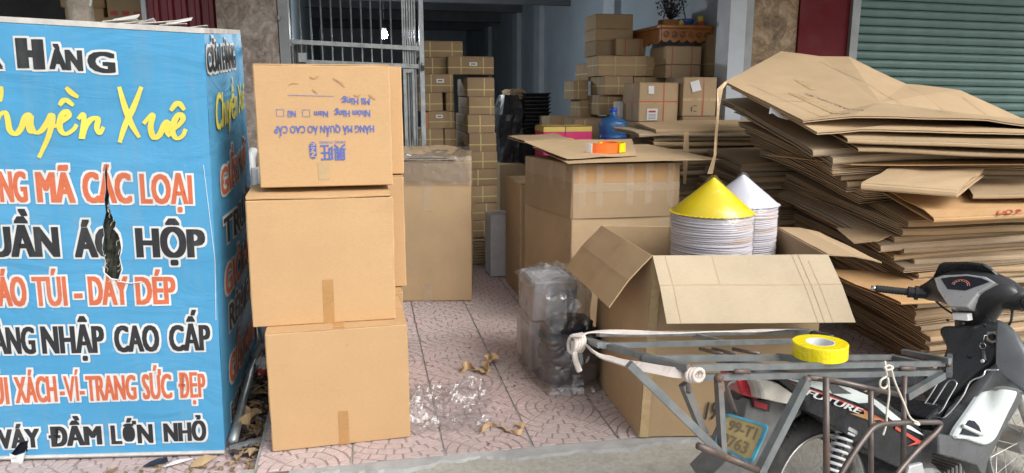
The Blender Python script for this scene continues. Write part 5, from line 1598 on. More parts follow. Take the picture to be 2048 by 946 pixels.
def hats(name, label, cx, cy, ztop, ro, hcone, top_mat, nvis, seed, lean):
    o = thing(name, label, 'hats', (cx, cy, 0.01)); o.rotation_euler = (0, 0, seed)
    h = ztop - 0.01
    m = MB(); prof = [(0.004, h), (ro * 0.06, h - hcone * 0.035), (ro * 0.35, h - hcone * 0.33), (ro * 0.69, h - hcone * 0.67), (ro, h - hcone), (ro, h - hcone - 0.003), (ro * 0.6, h - hcone * 0.66)]
    m.lathe(prof, 48); m.build('top_hat', top_mat, o, smooth=True)
    m = MB()
    for i in range(48):     # scalloped rim
        a = 2 * PI * i / 48
        m.lathe([(0.0, 0.004), (ro * 0.066, 0.0), (0.0, -0.004)], 8, (ro * math.cos(a) * 0.985, ro * math.sin(a) * 0.985, h - hcone - 0.001))
    m.build('scalloped_rim', top_mat, o)
    step = 0.0092
    proto = None
    for k in range(1, nvis):
        z = h - hcone - 0.004 - k * step
        if proto is None:
            m = MB(); m.cur = 0
            m.lathe([(ro * 0.72, 0.02), (ro * 0.97, 0.002), (ro * 0.985, 0.0), (ro * 0.99, -0.0025), (ro * 0.97, -0.005), (ro * 0.72, 0.012)], 48)
            proto = m.build('hat', 'hat_rim', o, smooth=True); b_ = proto
        else:
            b_ = proto.copy(); col.objects.link(b_); b_.parent = o
        b_.location = (lean[0] * k + 0.006 * nz(k * 3.1, seed), lean[1] * k + 0.006 * nz(k * 2.7, seed, 5), z + 0.0015 * nz(k * 5.3, seed))
        b_.rotation_euler = (0.05 * nz(k * 1.7, seed, 2), 0.05 * nz(k * 1.3, seed, 3), k * 0.3)
        if k in (2, 5, 6, 11, 12, 13):
            m = MB(); vs = []
            a0 = R(-95) - seed + 0.5 * nz(k, seed); n = 18
            for i in range(n + 1):
                a = a0 + 0.9 * i / n
                for zz in (-0.003, 0.002): vs.append((ro * 1.0 * math.cos(a), ro * 1.0 * math.sin(a), z + zz))
            m.add(vs, [(2 * i, 2 * i + 2, 2 * i + 3, 2 * i + 1) for i in range(0, n, 1) if i % 2 == 0]); m.build('stitching', 'hat_stitch', o)
    zlow = h - hcone - 0.004 - nvis * step
    m = MB(); m.lathe([(ro * 0.96, 0.0), (ro * 0.97, zlow)], 40, caps=True); m.build('lower_hats', 'hat_rim', o)
    # clear wrapping
    m = MB(); prof = [(0.012, h + 0.012), (ro * 0.36, h - hcone * 0.31), (ro * 0.72, h - hcone * 0.69), (ro * 1.03, h - hcone), (ro * 1.04, h - hcone - 0.1), (ro * 1.03, zlow)]
    rings = []
    for r, z in prof:
        rings.append([((r * (1 + 0.03 * nz(math.cos(a) * 4, math.sin(a) * 4, z * 20 + seed))) * math.cos(a), (r * (1 + 0.03 * nz(math.cos(a) * 4, math.sin(a) * 4, z * 20 + seed))) * math.sin(a), z) for a in [2 * PI * i / 40 for i in range(40)]])
    m.skin(rings).build('wrapping', 'hat_film', o, smooth=True)
    return o
hy = (1.713, 3.18, 1.163)
hats('hat_stack', 'film-wrapped stack of conical hats topped by a bright yellow one', hy[0], 3.18, hy[2], 0.195, 0.165, 'hat_yellow', 34, 0.3, (0.0002, 0))
hw = (1.99, 3.4, 1.145)
hats('hat_stack', 'film-wrapped stack of conical hats topped by a white one', hw[0] + 0.02, 3.42, hw[2], 0.185, 0.15, 'hat_white', 34, 1.1, (-0.0003, 0))

# plastic string and brown tape strip hanging from the pile
hs2 = thing('hanging_strip', 'strip of brown packing tape hanging from the top sheet above the yellow hats', 'tape strip', (2.162, 4.0, 1.611))
P_ = [(2.42, 4.401, 1.637), (2.37, 4.382, 1.592), (2.345, 4.344, 1.474), (2.312, 4.292, 1.333), (2.271, 4.218, 1.18), (2.235, 4.203, 1.062)]
l = Vector(P_[0]); hs2.location = l
m = MB(); vs = []
for i, (p, w) in enumerate(zip(P_, (0.012, 0.018, 0.01, 0.006, 0.010, 0.016))):
    p = Vector(p) - l; vs += [p + Vector((-w, 0.006 * (i % 2), 0)), p + Vector((w, -0.006 * (i % 2), 0))]
m.add(vs, [(2 * i, 2 * i + 1, 2 * i + 3, 2 * i + 2) for i in range(5)]); m.build('strip', 'tape_scrap', hs2)
hs3 = thing('hanging_strip', 'short brown tape strip hanging from the back cardboard pile beside the lid', 'tape strip', (2.451, 5.0, 1.282))
P_ = [(2.475, 5.05, 1.286), (2.463, 5.02, 1.151), (2.454, 5.0, 0.985), (2.454, 5.0, 0.898)]
l = Vector(P_[0]); hs3.location = l
m = MB(); vs = []
for i, (p, w) in enumerate(zip(P_, (0.018, 0.022, 0.016, 0.008))):
    p = Vector(p) - l; vs += [p + Vector((-w, 0.005 * (i % 2), 0)), p + Vector((w, -0.005 * (i % 2), 0))]
m.add(vs, [(2 * i, 2 * i + 1, 2 * i + 3, 2 * i + 2) for i in range(3)]); m.build('strip', 'tape_scrap', hs3)

# ================================================================== WRAPPED BUNDLE
bu = thing('wrapped_bundle', 'bundle of grey boxes and dark cloth wrapped in clear plastic on the tiles', 'bundle', (1.11, 3.8, 0))
def lump(mb, c, rx, ry, rz, amp, seed, n=26, e=3.0):
    rings = []
    for k in range(n // 2 + 1):
        ph = -PI / 2 + PI * k / (n // 2)
        ring = []
        for i in range(n):
            a = 2 * PI * i / n
            x, y, z = math.cos(ph) * math.cos(a), math.cos(ph) * math.sin(a), math.sin(ph)
            q = (abs(x) ** e + abs(y) ** e + abs(z) ** e) ** (-1 / e)
            d = q * (1 + amp * nz(x * 2.2 + seed, y * 2.2, z * 2.2) + amp * 0.4 * nz(x * 7, y * 7 + seed, z * 7))
            ring.append((c[0] + rx * x * d, c[1] + ry * y * d, c[2] + rz * z * d))
        rings.append(ring)
    mb.skin(rings)
m = MB(); m.bbox(-0.135, -0.02, 0.30, 0.12, 0.33, 0.53, 0.01); m.build('grey_box', 'grey_pack', bu)
m = MB(); m.bbox(-0.15, 0.0, 0.004, 0.12, 0.34, 0.295, 0.01); m.build('grey_box', 'grey_pack', bu)
for z_, sd in ((0.065, 9), (0.165, 1), (0.265, 5), (0.335, 7)):
    m = MB(); lump(m, (0.025, -0.17, z_), 0.158 if z_ < 0.3 else 0.12, 0.145 if z_ < 0.3 else 0.1, 0.066 if z_ < 0.3 else 0.04, 0.18, sd, e=2.8); m.build('dark_cloth', 'navy_cloth', bu, smooth=True)
def crumple(mb, rings_fn, nu, nv, closed=True):
    rings = [[rings_fn(i / nu, k / nv) for i in range(nu)] for k in range(nv + 1)]
    mb.skin(rings, closed=closed)
def shell(u, v):
    a = 2 * PI * u
    cx, cy = math.cos(a), math.sin(a)
    q = (abs(cx) ** 4 + abs(cy) ** 4) ** -0.25
    z = 0.004 + 0.555 * v
    taper = 1.0 if v < 0.9 else 1 - (v - 0.9) * 3
    x0, y0 = -0.005 + (0.02 if v < 0.5 else 0.0), 0.03
    rx, ry = 0.172 if v < 0.55 else 0.16, 0.345 if v < 0.55 else 0.30
    d = 1 + 0.07 * nz(cx * 3, cy * 3, v * 6) + 0.035 * abs(nz(cx * 7, cy * 7, v * 11)) + (0.08 * (0.06 - v) / 0.06 if v < 0.06 else 0)
    return (x0 + cx * q * rx * d * taper, y0 + cy * q * ry * d * taper - 0.03 * (v < 0.55), z + 0.025 * nz(cx * 5, cy * 5, 3) * (v > 0.85))
m = MB(); crumple(m, shell, 64, 34); m.build('plastic_wrap', 'clear_film_dense', bu)
m = MB(); rnd = random.Random(11); vs = []; fs = []
n = 16
for i in range(n + 1):
    for j in range(n + 1):
        u, v = i / n, j / n
        vs.append((-0.17 + 0.36 * u + 0.02 * nz(u * 9, v * 9), -0.28 + 0.6 * v, 0.545 + 0.05 * abs(nz(u * 6, v * 6)) + 0.03 * abs(nz(u * 15, v * 15)) - 0.05 * (abs(u - .5) * 2) ** 3))
for i in range(n):
    for j in range(n):
        k = i * (n + 1) + j; fs.append((k, k + n + 1, k + n + 2, k + 1))
m.add(vs, fs).build('plastic_wrap', 'clear_film', bu)

# crumpled film on the tiles beside the stack
cf = thing('plastic_film', 'crumpled clear plastic film lying on the tiles right of the bottom carton', 'plastic film', (0.41, 3.4, 0.002))
m = MB(); vs = []; fs = []; n = 44
for i in range(n + 1):
    for j in range(n + 1):
        u, v = i / n - 0.5, j / n - 0.5
        r = 1 + 0.25 * nz(u * 3 + 4, v * 3)
        x = u * 0.52 * r + 0.10 * v; y = v * 0.62 * r
        e = max(0, 1 - max(abs(u), abs(v)) * 2)
        h = 0.004 + (0.12 * abs(nz(u * 3.8, v * 3.8, 1)) + 0.07 * abs(nz(u * 9, v * 9, 2)) + 0.022 * abs(nz(u * 21, v * 21, 5))) * min(1, e * 3 + 0.12)
        vs.append((x, y, h))
for i in range(n):
    for j in range(n):
        k = i * (n + 1) + j
        if max(abs(i / n - .5), abs(j / n - .5)) > 0.42 + 0.09 * nz(i * .2, j * .2): continue
        fs.append((k, k + n + 1, k + n + 2, k + 1))
m.add(vs, fs).build('film', 'clear_film', cf)

# scraps of brown tape
def ribbon(name, label, loc, pts, w, mat='tape_scrap', cat='tape scrap', group='scraps of brown tape on the tiles'):
    o = thing(name, label, cat, loc, 0, group)
    m = MB(); P = [Vector(p) for p in pts]; vs = []; Q = []
    for i in range(len(P) - 1):
        p0, p1, p2, p3 = P[max(0, i - 1)], P[i], P[i + 1], P[min(len(P) - 1, i + 2)]
        for k in range(6):
            t = k / 6; Q.append(0.5 * ((2 * p1) + (p2 - p0) * t + (2 * p0 - 5 * p1 + 4 * p2 - p3) * t * t + (3 * p1 - p0 - 3 * p2 + p3) * t ** 3))
    Q.append(P[-1])
    for i, q in enumerate(Q):
        tw = 1.2 * math.sin(i * 0.33) + 0.8
        d = (Q[min(i + 1, len(Q) - 1)] - Q[max(i - 1, 0)]).normalized()
        s_ = d.cross(Vector((0, 0, 1))).normalized()
        n_ = s_ * math.cos(tw) + Vector((0, 0, 1)) * abs(math.sin(tw))
        a, b = q - n_ * w / 2, q + n_ * w / 2
        dz = max(0, 0.002 - min(a.z, b.z))
        vs += [a + Vector((0, 0, dz)), b + Vector((0, 0, dz))]
    m.add(vs, [(2 * i, 2 * i + 1, 2 * i + 3, 2 * i + 2) for i in range(len(Q) - 1)]); m.build('ribbon', mat, o)
    return o
ribbon('tape_scrap', 'curled brown tape scrap on the tiles left of the wrapped bundle', (0.676, 3.856, 0.0), [(-0.10, 0.0, 0.02), (-0.06, 0.05, 0.03), (0.0, 0.0, 0.02), (0.03, -0.05, 0.02), (0.06, 0.0, 0.03), (0.05, 0.06, 0.035), (0.12, 0.12, 0.03), (0.10, 0.16, 0.03), (0.07, 0.13, 0.03)], 0.045)
ribbon('tape_scrap', 'thin curled brown tape scrap near the kerb edge', (0.654, 3.108, 0.0), [(-0.11, -0.02, 0.008), (-0.06, 0.05, 0.015), (0.0, 0.03, 0.012), (0.03, -0.03, 0.012), (0.07, -0.06, 0.015), (0.10, -0.01, 0.02), (0.08, 0.04, 0.015)], 0.024)
ribbon('tape_scrap', 'crumpled brown paper tape among the leaves beside the sign box', (-0.533, 3.48, -0.05), [(-0.05, -0.06, 0.03), (0.0, -0.01, 0.05), (0.03, 0.05, 0.06), (-0.03, 0.11, 0.05), (-0.05, 0.17, 0.03)], 0.075)

# leaf litter
def litter(name, label, n, fn, mats, seed, kind='stuff', smin=0.018, smax=0.05):
    m = MB(); rnd = random.Random(seed)
    for k in range(n):
        x, y, z = fn(rnd)
        a = rnd.uniform(0, 2 * PI); s_ = rnd.uniform(smin, smax); w = s_ * rnd.uniform(0.3, 0.55); c = rnd.uniform(0.1, 0.5) * s_
        d = Vector((math.cos(a), math.sin(a), rnd.uniform(-0.15, 0.15))); p_ = Vector((-math.sin(a), math.cos(a), rnd.uniform(-0.3, 0.3)))
        b = Vector((x, y, z + 0.004))
        m.cur = rnd.randrange(len(mats))
        m.add([b - d * s_, b - d * s_ * .3 + p_ * w + Vector((0, 0, c)), b + d * s_ * .4 + p_ * w * .8 + Vector((0, 0, c)), b + d * s_, b + d * s_ * .4 - p_ * w * .8 + Vector((0, 0, c * .6)), b - d * s_ * .3 - p_ * w + Vector((0, 0, c * .6)), b + Vector((0, 0, 0.002))],
              [(0, 1, 6), (1, 2, 6), (2, 3, 6), (3, 4, 6), (4, 5, 6), (5, 0, 6)])
    o = m.build(name, mats, None, fix=False); put(o, label, 'leaves', None, kind)
    return o
litter('leaf_litter', 'dry brown leaves heaped between the sign box and the carton stack', 420, lambda r: (lambda t: (-0.56 + 0.10 * r.random() + 0.03 * t, 3.2 + 1.5 * t, -0.055 + 0.06 * r.random() * (0.4 + t)))(r.random()), ['dead_leaf', 'card_old', 'dark_leaf'], 3)
litter('leaf_litter', 'scattered leaf crumbs and twigs in front of the sign box', 90, lambda r: (-1.3 + 0.85 * r.random(), 2.86 + 0.36 * r.random() ** 0.5, -0.052), ['dead_leaf', 'card_old'], 4, smin=0.006, smax=0.026)
litter('leaf_litter', 'a few tiny twigs and leaf crumbs scattered over the pink tiles', 130, lambda r: (-0.35 + 1.7 * r.random(), 2.98 + 2.4 * r.random(), 0.0), ['dead_leaf', 'dark_leaf'], 6, smin=0.002, smax=0.013)
def scrap(name, label, loc, pts, mat, cat='scrap'):
    o = thing(name, label, cat, loc)
    m = MB(); n = len(pts)
    m.skin([[(x, y, z) for x, y, z in pts], [(x, y, z + 0.003) for x, y, z in pts]], caps=True); m.build('piece', mat, o)
scrap('cloth_scrap', 'small black cloth scrap on the tiles below the sign box', (-0.886, 3.23, -0.05), [(-0.05, -0.02, 0.002), (0.0, -0.03, 0.01), (0.05, 0.0, 0.004), (0.04, 0.03, 0.012), (0.0, 0.035, 0.006), (-0.03, 0.02, 0.002)], 'navy_cloth')
scrap('paper_scrap', 'small white paper scrap on the tiles below the sign box', (-0.794, 3.209, -0.05), [(-0.05, -0.02, 0.002), (0.0, -0.01, 0.006), (0.06, 0.03, 0.004), (0.0, 0.02, 0.008), (-0.03, 0.01, 0.004)], 'paper_white')
scrap('cardboard_scrap', 'tan cardboard scrap on the tiles below the sign corner', (-0.682, 3.198, -0.05), [(-0.05, -0.04, 0.002), (0.0, -0.05, 0.01), (0.05, 0.02, 0.012), (0.0, 0.03, 0.02), (-0.04, 0.0, 0.01)], 'tape_scrap')

# white pipe and bag behind the sign
pv = thing('white_pipe', 'white plastic pipe elbow between the sign box and the carton stack', 'pipe', (-0.681, 4.9, -0.126)[:2] + (-0.05,))
a, b = (-0.608, 4.9, 1.234), (-0.609, 4.9, 0.887); l = pv.location
m = MB(); m.tube([(a[0] - l.x, 0.16, a[2]), (a[0] - l.x + 0.01, 0.05, a[2] + 0.01), (b[0] - l.x, 0.0, a[2] - 0.02), (b[0] - l.x, 0, 0.0)], 0.03, 12); m.build('tube', 'pvc', pv, smooth=True)
bag('white_sack', 'pale plastic sack behind the carton stack beside the sign box', ((-0.609, 0.17, -0.492, 1.139)[0], 0.0, (-0.609, 0.17, -0.492, 1.139)[2], (-0.61, 0.17, -0.493, 1.109)[3]), 4.6, 0.3, 'pvc', 0.25, 5)
rf = thing('red_wrapper', 'red and white wrapper scrap wedged between the sign box and bottom carton', 'wrapper', (-0.531, 4.128, 0.0))
m = MB(); lump(m, (0, 0, 0.03), 0.04, 0.07, 0.05, 0.5, 3, 14, 2.2); m.build('wrapper', ['paper_white'], rf)
m = MB(); lump(m, (0.005, -0.03, 0.02), 0.035, 0.05, 0.03, 0.4, 8, 12, 2.2); m.build('red_band', ['ink_red'], rf)

# ================================================================== FLATTENED CARTONS
PG = 'flattened cartons in the heap behind the motorbike'
PL = 'flattened carton, %s in the tall heap behind the motorbike'
rp_ = random.Random(21)
MT = ['card_old', 'card_kraft', 'card_grey', 'card_old', 'card_tan', 'card_grey', 'card_kraft']
ONES = ['', 'first', 'second', 'third', 'fourth', 'fifth', 'sixth', 'seventh', 'eighth', 'ninth', 'tenth', 'eleventh', 'twelfth', 'thirteenth', 'fourteenth', 'fifteenth', 'sixteenth', 'seventeenth', 'eighteenth', 'nineteenth']
def nth(k):
    k += 1
    if k == 1: return 'lowest'
    if k < 20: return ONES[k] + ' from the bottom'
    t, o = divmod(k, 10)
    return (('twent', 'thirt', 'fort', 'fift')[t - 2] + ('ieth' if o == 0 else 'y-' + ONES[o])) + ' from the bottom'
def heap(n, zlo, zhi, corner, W, L, dz, ang, label, group, seed, jx=0.06, jy=0.045, mats=MT, sag=0.010):
    r = random.Random(seed)
    step = (zhi - zlo) / n
    for k in range(n):
        t = k / max(1, n - 1)
        x, y = corner(t)
        bl = nz(k * 0.23, seed * 1.7) * 1.3
        x += jx * (bl + r.uniform(-0.55, 0.55)); y += jy * (nz(k * 0.31, seed * 2.9) * 1.2 + r.uniform(-0.6, 0.6))
        if r.random() < 0.12: x -= r.uniform(0.05, 0.14)
        if r.random() < 0.12: y -= r.uniform(0.03, 0.08)
        w = W * r.uniform(0.88, 1.1); l = L * r.uniform(0.9, 1.06)
        a = R(ang) + R(r.uniform(-4.5, 4.5))
        dl = Vector((math.sin(a), math.cos(a), 0)) * l
        a2 = R(r.uniform(-3.5, 3.5)); dr = Vector((math.cos(a2), math.sin(a2), 0)) * w
        z = zlo + step * k
        d = dz(t)
        c0 = Vector((x, y, z)); up = Vector((0, 0, d))
        e = r.uniform(-0.006, 0.006)
        sheet('flattened_carton', label % nth(k), c0, c0 + dr + Vector((0, 0, e)), c0 + dr + dl + up + Vector((0, 0, -e)), c0 + dl + up, mats[r.randrange(len(mats))],
              nu=7, nv=7, gap=max(0.0025, (step - 0.0185) / 3 + r.uniform(-0.0015, 0.001)), th=0.0042, sag=sag + r.uniform(-0.008, 0.016), rough=0.016, seed=seed * 50 + k, layers=4, fold=(r.random() < 0.7), group=group)
# main heap, front
heap(27, 0.0, 0.90, lambda t: (3.14 - 0.20 * t, 3.22 + 0.13 * t), 1.5, 1.25, lambda t: 0.01 + 0.15 * t, 7, PL, PG, 1)
# heap behind it
heap(34, 0.0, 1.08, lambda t: (2.74 - 0.06 * t, 4.62), 1.6, 0.62, lambda t: 0.01 + 0.05 * t, 4, 'flattened carton, %s in the middle heap behind the open carton', 'flattened cartons in the middle heap', 2, 0.06, 0.04, mats=['card_grey', 'card_old', 'card_grey', 'card_old', 'card_kraft'])
# pile at the back beside the lid
heap(38, 0.0, 1.30, lambda t: (2.42 - 0.08 * t, 5.36), 1.25, 0.62, lambda t: 0.0 + 0.03 * t, 3, 'flattened carton, %s in the back pile beside the cardboard lid', 'flattened cartons in the back pile', 3, 0.07, 0.03, mats=['card_old', 'card_grey', 'card_kraft', 'card_old'])
# upper bundle under the big top sheets
heap(9, 0.955, 1.26, lambda t: (2.88 - 0.28 * t, 3.60 - 0.04 * t), 1.7, 1.25, lambda t: 0.13 + 0.15 * t, 5, 'bent flattened carton, %s in the bundle under the big top sheets', 'flattened cartons under the top sheets', 4, 0.05, 0.04, sag=0.03)
UG = 'big flattened cartons crowning the heap'
# topmost: one large board with creased back corners
def board(name, label, pts, th, mat, group, centre=None, extra=()):
    P = [Vector(p) for p in pts]
    org = sum(P, Vector()) / len(P); org.z = min(p.z for p in P)
    o = thing(name, label, 'flattened carton', org, 0, group)
    m = MB(); n = len(P)
    c = (sum(P, Vector()) / n if centre is None else Vector(centre)) - org
    Q = [p - org for p in P]
    # subdivide towards the centre with small waves
    rings = []
    K = 5
    E = []
    for i in range(n):
        a, b = Q[i], Q[(i + 1) % n]
        s_ = max(2, int((b - a).length / 0.12))
        for k in range(s_): E.append(a.lerp(b, k / s_))
    for k in range(K + 1):
        f = 1 - k / K
        rings.append([c + (e - c) * f + Vector((0, 0, 0.008 * nz(e.x * 3 * f, e.y * 3 * f, len(label)))) for e in E])
    for off in (0.0, -th - 0.004):
        R0 = [[p + Vector((0, 0, off)) for p in r] for r in rings]
        R1 = [[p + Vector((0, 0, off - th)) for p in r] for r in rings]
        m.skin(R0); m.skin(R1); m.skin([R0[0], R1[0]])
    ob = m.build('board', mat, o, fix=False)
    return o, ob
t1, tb = board('flattened_carton', 'topmost large creased flattened carton with handwriting and tape, peak of the heap',
      [(2.469, 3.615, 1.417), (2.429, 4.431, 1.641), (3.237, 5.079, 1.878), (3.492, 4.962, 1.838), (3.667, 4.87, 1.836), (3.85, 4.475, 1.633), (4.26, 4.426, 1.589), (4.473, 4.077, 1.388), (4.408, 3.663, 1.334), (4.114, 3.419, 1.349), (3.579, 3.502, 1.424), (2.766, 3.585, 1.443)],
      0.006, 'card_tan', UG, (3.234, 3.962, 1.508))
from mathutils.bvhtree import BVHTree
tb.data.update()
bvh = BVHTree.FromPolygons([v.co.copy() for v in tb.data.vertices], [tuple(p.vertices) for p in tb.data.polygons])
def drape(p, off=0.002):
    p = Vector(p) - t1.location
    h = bvh.ray_cast(Vector((p.x, p.y, 3)), Vector((0, 0, -1)))
    return Vector((p.x, p.y, (h[0].z if h[0] is not None else p.z) + off))
def on_board(a, b, c, d, mat, name, off=0.002):
    """strip between edges a-d and b-c, laid on the board"""
    a, b, c, d = [Vector(p) for p in (a, b, c, d)]
    m = MB(); n = 14; vs = []
    for i in range(n + 1):
        t = i / n; vs += [drape(a.lerp(d, t), off), drape(b.lerp(c, t), off)]
    m.add(vs, [(2 * i, 2 * i + 1, 2 * i + 3, 2 * i + 2) for i in range(n)]); return m.build(name, mat, t1, fix=False)
on_board((2.715, 4.155, 1.627), (2.773, 4.163, 1.631), (2.798, 3.654, 1.458), (2.735, 3.646, 1.453), 'tape_tan', 'tape')
on_board((2.933, 4.433, 1.698), (2.978, 4.445, 1.702), (2.979, 4.233, 1.636), (2.928, 4.223, 1.632), 'tape_tan', 'tape')
for a_, b_ in (((2.562, 4.352, 1.655), (2.628, 3.603, 1.433)), ((3.395, 4.822, 1.812), (3.411, 3.594, 1.434)), ((3.794, 4.381, 1.622), (3.694, 3.581, 1.427)), ((4.152, 4.291, 1.574), (4.069, 3.539, 1.379)), ((2.454, 3.984, 1.524), (2.808, 3.959, 1.536))):
    a_, b_ = Vector(a_), Vector(b_); q_ = (b_ - a_).cross(Vector((0, 0, 1))).normalized() * 0.0028
    on_board(a_ - q_, a_ + q_, b_ + q_, b_ - q_, 'card_old', 'score_line', 0.0012)
m = MB(); hw0, hw1 = Vector((2.828, 4.126, 1.609)), Vector((2.903, 3.662, 1.463)); ex = (hw1 - hw0); ey = Vector((0.1, 0.25, 0.05))
def hx(x, y, h=0.0): return drape(hw0 + ex * x + ey * y, 0.003)
word(m, 'SJP 2x5=1935-UV', 0.0, 1.0, 0.0, 0.17, hx, 0.0); m.build('handwriting', 'ink_dark', t1, fix=False)
board('flattened_carton', 'second large flattened carton jutting left under the topmost sheet',
      [(2.497, 3.523, 1.355), (2.44, 4.37, 1.611), (2.847, 4.7, 1.63), (4.899, 4.078, 1.351), (4.015, 3.335, 1.342), (2.747, 3.502, 1.373)], 0.006, 'card_tan', UG, (3.201, 3.738, 1.393))
sheet('flattened_carton', 'third large flattened carton with a folded front edge under the top sheets', (2.654, 3.476, 1.294), (3.865, 3.196, 1.259), (4.896, 4.065, 1.283), (2.803, 4.365, 1.472), 'card_tan', gap=0.012, th=0.005, rough=0.006, seed=77, group=UG)
sheet('flattened_carton', 'fourth large flattened carton, greyer, under the folded-edge one', (2.722, 3.471, 1.244), (3.882, 3.203, 1.209), (4.893, 4.052, 1.215), (2.897, 4.331, 1.408), 'card_old', gap=0.010, th=0.005, rough=0.012, seed=78, group=UG)
sheet('flattened_carton', 'thin orange-brown sheet poking left out of the heap at mid height', (2.718, 3.51, 1.169), (3.794, 3.268, 1.172), (4.629, 4.002, 1.189), (2.505, 4.011, 1.192), 'card_orange', gap=0.003, th=0.004, layers=1, rough=0.006, seed=79, fold=False, group=UG)
# separate pieces on the front step of the heap
FG = 'flattened cartons on the front step of the heap'
sheet('flattened_carton', 'small folded carton bundle lying on the front step of the heap', (2.601, 3.265, 1.067), (3.034, 3.099, 1.039), (3.498, 3.404, 1.104), (3.05, 3.56, 1.118), 'card_tan', gap=0.010, th=0.005, layers=3, rough=0.004, seed=81, group=FG)
osh = sheet('flattened_carton', 'orange-brown flattened carton with red print on its front edge', (2.897, 3.084, 0.912), (3.606, 2.931, 0.947), (4.294, 3.512, 0.973), (2.995, 3.767, 1.047), 'card_orange', gap=0.014, th=0.005, rough=0.004, seed=82, group=FG)
sheet('flattened_carton', 'pale flattened carton at the right edge beside the small bundle', (3.225, 3.186, 1.011), (3.756, 3.068, 1.019), (4.297, 3.525, 1.041), (3.589, 3.63, 1.029), 'card_tan', gap=0.010, th=0.005, rough=0.004, seed=83, group=FG)
sheet('flattened_carton', 'loose cardboard piece sticking out of the left face of the heap', (2.624, 3.326, 0.769), (2.716, 3.257, 0.792), (2.999, 3.454, 0.79), (2.663, 3.535, 0.815), 'card_kraft', gap=0.003, layers=1, rough=0.003, seed=84, fold=False, group=FG)
sheet('flattened_carton', 'brown carton edge jutting low from the heap beside the open flap', (2.657, 2.977, 0.524), (3.128, 2.856, 0.554), (3.654, 3.354, 0.501), (2.638, 3.591, 0.544), 'card_orange', gap=0.006, layers=2, rough=0.006, seed=85, group=FG)
m = MB(); l = osh.location
P0, P1 = Vector((3.193, 3.003, 0.922)), Vector((3.318, 2.976, 0.927)); Q0 = Vector((3.256, 3.059, 0.933)); exx, eyy = P1 - P0, Q0 - P0
word(m, 'OO P', 0, 1, 0, 1, lambda x, y, h: P0 + exx * x + eyy * y - l + Vector((0, 0, 0.036 + h)), 0.02); m.build('red_stamp', 'ink_red', osh, fix=False)
# torn white paper under the top sheet
tp_ = thing('torn_paper', 'torn white paper hanging under the second top sheet', 'paper', (2.483, 3.89, 1.452))
l = tp_.location; m = MB()
pts = [(2.453, 3.924, 1.483), (2.47, 3.886, 1.467), (2.491, 3.846, 1.45), (2.512, 3.794, 1.42), (2.489, 3.787, 1.411), (2.45, 3.83, 1.428), (2.443, 3.878, 1.449), (2.434, 3.9, 1.443)]
m.add([Vector(p) - l for p in pts] + [Vector(p) - l + Vector((0.003, 0.003, 0)) for p in pts], [tuple(range(8)), tuple(range(15, 7, -1))]); m.build('paper', 'paper_white', tp_, fix=False)

# ================================================================== MOTORBIKE
bike = thing('motorbike', 'black and white step-through motorbike parked along the kerb', 'motorbike', (1.48, 1.94, -0.11))
bike.rotation_euler = (R(-8), 0, R(14))
def poly_panel(name, pts, out, depth, mat, inset=0.06, puff=0.006, parent=bike, smooth=False, bev=0.0):
    """panel from an outline of 3-D points: thickness away from `out`, softly crowned towards `out`"""
    P = [Vector(p) for p in pts]; o = Vector(out).normalized()
    c = sum(P, Vector()) / len(P)
    m = MB()
    r1 = [c + (p - c) * (1 - inset * 0.35) + o * puff * 0.75 for p in P]; r2 = [c + (p - c) * (1 - inset) + o * puff for p in P]
    m.skin([[p - o * depth for p in P], P, r1, r2])
    n = len(P); m.add([p - o * depth for p in P], [tuple(range(n - 1, -1, -1))]); m.add(r2, [tuple(range(n))])
    return m.build(name, mat, parent, smooth=smooth)
def dome(name, pts, out, depth, mat, puff, k=6, power=0.5):
    """smoothly crowned panel: rings shrink towards the centre while rising"""
    P = [Vector(p) for p in pts]; o = Vector(out).normalized(); c = sum(P, Vector()) / len(P)
    m = MB(); rings = [[p - o * depth for p in P], [p - o * depth * 0.2 for p in P]]
    for i in range(k + 1):
        f = 1 - 0.92 * i / k
        rings.append([c + (p - c) * f + o * puff * (1 - f * f) ** power for p in P])
    m.skin(rings); n = len(P); m.add(rings[-1], [tuple(range(n))]); m.add(rings[0], [tuple(range(n - 1, -1, -1))])
    return m.build(name, mat, bike, smooth=True)
def cr(pts, k=5, closed=False):
    P = [Vector(p) for p in pts]; Q = []; n = len(P)
    for i in range(n if closed else n - 1):
        p0, p1, p2, p3 = (P[(i - 1) % n], P[i], P[(i + 1) % n], P[(i + 2) % n]) if closed else (P[max(0, i - 1)], P[i], P[i + 1], P[min(n - 1, i + 2)])
        for q in range(k):
            t = q / k; Q.append(0.5 * ((2 * p1) + (p2 - p0) * t + (2 * p0 - 5 * p1 + 4 * p2 - p3) * t * t + (3 * p1 - p0 - 3 * p2 + p3) * t ** 3))
    if not closed: Q.append(P[-1])
    return Q
SIDE = (0, -1, 0)
plain('letter_white', (0.7, 0.7, 0.7), 0.4, var=0.08)
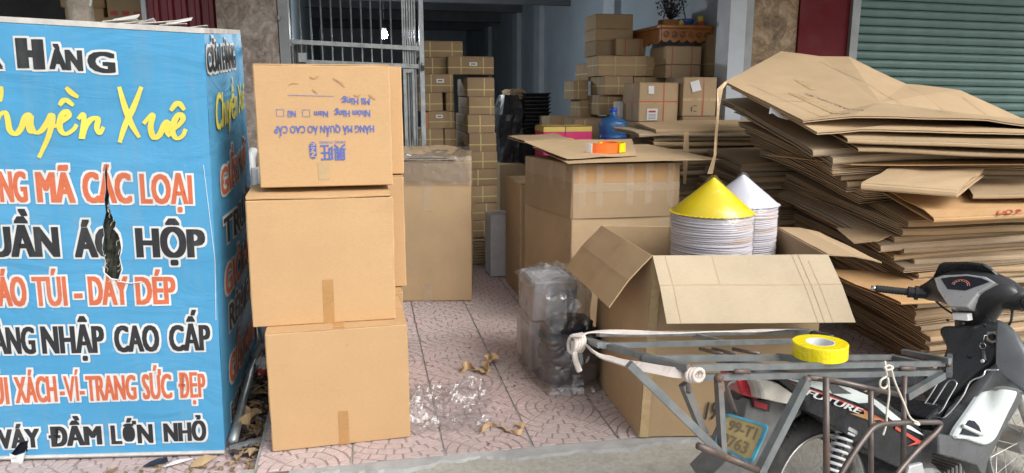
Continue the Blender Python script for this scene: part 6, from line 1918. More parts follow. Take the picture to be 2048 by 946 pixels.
# wheels
def wheel(cx, cz, r, label=None):
    w = MB(); w.lathe([(0.012, -0.07), (0.05, -0.065), (0.055, -0.05), (0.055, 0.05), (0.05, 0.065), (0.012, 0.07)], 24, (cx, 0, cz), 'y', caps=True)
    w = w.build('wheel', 'alloy', bike, smooth=False)
    if label: w['label'] = label
    m = MB(); prof = []
    for i in range(17):
        a = 2 * PI * i / 16; prof.append((r - 0.036 + 0.036 * math.cos(a), 0.037 * math.sin(a)))
    m.lathe(prof, 56, (cx, 0, cz), 'y'); m.build('tyre', 'rubber', w, smooth=True)
    m = MB()
    for i in range(46):     # tread blocks
        a = 2 * PI * i / 46
        for s_ in (-1, 1):
            p = []
            for da, yy, rr in ((-0.03, 0.006, r + 0.001), (0.03, 0.010, r + 0.001), (0.055, 0.027, r - 0.011), (0.0, 0.026, r - 0.011)):
                p.append((cx + rr * math.cos(a + da), s_ * yy, cz + rr * math.sin(a + da)))
            q = [(cx + (x - cx) * 1.012, y * 1.04, cz + (z - cz) * 1.012) for x, y, z in p]
            m.hexa(p + q)
    m.build('tread', 'rubber', w)
    m = MB(); m.lathe([(r - 0.072, -0.026), (r - 0.062, -0.028), (r - 0.066, -0.018), (r - 0.078, -0.012), (r - 0.08, 0.0), (r - 0.078, 0.012), (r - 0.066, 0.018), (r - 0.062, 0.028), (r - 0.072, 0.026), (r - 0.084, 0.012), (r - 0.086, 0), (r - 0.084, -0.012), (r - 0.072, -0.026)], 56, (cx, 0, cz), 'y'); m.build('rim', 'alloy', w, smooth=True)
    for i in range(28):
        a = 2 * PI * i / 28; b = a + (0.35 if i % 4 < 2 else -0.35); s_ = -1 if i % 2 else 1
        m = MB(); m.tube([(cx + 0.05 * math.cos(b), 0.045 * s_, cz + 0.05 * math.sin(b)), (cx + (r - 0.08) * math.cos(a), 0.004 * s_, cz + (r - 0.08) * math.sin(a))], 0.0016, 4); m.build('spoke', 'alloy', w)
    return w
wheel(0.05, 0.315, 0.285)
wheel(1.215, 0.265, 0.28)
# frame spine and swing arm (under the panels)
m = MB(); m.tube([(1.02, 0, 0.80), (0.80, 0, 0.55), (0.62, 0, 0.42), (0.40, 0, 0.42), (0.1, 0, 0.62), (-0.28, 0, 0.74)], 0.03, 10); m.build('frame', 'black_plastic', bike, smooth=True)
for s_ in (-0.085, 0.085):
    m = MB(); m.tube([(0.42, s_, 0.30), (0.05, s_, 0.31)], 0.02, 8); m.build('swing_arm', 'black_plastic', bike, smooth=True)
    m = MB(); m.tube([(1.03, s_, 0.62), (1.215, s_, 0.265)], 0.018, 10); m.build('fork_leg', 'alloy', bike, smooth=True)
m = MB(); m.tube([(0.95, 0, 0.88), (1.06, 0, 0.62)], 0.035, 10); m.build('steering_head', 'black_plastic', bike)
# body side panels
BP = [(-0.248, -0.13, 0.803), (-0.206, -0.13, 0.805), (-0.099, -0.13, 0.783), (0.081, -0.13, 0.722), (0.224, -0.13, 0.649), (0.337, -0.13, 0.575), (0.453, -0.13, 0.484), (0.506, -0.13, 0.429), (0.482, -0.13, 0.371), (0.316, -0.13, 0.388), (0.191, -0.13, 0.455), (0.073, -0.13, 0.549), (-0.061, -0.13, 0.642), (-0.122, -0.13, 0.675), (-0.133, -0.13, 0.708), (-0.187, -0.13, 0.755)]
spn = poly_panel('side_panel', BP, SIDE, 0.05, 'black_panel', 0.05, 0.008)
poly_panel('side_panel', [(x, 0.13, z) for x, y, z in reversed(BP)], (0, 1, 0), 0.05, 'black_panel', 0.05, 0.008)
def decal(name, pts, mat, y=-0.1405, th=0.0016):
    m = MB(); m.prism([(p[0], y, p[2]) for p in pts], (0, -th, 0)); return m.build(name, mat, spn)
decal('white_graphic', [(-0.213, -0.14, 0.797), (-0.067, -0.14, 0.762), (0.069, -0.14, 0.717), (0.167, -0.14, 0.67), (0.23, -0.14, 0.626), (0.309, -0.14, 0.566), (0.454, -0.14, 0.469), (0.308, -0.14, 0.545), (0.221, -0.14, 0.599), (0.149, -0.14, 0.652), (0.102, -0.14, 0.661), (-0.024, -0.14, 0.717), (-0.133, -0.14, 0.763)], 'white_plastic')
decal('grey_graphic', [(-0.045, -0.14, 0.753), (0.004, -0.14, 0.74), (0.072, -0.14, 0.698), (-0.015, -0.14, 0.714)], 'shield_grey', -0.1422)
decal('dark_graphic', [(0.09, -0.14, 0.663), (0.167, -0.14, 0.65), (0.253, -0.14, 0.58), (0.16, -0.14, 0.623)], 'black_panel', -0.1422)
decal('red_stripe', [(-0.217, -0.14, 0.79), (-0.134, -0.14, 0.756), (-0.024, -0.14, 0.709), (0.118, -0.14, 0.641), (0.27, -0.14, 0.553), (0.265, -0.14, 0.549), (0.112, -0.14, 0.635), (-0.029, -0.14, 0.705), (-0.138, -0.14, 0.753)], 'ink_red', -0.1422)
decal('red_stripe', [(0.283, -0.14, 0.547), (0.406, -0.14, 0.472), (0.432, -0.14, 0.459), (0.336, -0.14, 0.466), (0.384, -0.14, 0.471), (0.277, -0.14, 0.539)], 'ink_red', -0.1422)
decal('gold_star', [(0.058, -0.14, 0.636), (0.126, -0.14, 0.619), (0.122, -0.14, 0.637), (0.155, -0.14, 0.607), (0.213, -0.14, 0.585), (0.169, -0.14, 0.59), (0.188, -0.14, 0.573), (0.135, -0.14, 0.601)], 'tape_brown', -0.1440)
fa, fb_, fc = Vector((-0.143, -0.14, 0.736)), Vector((0.117, -0.14, 0.619)), Vector((-0.136, -0.14, 0.754))
def fxf(x, y, h=0.0):
    p = fa + (fb_ - fa) * x + (fc - fa) * y
    return (p.x, -0.1445 - h, p.z)
m = MB(); word(m, 'FUTURE', 0, 1, 0, 1, fxf, 0.008, 0, 0.35); m.build('model_lettering', 'letter_white', spn, fix=False)
# tail
poly_panel('tail_light', [(-0.354, -0.07, 0.807), (-0.293, -0.07, 0.798), (-0.276, -0.07, 0.765), (-0.261, -0.07, 0.737), (-0.27, -0.07, 0.727), (-0.335, -0.07, 0.755)], (-0.3, -1, 0), 0.10, 'red_lens', 0.12, 0.012)
poly_panel('indicator_lens', [(-0.325, -0.105, 0.813), (-0.233, -0.105, 0.786), (-0.161, -0.105, 0.736), (-0.114, -0.105, 0.703), (-0.159, -0.105, 0.696), (-0.237, -0.105, 0.722), (-0.3, -0.105, 0.746), (-0.305, -0.105, 0.773)], SIDE, 0.05, 'clear_lens', 0.15, 0.022)
# mudguard
MG = [(-0.284, -0.05, 0.727), (-0.148, -0.05, 0.691), (-0.056, -0.05, 0.649), (-0.05, -0.05, 0.634), (-0.112, -0.05, 0.607), (-0.172, -0.05, 0.57), (-0.267, -0.05, 0.483), (-0.403, -0.05, 0.461), (-0.44, -0.05, 0.517), (-0.367, -0.05, 0.556), (-0.312, -0.05, 0.632)]
m = MB(); m.prism(MG, (0, 0.11, 0)); m.build('rear_mudguard', 'mud_plastic', bike, bevel=0.006)
m = MB(); m.prism([(-0.276, -0.055, 0.727), (-0.201, -0.055, 0.698), (-0.207, -0.055, 0.671), (-0.273, -0.055, 0.699)], (0, -0.006, 0)); m.build('reflector_frame', 'black_plastic', bike)
m = MB(); m.prism([(-0.273, -0.062, 0.721), (-0.217, -0.062, 0.699), (-0.222, -0.062, 0.683), (-0.272, -0.062, 0.703)], (0, -0.004, 0)); m.build('reflector', 'red_lens', bike)
# licence plate
pq = [(-0.402, -0.079, 0.71), (-0.371, -0.215, 0.702), (-0.415, -0.19, 0.593), (-0.437, -0.065, 0.618)]
pa, pb, pc_, pd = [Vector(p) for p in pq]
nrm = (pb - pa).cross(pd - pa).normalized()
if nrm.x > 0: nrm = -nrm
def plate_pt(x, y, off): return (pd * (1 - x) + pc_ * x) * (1 - y) + (pa * (1 - x) + pb * x) * y + nrm * off
def rrect(i, off, rr=0.12, k=5):
    out = []
    for cx, cy, a0 in ((1 - i - rr, 1 - i - rr, 0), (i + rr, 1 - i - rr, 90), (i + rr, i + rr, 180), (1 - i - rr, i + rr, 270)):
        for q in range(k + 1):
            a = R(a0 + 90 * q / k); out.append(plate_pt(cx + rr * math.cos(a), cy + rr * math.sin(a), off))
    return out
plain('plate_blue', (0.07, 0.32, 0.45), 0.4, var=0.5, sc_=25)
plain('plate_yellow', (0.50, 0.38, 0.17), 0.5, var=0.25, sc_=14)
plain('plate_ink', (0.27, 0.21, 0.12), 0.6, var=0.3)
m = MB(); m.skin([rrect(-0.02, -0.006), rrect(-0.02, 0.004), rrect(0.04, 0.006), rrect(0.05, 0.002)]); m.add(rrect(-0.02, -0.006), [tuple(range(23, -1, -1))]); lp_ = m.build('licence_plate', 'plate_blue', bike)
m = MB(); m.add(rrect(0.05, 0.0025, 0.09), [tuple(range(24))]); m.build('plate_face', 'plate_yellow', lp_, fix=False)
m = MB(); pf = lambda x, y, h: plate_pt(x, y, 0.004 + h)
word(m, '99-T1', 0.17, 0.86, 0.57, 0.86, pf, 0.012); word(m, '0763', 0.12, 0.80, 0.13, 0.44, pf, 0.012); m.build('plate_number', 'plate_ink', lp_, fix=False)
m = MB(); m.tube(cr([(-0.38, -0.1, 0.809), (-0.406, -0.1, 0.806), (-0.411, -0.1, 0.789), (-0.382, -0.1, 0.713)], 4), 0.007, 8); m.build('grab_bar', 'rust_pipe', bike, smooth=True)
# seat
m = MB(); rings = []
for k in range(15):
    t = k / 14; x = -0.30 + 0.80 * t
    z = 0.825 - 0.12 * t + 0.018 * math.cos(t * 7) - 0.05 * (t ** 6)
    w = (0.10 + 0.035 * math.sin(PI * min(1, t * 1.2))) * (1 if 0.06 < t < 0.95 else 0.75); h = 0.075 if 0.03 < t < 0.97 else 0.05
    rings.append([(x, w * sx * fx, z - h + h * fz) for sx, fx, fz in ((-1, 0.95, 0.0), (-1, 1.0, 0.45), (-1, 0.86, 0.86), (-1, 0.45, 1.0), (1, 0.45, 1.0), (1, 0.86, 0.86), (1, 1.0, 0.45), (1, 0.95, 0.0))])
m.skin(rings, caps=True).build('seat', 'seat_vinyl', bike, smooth=True, subsurf=1)
# shock absorber
sa, sb = Vector((0.074, -0.115, 0.566)), Vector((-0.002, -0.115, 0.452))
ax = (sb - sa).normalized(); e1 = ax.cross(Vector((0, 1, 0))).normalized(); e2 = ax.cross(e1)
m = MB(); L_ = (sb - sa).length * 1.25
m.tube([sa + ax * (L_ * t / 120) + (e1 * math.cos(t * 2 * PI / 15) + e2 * math.sin(t * 2 * PI / 15)) * 0.026 for t in range(121)], 0.0052, 6); sh = m.build('shock_absorber', 'pvc', bike, smooth=True); sh['label'] = 'white coil spring shock absorber'
m = MB(); m.tube([sa - ax * 0.04, sa + ax * L_ * 1.15], 0.014, 10); m.build('damper', 'black_plastic', sh, smooth=True)
m = MB(); m.tube([sa - ax * 0.012, sa], 0.034, 16); m.build('spring_cap', 'engine_metal', sh)
# engine
m = MB()
rings = []
for y, s_ in ((-0.14, 0.55), (-0.13, 0.85), (-0.09, 1.0), (0.09, 1.0), (0.13, 0.8)):
    rings.append([(0.42 + 0.17 * s_ * math.cos(a), y, 0.27 + 0.105 * s_ * math.sin(a)) for a in [2 * PI * i / 24 for i in range(24)]])
m.skin(rings, caps=True).build('engine_case', 'engine_metal', bike, smooth=False)
for k in range(7):
    m = MB(); x = 0.60 + 0.024 * k; m.bbox(x, -0.085, 0.16 + k * 0.004, x + 0.012, 0.085, 0.285 + k * 0.002, 0.004); m.build('cooling_fin', 'engine_metal', bike)
m = MB(); m.prism([(0.323, -0.15, 0.366), (0.34, -0.15, 0.398), (0.409, -0.15, 0.394), (0.423, -0.15, 0.337)], (0, 0.03, 0)); m.build('engine_cover', 'silver_paint', bike, bevel=0.006)
m = MB(); m.lathe([(0.0, 0), (0.045, 0.0), (0.052, 0.01), (0.052, 0.03)], 24, (0.50, -0.165, 0.28), 'y'); m.build('clutch_cover', 'alloy', bike, smooth=True)
# leg shield
SHIELD = [(0.834, 0.016, 0.789), (0.842, -0.065, 0.8), (0.86, -0.134, 0.824), (0.829, -0.183, 0.782), (0.79, -0.197, 0.729), (0.76, -0.184, 0.689), (0.732, -0.153, 0.651), (0.69, -0.117, 0.595), (0.65, -0.077, 0.541), (0.612, -0.043, 0.49), (0.63, 0.004, 0.514), (0.685, 0.007, 0.588), (0.728, 0.002, 0.645), (0.774, -0.007, 0.708), (0.799, 0.023, 0.742), (0.818, 0.046, 0.767), (0.829, 0.041, 0.782)]
dome('inner_shield', cr(SHIELD, 3, True), (-1, 0, 0.743), 0.05, 'dash_grey', 0.022, 6, 0.6)
for q in ((0.83, 0.023, 0.812), (0.811, -0.047, 0.809), (0.742, -0.111, 0.708), (0.83, -0.116, 0.812)):
    m = MB(); m.lathe([(0.0, -0.004), (0.005, -0.003), (0.006, 0.003)], 10, q, 'x'); m.build('screw', 'black_plastic', bike, smooth=True)
WING = [(0.806, -0.173, 0.842), (0.812, -0.217, 0.826), (0.8, -0.266, 0.778), (0.774, -0.312, 0.708), (0.726, -0.333, 0.616), (0.718, -0.283, 0.631), (0.699, -0.231, 0.63), (0.664, -0.196, 0.592), (0.621, -0.173, 0.534), (0.614, -0.14, 0.541), (0.658, -0.155, 0.606), (0.695, -0.182, 0.653), (0.731, -0.21, 0.696), (0.762, -0.222, 0.742), (0.789, -0.212, 0.792)]
dome('leg_shield', cr(WING, 3, True), (-1, -0.35, 0.6), 0.05, 'shield_grey', 0.02, 6, 0.6)
TUN = [(0.484, -0.12, 0.525), (0.569, -0.12, 0.556), (0.664, -0.12, 0.549), (0.733, -0.12, 0.505), (0.775, -0.12, 0.471), (0.625, -0.12, 0.432), (0.545, -0.12, 0.451)]
m = MB(); m.prism(TUN, (0, 0.24, 0)); m.build('centre_tunnel', 'black_panel', bike, bevel=0.01)
GSP = [(0.585, -0.19, 0.545), (0.679, -0.19, 0.585), (0.775, -0.19, 0.615), (0.932, -0.19, 0.579), (0.922, -0.19, 0.528), (0.803, -0.19, 0.438), (0.701, -0.19, 0.34), (0.681, -0.19, 0.28), (0.636, -0.19, 0.346), (0.51, -0.19, 0.402), (0.431, -0.19, 0.432), (0.426, -0.19, 0.503), (0.507, -0.19, 0.479)]
poly_panel('side_fairing', GSP, SIDE, 0.06, 'shield_grey', 0.04, 0.006)
poly_panel('side_fairing', [(x, -y, z) for x, y, z in reversed(GSP)], (0, 1, 0), 0.06, 'shield_grey', 0.04, 0.006)
WHT = [(0.497, -0.2, 0.484), (0.586, -0.2, 0.551), (0.657, -0.2, 0.6), (0.692, -0.2, 0.617), (0.745, -0.2, 0.613), (0.83, -0.2, 0.592), (0.867, -0.2, 0.578), (0.863, -0.2, 0.556), (0.809, -0.2, 0.503), (0.752, -0.2, 0.444), (0.722, -0.2, 0.421), (0.68, -0.2, 0.414), (0.645, -0.2, 0.423), (0.566, -0.2, 0.457)]
wcv = poly_panel('white_cover', cr(WHT, 3, True), SIDE, 0.012, 'white_plastic', 0.10, 0.010)
m = MB(); m.prism([(0.518, -0.213, 0.49), (0.57, -0.213, 0.529), (0.598, -0.213, 0.52), (0.623, -0.213, 0.497), (0.639, -0.213, 0.465), (0.616, -0.213, 0.46)], (0, -0.002, 0)); m.build('vent_shade_patch', 'navy_cloth', wcv)  # dark patch laid on the cover, standing in for the shaded vent recess
m = MB(); m.tube([(0.532, -0.215, 0.516), (0.639, -0.215, 0.462)], 0.007, 8); m.build('vent_bar', 'white_plastic', wcv, smooth=True)
poly_panel('white_cover', [(0.847, 0.12, 0.567), (0.898, 0.12, 0.552), (0.915, 0.12, 0.514), (0.862, 0.12, 0.453), (0.823, 0.12, 0.431)], (-0.5, -1, 0.2), 0.03, 'white_plastic', 0.1, 0.006)
# wire basket rack
wires = [[(0.685, -0.248, 0.693), (0.676, -0.211, 0.687), (0.657, -0.21, 0.669), (0.639, -0.178, 0.645), (0.605, -0.172, 0.599), (0.571, -0.156, 0.553), (0.551, -0.147, 0.533), (0.538, -0.137, 0.522), (0.534, -0.097, 0.517)],
         [(0.534, -0.092, 0.517), (0.541, -0.113, 0.527), (0.555, -0.127, 0.545), (0.588, -0.13, 0.582), (0.619, -0.135, 0.618), (0.63, -0.134, 0.632), (0.634, -0.121, 0.638), (0.63, -0.106, 0.633), (0.616, -0.098, 0.614), (0.566, -0.086, 0.554), (0.545, -0.071, 0.532), (0.534, -0.092, 0.517)],
         [(0.544, -0.043, 0.53), (0.552, -0.055, 0.541), (0.583, -0.064, 0.577), (0.621, -0.071, 0.62), (0.624, -0.08, 0.625)]]
for w_ in wires:
    m = MB(); m.tube(cr(w_, 4), 0.0032, 6); m.build('wire_basket', 'chrome', bike, smooth=True)
# handlebar cover
m = MB(); rings = []
for y, cx, cz, rx, rz in ((0.215, 0.955, 0.890, 0.022, 0.026), (0.18, 0.965, 0.897, 0.045, 0.042), (0.13, 0.965, 0.912, 0.062, 0.058), (0.07, 0.965, 0.918, 0.08, 0.075), (0.0, 0.965, 0.918, 0.088, 0.082), (-0.07, 0.965, 0.918, 0.08, 0.075), (-0.13, 0.965, 0.912, 0.062, 0.058), (-0.18, 0.965, 0.897, 0.045, 0.042), (-0.215, 0.955, 0.890, 0.022, 0.026)):
    rings.append([(cx + rx * math.cos(a), y, cz + rz * math.sin(a)) for a in [2 * PI * i / 20 for i in range(20)]])
m.skin(rings, caps=True).build('handlebar_cover', 'black_plastic', bike, smooth=True)
m = MB(); m.skin([[(0.945 + rx * math.cos(a), yc + ry * (abs(math.sin(a)) ** 0.8) * (1 if math.sin(a) > 0 else -1), z) for a in [2 * PI * i / 28 for i in range(28)]] for z, yc, ry, rx in ((0.972, 0.0, 0.10, 0.035), (0.955, 0.0, 0.155, 0.055), (0.93, 0.002, 0.182, 0.066), (0.90, 0.0, 0.178, 0.07), (0.875, -0.012, 0.125, 0.068), (0.845, -0.018, 0.092, 0.062), (0.81, -0.014, 0.074, 0.058), (0.76, -0.01, 0.068, 0.052))], caps=True); m.build('neck_cover', 'black_plastic', bike, smooth=True)
VIS = [(0.978, 0.185, 0.939), (0.962, 0.156, 0.974), (0.946, 0.13, 1.009), (0.943, 0.113, 1.017), (0.939, 0.018, 1.025), (0.94, -0.05, 1.022), (0.949, -0.078, 1.001), (0.964, -0.099, 0.969), (0.977, -0.106, 0.941), (0.971, 0.019, 0.954)]
m = MB(); m.prism(VIS, (0.012, 0, 0.005)); m.build('visor', 'black_panel', bike, bevel=0.003)
BZ = [(0.892, 0.113, 0.961), (0.899, 0.082, 0.975), (0.905, -0.012, 0.986), (0.903, -0.083, 0.982), (0.894, -0.124, 0.964), (0.872, -0.074, 0.92), (0.846, -0.049, 0.868), (0.843, 0.024, 0.862), (0.872, 0.086, 0.919)]
spd = poly_panel('speedometer', BZ, (-1, 0, 0.5), 0.05, 'silver_paint', 0.08, 0.006)
GLS = [(0.885, 0.083, 0.964), (0.889, 0.047, 0.973), (0.894, -0.019, 0.982), (0.892, -0.071, 0.978), (0.887, -0.105, 0.968), (0.867, -0.024, 0.929), (0.867, 0.044, 0.928)]
poly_panel('dial_face', GLS, (-1, 0, 0.5), 0.002, 'navy_cloth', 0.04, 0.001, parent=spd)
dc = sum([Vector(p) for p in GLS], Vector()) / len(GLS) + Vector((-0.006, 0, 0.002)); dy = Vector((0, 1, 0)); dz = Vector((0.447, 0, 0.894))
m = MB(); pts = []
for i in range(15):
    a = PI * i / 14; pts.append(dc + dy * 0.034 * math.cos(a) + dz * (0.022 * math.sin(a) - 0.016))
m.tube(pts, 0.0014, 5); m.build('dial_arc', 'tape_orange', spd)
m = MB()
for i in range(9):
    a = PI * i / 8; p = dc + dy * 0.026 * math.cos(a) + dz * (0.015 * math.sin(a) - 0.014); m.add([p - dy * .0022 - dz * .0018, p + dy * .0022 - dz * .0018, p + dy * .0022 + dz * .0018, p - dy * .0022 + dz * .0018], [(0, 1, 2, 3)])
m.build('dial_marks', 'letter_white', spd, fix=False)
m = MB(); m.prism([(0.848, 0.016, 0.838), (0.85, -0.041, 0.841), (0.833, -0.054, 0.819), (0.832, 0.001, 0.817)], (0.03, 0, 0)); m.build('sticker', 'paper_white', bike)
for s_ in (1, -1):
    g0, g1 = Vector((0.945, 0.20 * s_, 0.893)), Vector((0.800, 0.33 * s_, 0.918))
    if s_ == 1: g0, g1 = Vector((0.914, 0.2, 0.89)), Vector((0.808, 0.315, 0.91))
    d_ = (g1 - g0).normalized(); a0 = g0 + d_ * 0.03
    m = MB(); m.tube([g0 - d_ * 0.03, g0 + d_ * 0.03], 0.022, 12); m.tube([g0, g0 + d_ * 0.012], 0.03, 12); m.build('switch_box', 'black_plastic', bike, smooth=False)
    m = MB(); pts = []; rr = []
    for i in range(23):
        pts.append(a0 + (g1 - a0) * i / 22); rr.append(0.016 if i % 2 else 0.0145)
    m.tube(pts, rr, 12); m.build('grip', 'rubber', bike, smooth=True)
    m = MB(); m.tube([a0 - d_ * .002, a0 + d_ * .008], 0.023, 14); m.build('grip_flange', 'rubber', bike)
    m = MB(); m.tube([g1, g1 + d_ * 0.018], 0.011, 12); m.build('bar_end', 'chrome', bike, smooth=True)
# ignition, keys
m = MB(); kq = [(0.8, -0.143, 0.795), (0.806, -0.177, 0.802), (0.8, -0.187, 0.794), (0.784, -0.195, 0.772), (0.775, -0.175, 0.761), (0.78, -0.153, 0.767)]
poly_panel('ignition_lock', kq, (-1, 0, 0.743), 0.02, 'alloy', 0.2, 0.004)
m = MB(); m.lathe([(0.0, -0.012), (0.010, -0.012), (0.012, 0.0)], 14, Vector((0.783, -0.174, 0.785)), 'x'); m.build('key_barrel', 'black_plastic', bike)
kc = Vector((0.749, -0.158, 0.753))
m = MB(); m.tube([kc + Vector((0, 0.011 * math.cos(a), 0.011 * math.sin(a))) for a in [2 * PI * i / 16 for i in range(17)]], 0.0016, 5); m.tube([kc + Vector((0, -0.002, 0.011)), kc + Vector((0, -0.006, 0.04)), Vector((0.788, -0.168, 0.785))], 0.002, 5); m.build('key_ring', 'chrome', bike, smooth=True)
m = MB(); q0 = Vector((0.736, -0.166, 0.738)); q1 = Vector((0.714, -0.18, 0.707))
m.tube([q0, q0.lerp(q1, .5), q1], [0.008, 0.010, 0.011], 10); m.build('key_fob', 'black_plastic', bike)
m = MB(); m.lathe([(0.0, -0.011), (0.006, -0.011), (0.006, -0.005)], 12, q1 + Vector((-0.001, -.002, 0.002)), 'x'); m.build('fob_button', 'paper_white', bike)
# front mudguard
m = MB(); rings = []
for i in range(15):
    a = R(-20) + R(160) * i / 14
    rings.append([(1.215 + (0.315 - 0.012 * abs(q)) * math.cos(a), 0.045 * q, 0.265 + (0.315 - 0.012 * q * q) * math.sin(a)) for q in (-1, -0.5, 0, 0.5, 1)] )
m.skin(rings, closed=False).build('front_mudguard', 'black_panel', bike, smooth=True)
for pts in ([(0.93, -0.05, 0.86), (0.89, -0.10, 0.82), (0.90, -0.12, 0.74), (0.93, -0.09, 0.68)], [(0.93, -0.16, 0.88), (0.90, -0.17, 0.82), (0.92, -0.12, 0.77)], [(0.95, 0.17, 0.88), (0.97, 0.13, 0.83), (1.0, 0.06, 0.78)]):
    m = MB(); m.tube(cr(pts, 6), 0.0045, 6); m.build('control_cable', 'black_plastic', bike, smooth=True)
for s_ in (-1, 1):
    m = MB(); m.tube(cr([(0.955, 0.19 * s_, 0.865), (0.985, 0.24 * s_, 0.868), (0.94, 0.31 * s_, 0.885), (0.90, 0.35 * s_, 0.893)], 5), 0.006, 8); m.build('lever', 'alloy', bike, smooth=True)
m = MB(); m.tube([(0.35, -0.12, 0.2), (0.4, -0.16, 0.04)], 0.012, 8); m.tube([(0.37, -0.13, 0.13), (0.37, -0.27, 0.13)], 0.012, 8); m.build('foot_peg', 'rubber', bike)
m = MB(); m.tube([(0.38, 0.12, 0.2), (0.33, 0.2, 0.055)], 0.012, 8); m.build('side_stand', 'black_plastic', bike)

# ================================================================== CARRIER RACK (bolted over the seat)
rack = thing('carrier_rack', 'welded grey and rusty metal carrier rack over the motorbike seat', 'carrier rack', (1.48, 1.94, -0.11))
rack.rotation_euler = (R(-8), 0, R(14))
def bar(name, a, b, h=0.0088, mat='galv_rust', sq=True, n=8):
    m = MB(); m.tube([a, b], h, n, sq=sq); return m.build(name, mat, rack, smooth=not sq)
bar('long_bar', (-0.542, 0.393, 0.901), (0.739, 0.602, 0.69))
bar('long_bar', (-0.71, 0.123, 0.932), (0.33, 0.295, 0.761))
bar('long_bar', (-0.707, -0.096, 0.932), (0.397, -0.052, 0.749))
bar('long_bar', (-0.655, -0.227, 0.923), (0.524, -0.174, 0.729))
bar('long_bar', (-0.615, -0.209, 0.886), (0.51, -0.183, 0.701))
bar('cross_bar', (-0.687, 0.273, 0.926), (-0.657, -0.231, 0.921))
bar('cross_bar', (-0.7, 0.251, 0.933), (-0.715, 0.114, 0.936))
bar('cross_bar', (-0.032, 0.492, 0.807), (-0.037, 0.321, 0.808))
bar('cross_bar', (-0.168, -0.07, 0.846), (-0.116, -0.196, 0.837))
bar('cross_bar', (0.398, -0.042, 0.749), (0.385, -0.165, 0.751))
bar('cross_bar', (0.501, -0.02, 0.747), (0.482, -0.207, 0.751))
bar('cross_bar', (0.752, 0.63, 0.691), (0.67, 0.43, 0.704))
bar('cross_bar', (-0.721, -0.115, 0.939), (-0.679, -0.252, 0.932))
bar('end_bar', (0.635, -0.109, 0.725), (0.45, -0.223, 0.711))
for k in range(3):
    bar('seat_bar', (-0.179, 0.288, 0.81) if k == 0 else ((-0.118, 0.291, 0.8) if k == 1 else (-0.018, 0.295, 0.783)), (-0.166, 0.186, 0.807) if k == 0 else ((-0.105, 0.178, 0.797) if k == 1 else (0.014, 0.191, 0.778)), 0.007, 'rust_pipe', False)
bar('upright', (-0.587, -0.26, 0.888), (-0.584, -0.26, 0.684))
bar('upright', (-0.673, -0.22, 0.88), (-0.611, -0.22, 0.73), 0.010)
bar('brace', (-0.831, -0.2, 0.957), (-0.584, -0.26, 0.676), 0.0105)
bar('brace', (-0.273, -0.27, 0.828), (-0.466, -0.27, 0.603), 0.012)
bar('brace', (0.359, -0.26, 0.734), (0.175, -0.26, 0.697), 0.011)
bar('foot_bar', (-0.675, -0.27, 0.726), (-0.593, -0.27, 0.68), 0.010, 'rust_pipe', False)
bar('foot_bar', (-0.593, -0.27, 0.68), (-0.444, -0.27, 0.598), 0.010, 'rust_pipe', False)
bar('rust_rail', (-0.227, -0.24, 0.824), (-0.129, -0.24, 0.799), 0.0082, 'rust_pipe', False)
bar('rust_rail', (-0.129, -0.24, 0.799), (0.21, -0.24, 0.686), 0.0082, 'rust_pipe', False)
bar('rust_upright', (-0.185, -0.265, 0.822), (-0.201, -0.265, 0.442), 0.0095, 'rust_pipe', False)
bar('rust_upright', (0.019, -0.255, 0.742), (0.004, -0.255, 0.401), 0.0082, 'rust_pipe', False)
bar('rust_upright', (0.177, -0.255, 0.761), (0.156, -0.255, 0.428), 0.0082, 'rust_pipe', False)
m = MB(); m.tube(cr([(-0.182, -0.285, 0.512), (-0.12, -0.285, 0.569), (-0.052, -0.285, 0.621), (0.005, -0.285, 0.645), (0.108, -0.285, 0.632), (0.252, -0.285, 0.605), (0.302, -0.285, 0.592), (0.286, -0.285, 0.569), (0.2, -0.285, 0.534), (0.102, -0.285, 0.484), (0.065, -0.285, 0.453)], 5), 0.0085, 8); m.build('step_loop', 'rust_pipe', rack, smooth=True)
for a, b in (((-0.501, -0.226, 0.886), (-0.446, -0.227, 0.877)), ((0.237, -0.197, 0.764), (0.305, -0.199, 0.753))):
    bar('hinge', a, b, 0.0082, 'rust_pipe', False, 10)
for p_ in ((-0.665, -0.24, 0.925), (-0.16, -0.062, 0.841), (-0.098, -0.18, 0.831), (0.397, -0.052, 0.749), (0.505, -0.183, 0.732), (0.497, -0.191, 0.703), (-0.586, -0.262, 0.681), (-0.262, -0.262, 0.827), (-0.588, -0.262, 0.889), (-0.707, -0.096, 0.932), (-0.703, 0.132, 0.931)):
    m = MB(); rings = []
    for k in range(7):
        ph = -PI / 2 + PI * k / 6
        rings.append([(p_[0] + 0.0135 * math.cos(ph) * math.cos(a) * (1 + 0.25 * nz(a * 2, k, p_[0] * 9)), p_[1] + 0.0135 * math.cos(ph) * math.sin(a), p_[2] + 0.0125 * math.sin(ph)) for a in [2 * PI * i / 10 for i in range(10)]])
    m.skin(rings); m.build('weld', 'rust_pipe', rack, smooth=True)
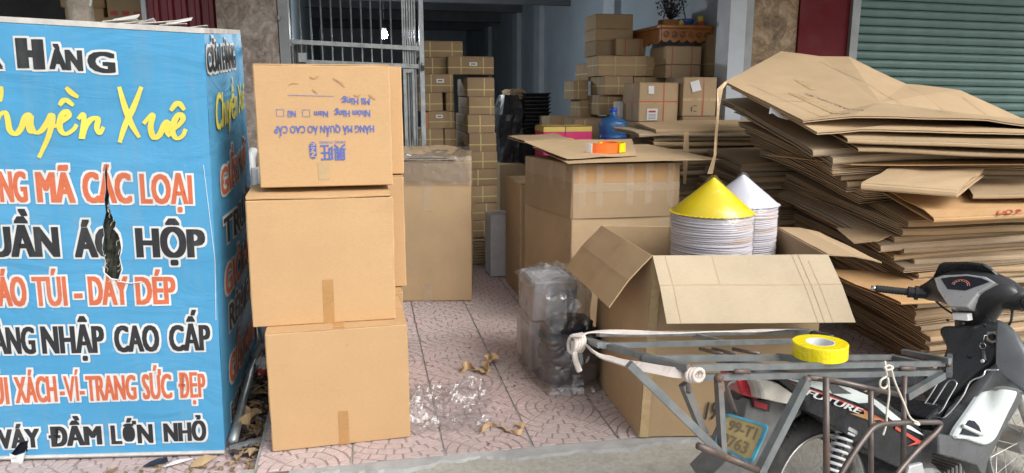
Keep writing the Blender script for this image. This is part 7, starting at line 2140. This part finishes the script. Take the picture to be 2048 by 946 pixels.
# webbing strap tied on the rack
st = thing('webbing_strap', 'cream webbing strap tied along the far rail and knotted at the rack corner', 'strap', (1.48, 1.94, -0.11)); st.rotation_euler = rack.rotation_euler
def ribbon3(name, pts, w, parent, mat, up=Vector((0, 0, 1)), th=0.0022):
    Q = cr(pts, 5); rings = []
    for i, q in enumerate(Q):
        d = (Q[min(i + 1, len(Q) - 1)] - Q[max(i - 1, 0)]).normalized()
        s_ = d.cross(up).normalized(); n_ = s_.cross(d).normalized()
        tw = 0.5 * nz(i * 0.21, w * 50)
        a = s_ * math.cos(tw) + n_ * math.sin(tw); b = n_ * math.cos(tw) - s_ * math.sin(tw)
        rings.append([q - a * w - b * th, q + a * w - b * th, q + a * w + b * th, q - a * w + b * th])
    m = MB(); m.skin(rings, caps=True); return m.build(name, mat, parent)
ribbon3('band', [(-0.76, 0.178, 0.96), (-0.605, 0.281, 0.935), (-0.251, 0.333, 0.873), (0.202, 0.43, 0.799), (0.587, 0.555, 0.735), (0.641, 0.516, 0.724)], 0.019, st, 'strap_cream')
ribbon3('band', [(-0.703, 0.221, 0.916), (-0.762, 0.057, 0.926), (-0.768, -0.054, 0.927), (-0.744, -0.149, 0.923), (-0.706, -0.218, 0.917), (-0.669, -0.24, 0.91)], 0.014, st, 'strap_cream', Vector((0, -1, 0.4)))
kn = Vector((-0.743, 0.206, 0.938))
for k in range(4):
    m = MB(); pts = []
    for i in range(13):
        a = 2 * PI * i / 12; pts.append(kn + Vector((0.010 * k - 0.015 + 0.006 * math.sin(a), 0.022 * math.cos(a), 0.026 * math.sin(a) - 0.008)))
    m.tube(pts, 0.007, 6); m.build('knot', 'strap_cream', st, smooth=True)
m = MB(); m.tube(cr([kn + Vector((-.01, 0, 0)), kn + Vector((-.02, -.02, -.05)), kn + Vector((-.012, -.03, -.09))], 4), [0.009] * 9, 6); m.build('tail', 'strap_cream', st)
kn2 = Vector((-0.669, -0.24, 0.91))
for k in range(3):
    m = MB(); pts = []
    for i in range(13):
        a = 2 * PI * i / 12; pts.append(kn2 + Vector((0.018 * math.cos(a) + 0.006 * k, -0.01 - 0.006 * k, 0.016 * math.sin(a))))
    m.tube(pts, 0.006, 6); m.build('knot', 'strap_cream', st, smooth=True)
m = MB(); m.tube([(-0.733, -0.314, 0.911), (-0.744, -0.326, 0.893)], 0.006, 6); m.build('hook', 'rust_pipe', st)
# white cord
cdr = thing('rope', 'thin white cord looped and tied down the front of the rack', 'cord', (1.48, 1.94, -0.11)); cdr.rotation_euler = rack.rotation_euler
for pts in ([(0.06, -0.275, 0.832), (0.05, -0.285, 0.808), (0.058, -0.28, 0.787), (0.033, -0.28, 0.779), (0.028, -0.28, 0.762), (0.045, -0.28, 0.751), (0.062, -0.28, 0.759), (0.065, -0.28, 0.78), (0.061, -0.285, 0.729), (0.05, -0.285, 0.684), (0.043, -0.285, 0.639), (0.028, -0.285, 0.61)],
            [(0.073, -0.285, 0.812), (0.09, -0.285, 0.762), (0.123, -0.285, 0.701), (0.149, -0.29, 0.642), (0.172, -0.3, 0.623), (0.167, -0.305, 0.619), (0.146, -0.305, 0.629)],
            [(0.042, -0.285, 0.817), (0.065, -0.285, 0.82), (0.083, -0.285, 0.809), (0.059, -0.285, 0.807), (0.042, -0.285, 0.817)]):
    m = MB(); m.tube(cr(pts, 5), 0.0035, 6); m.build('cord', 'rope_white', cdr, smooth=True)
# yellow tape roll on the seat
yc = Vector((0.08, -0.015, 0.832))
MW = Matrix.Translation((1.48, 1.94, -0.11)) @ Matrix.Rotation(R(14), 4, 'Z') @ Matrix.Rotation(R(-8), 4, 'X')
wl = MW @ Vector((-0.079, -0.152, 0.848))
yr = roll('tape_roll', 'wide roll of bright yellow tape lying on the motorbike seat', wl, 0.082, 0.040, 0.046, 'tape_yellow', R(-2), R(14))
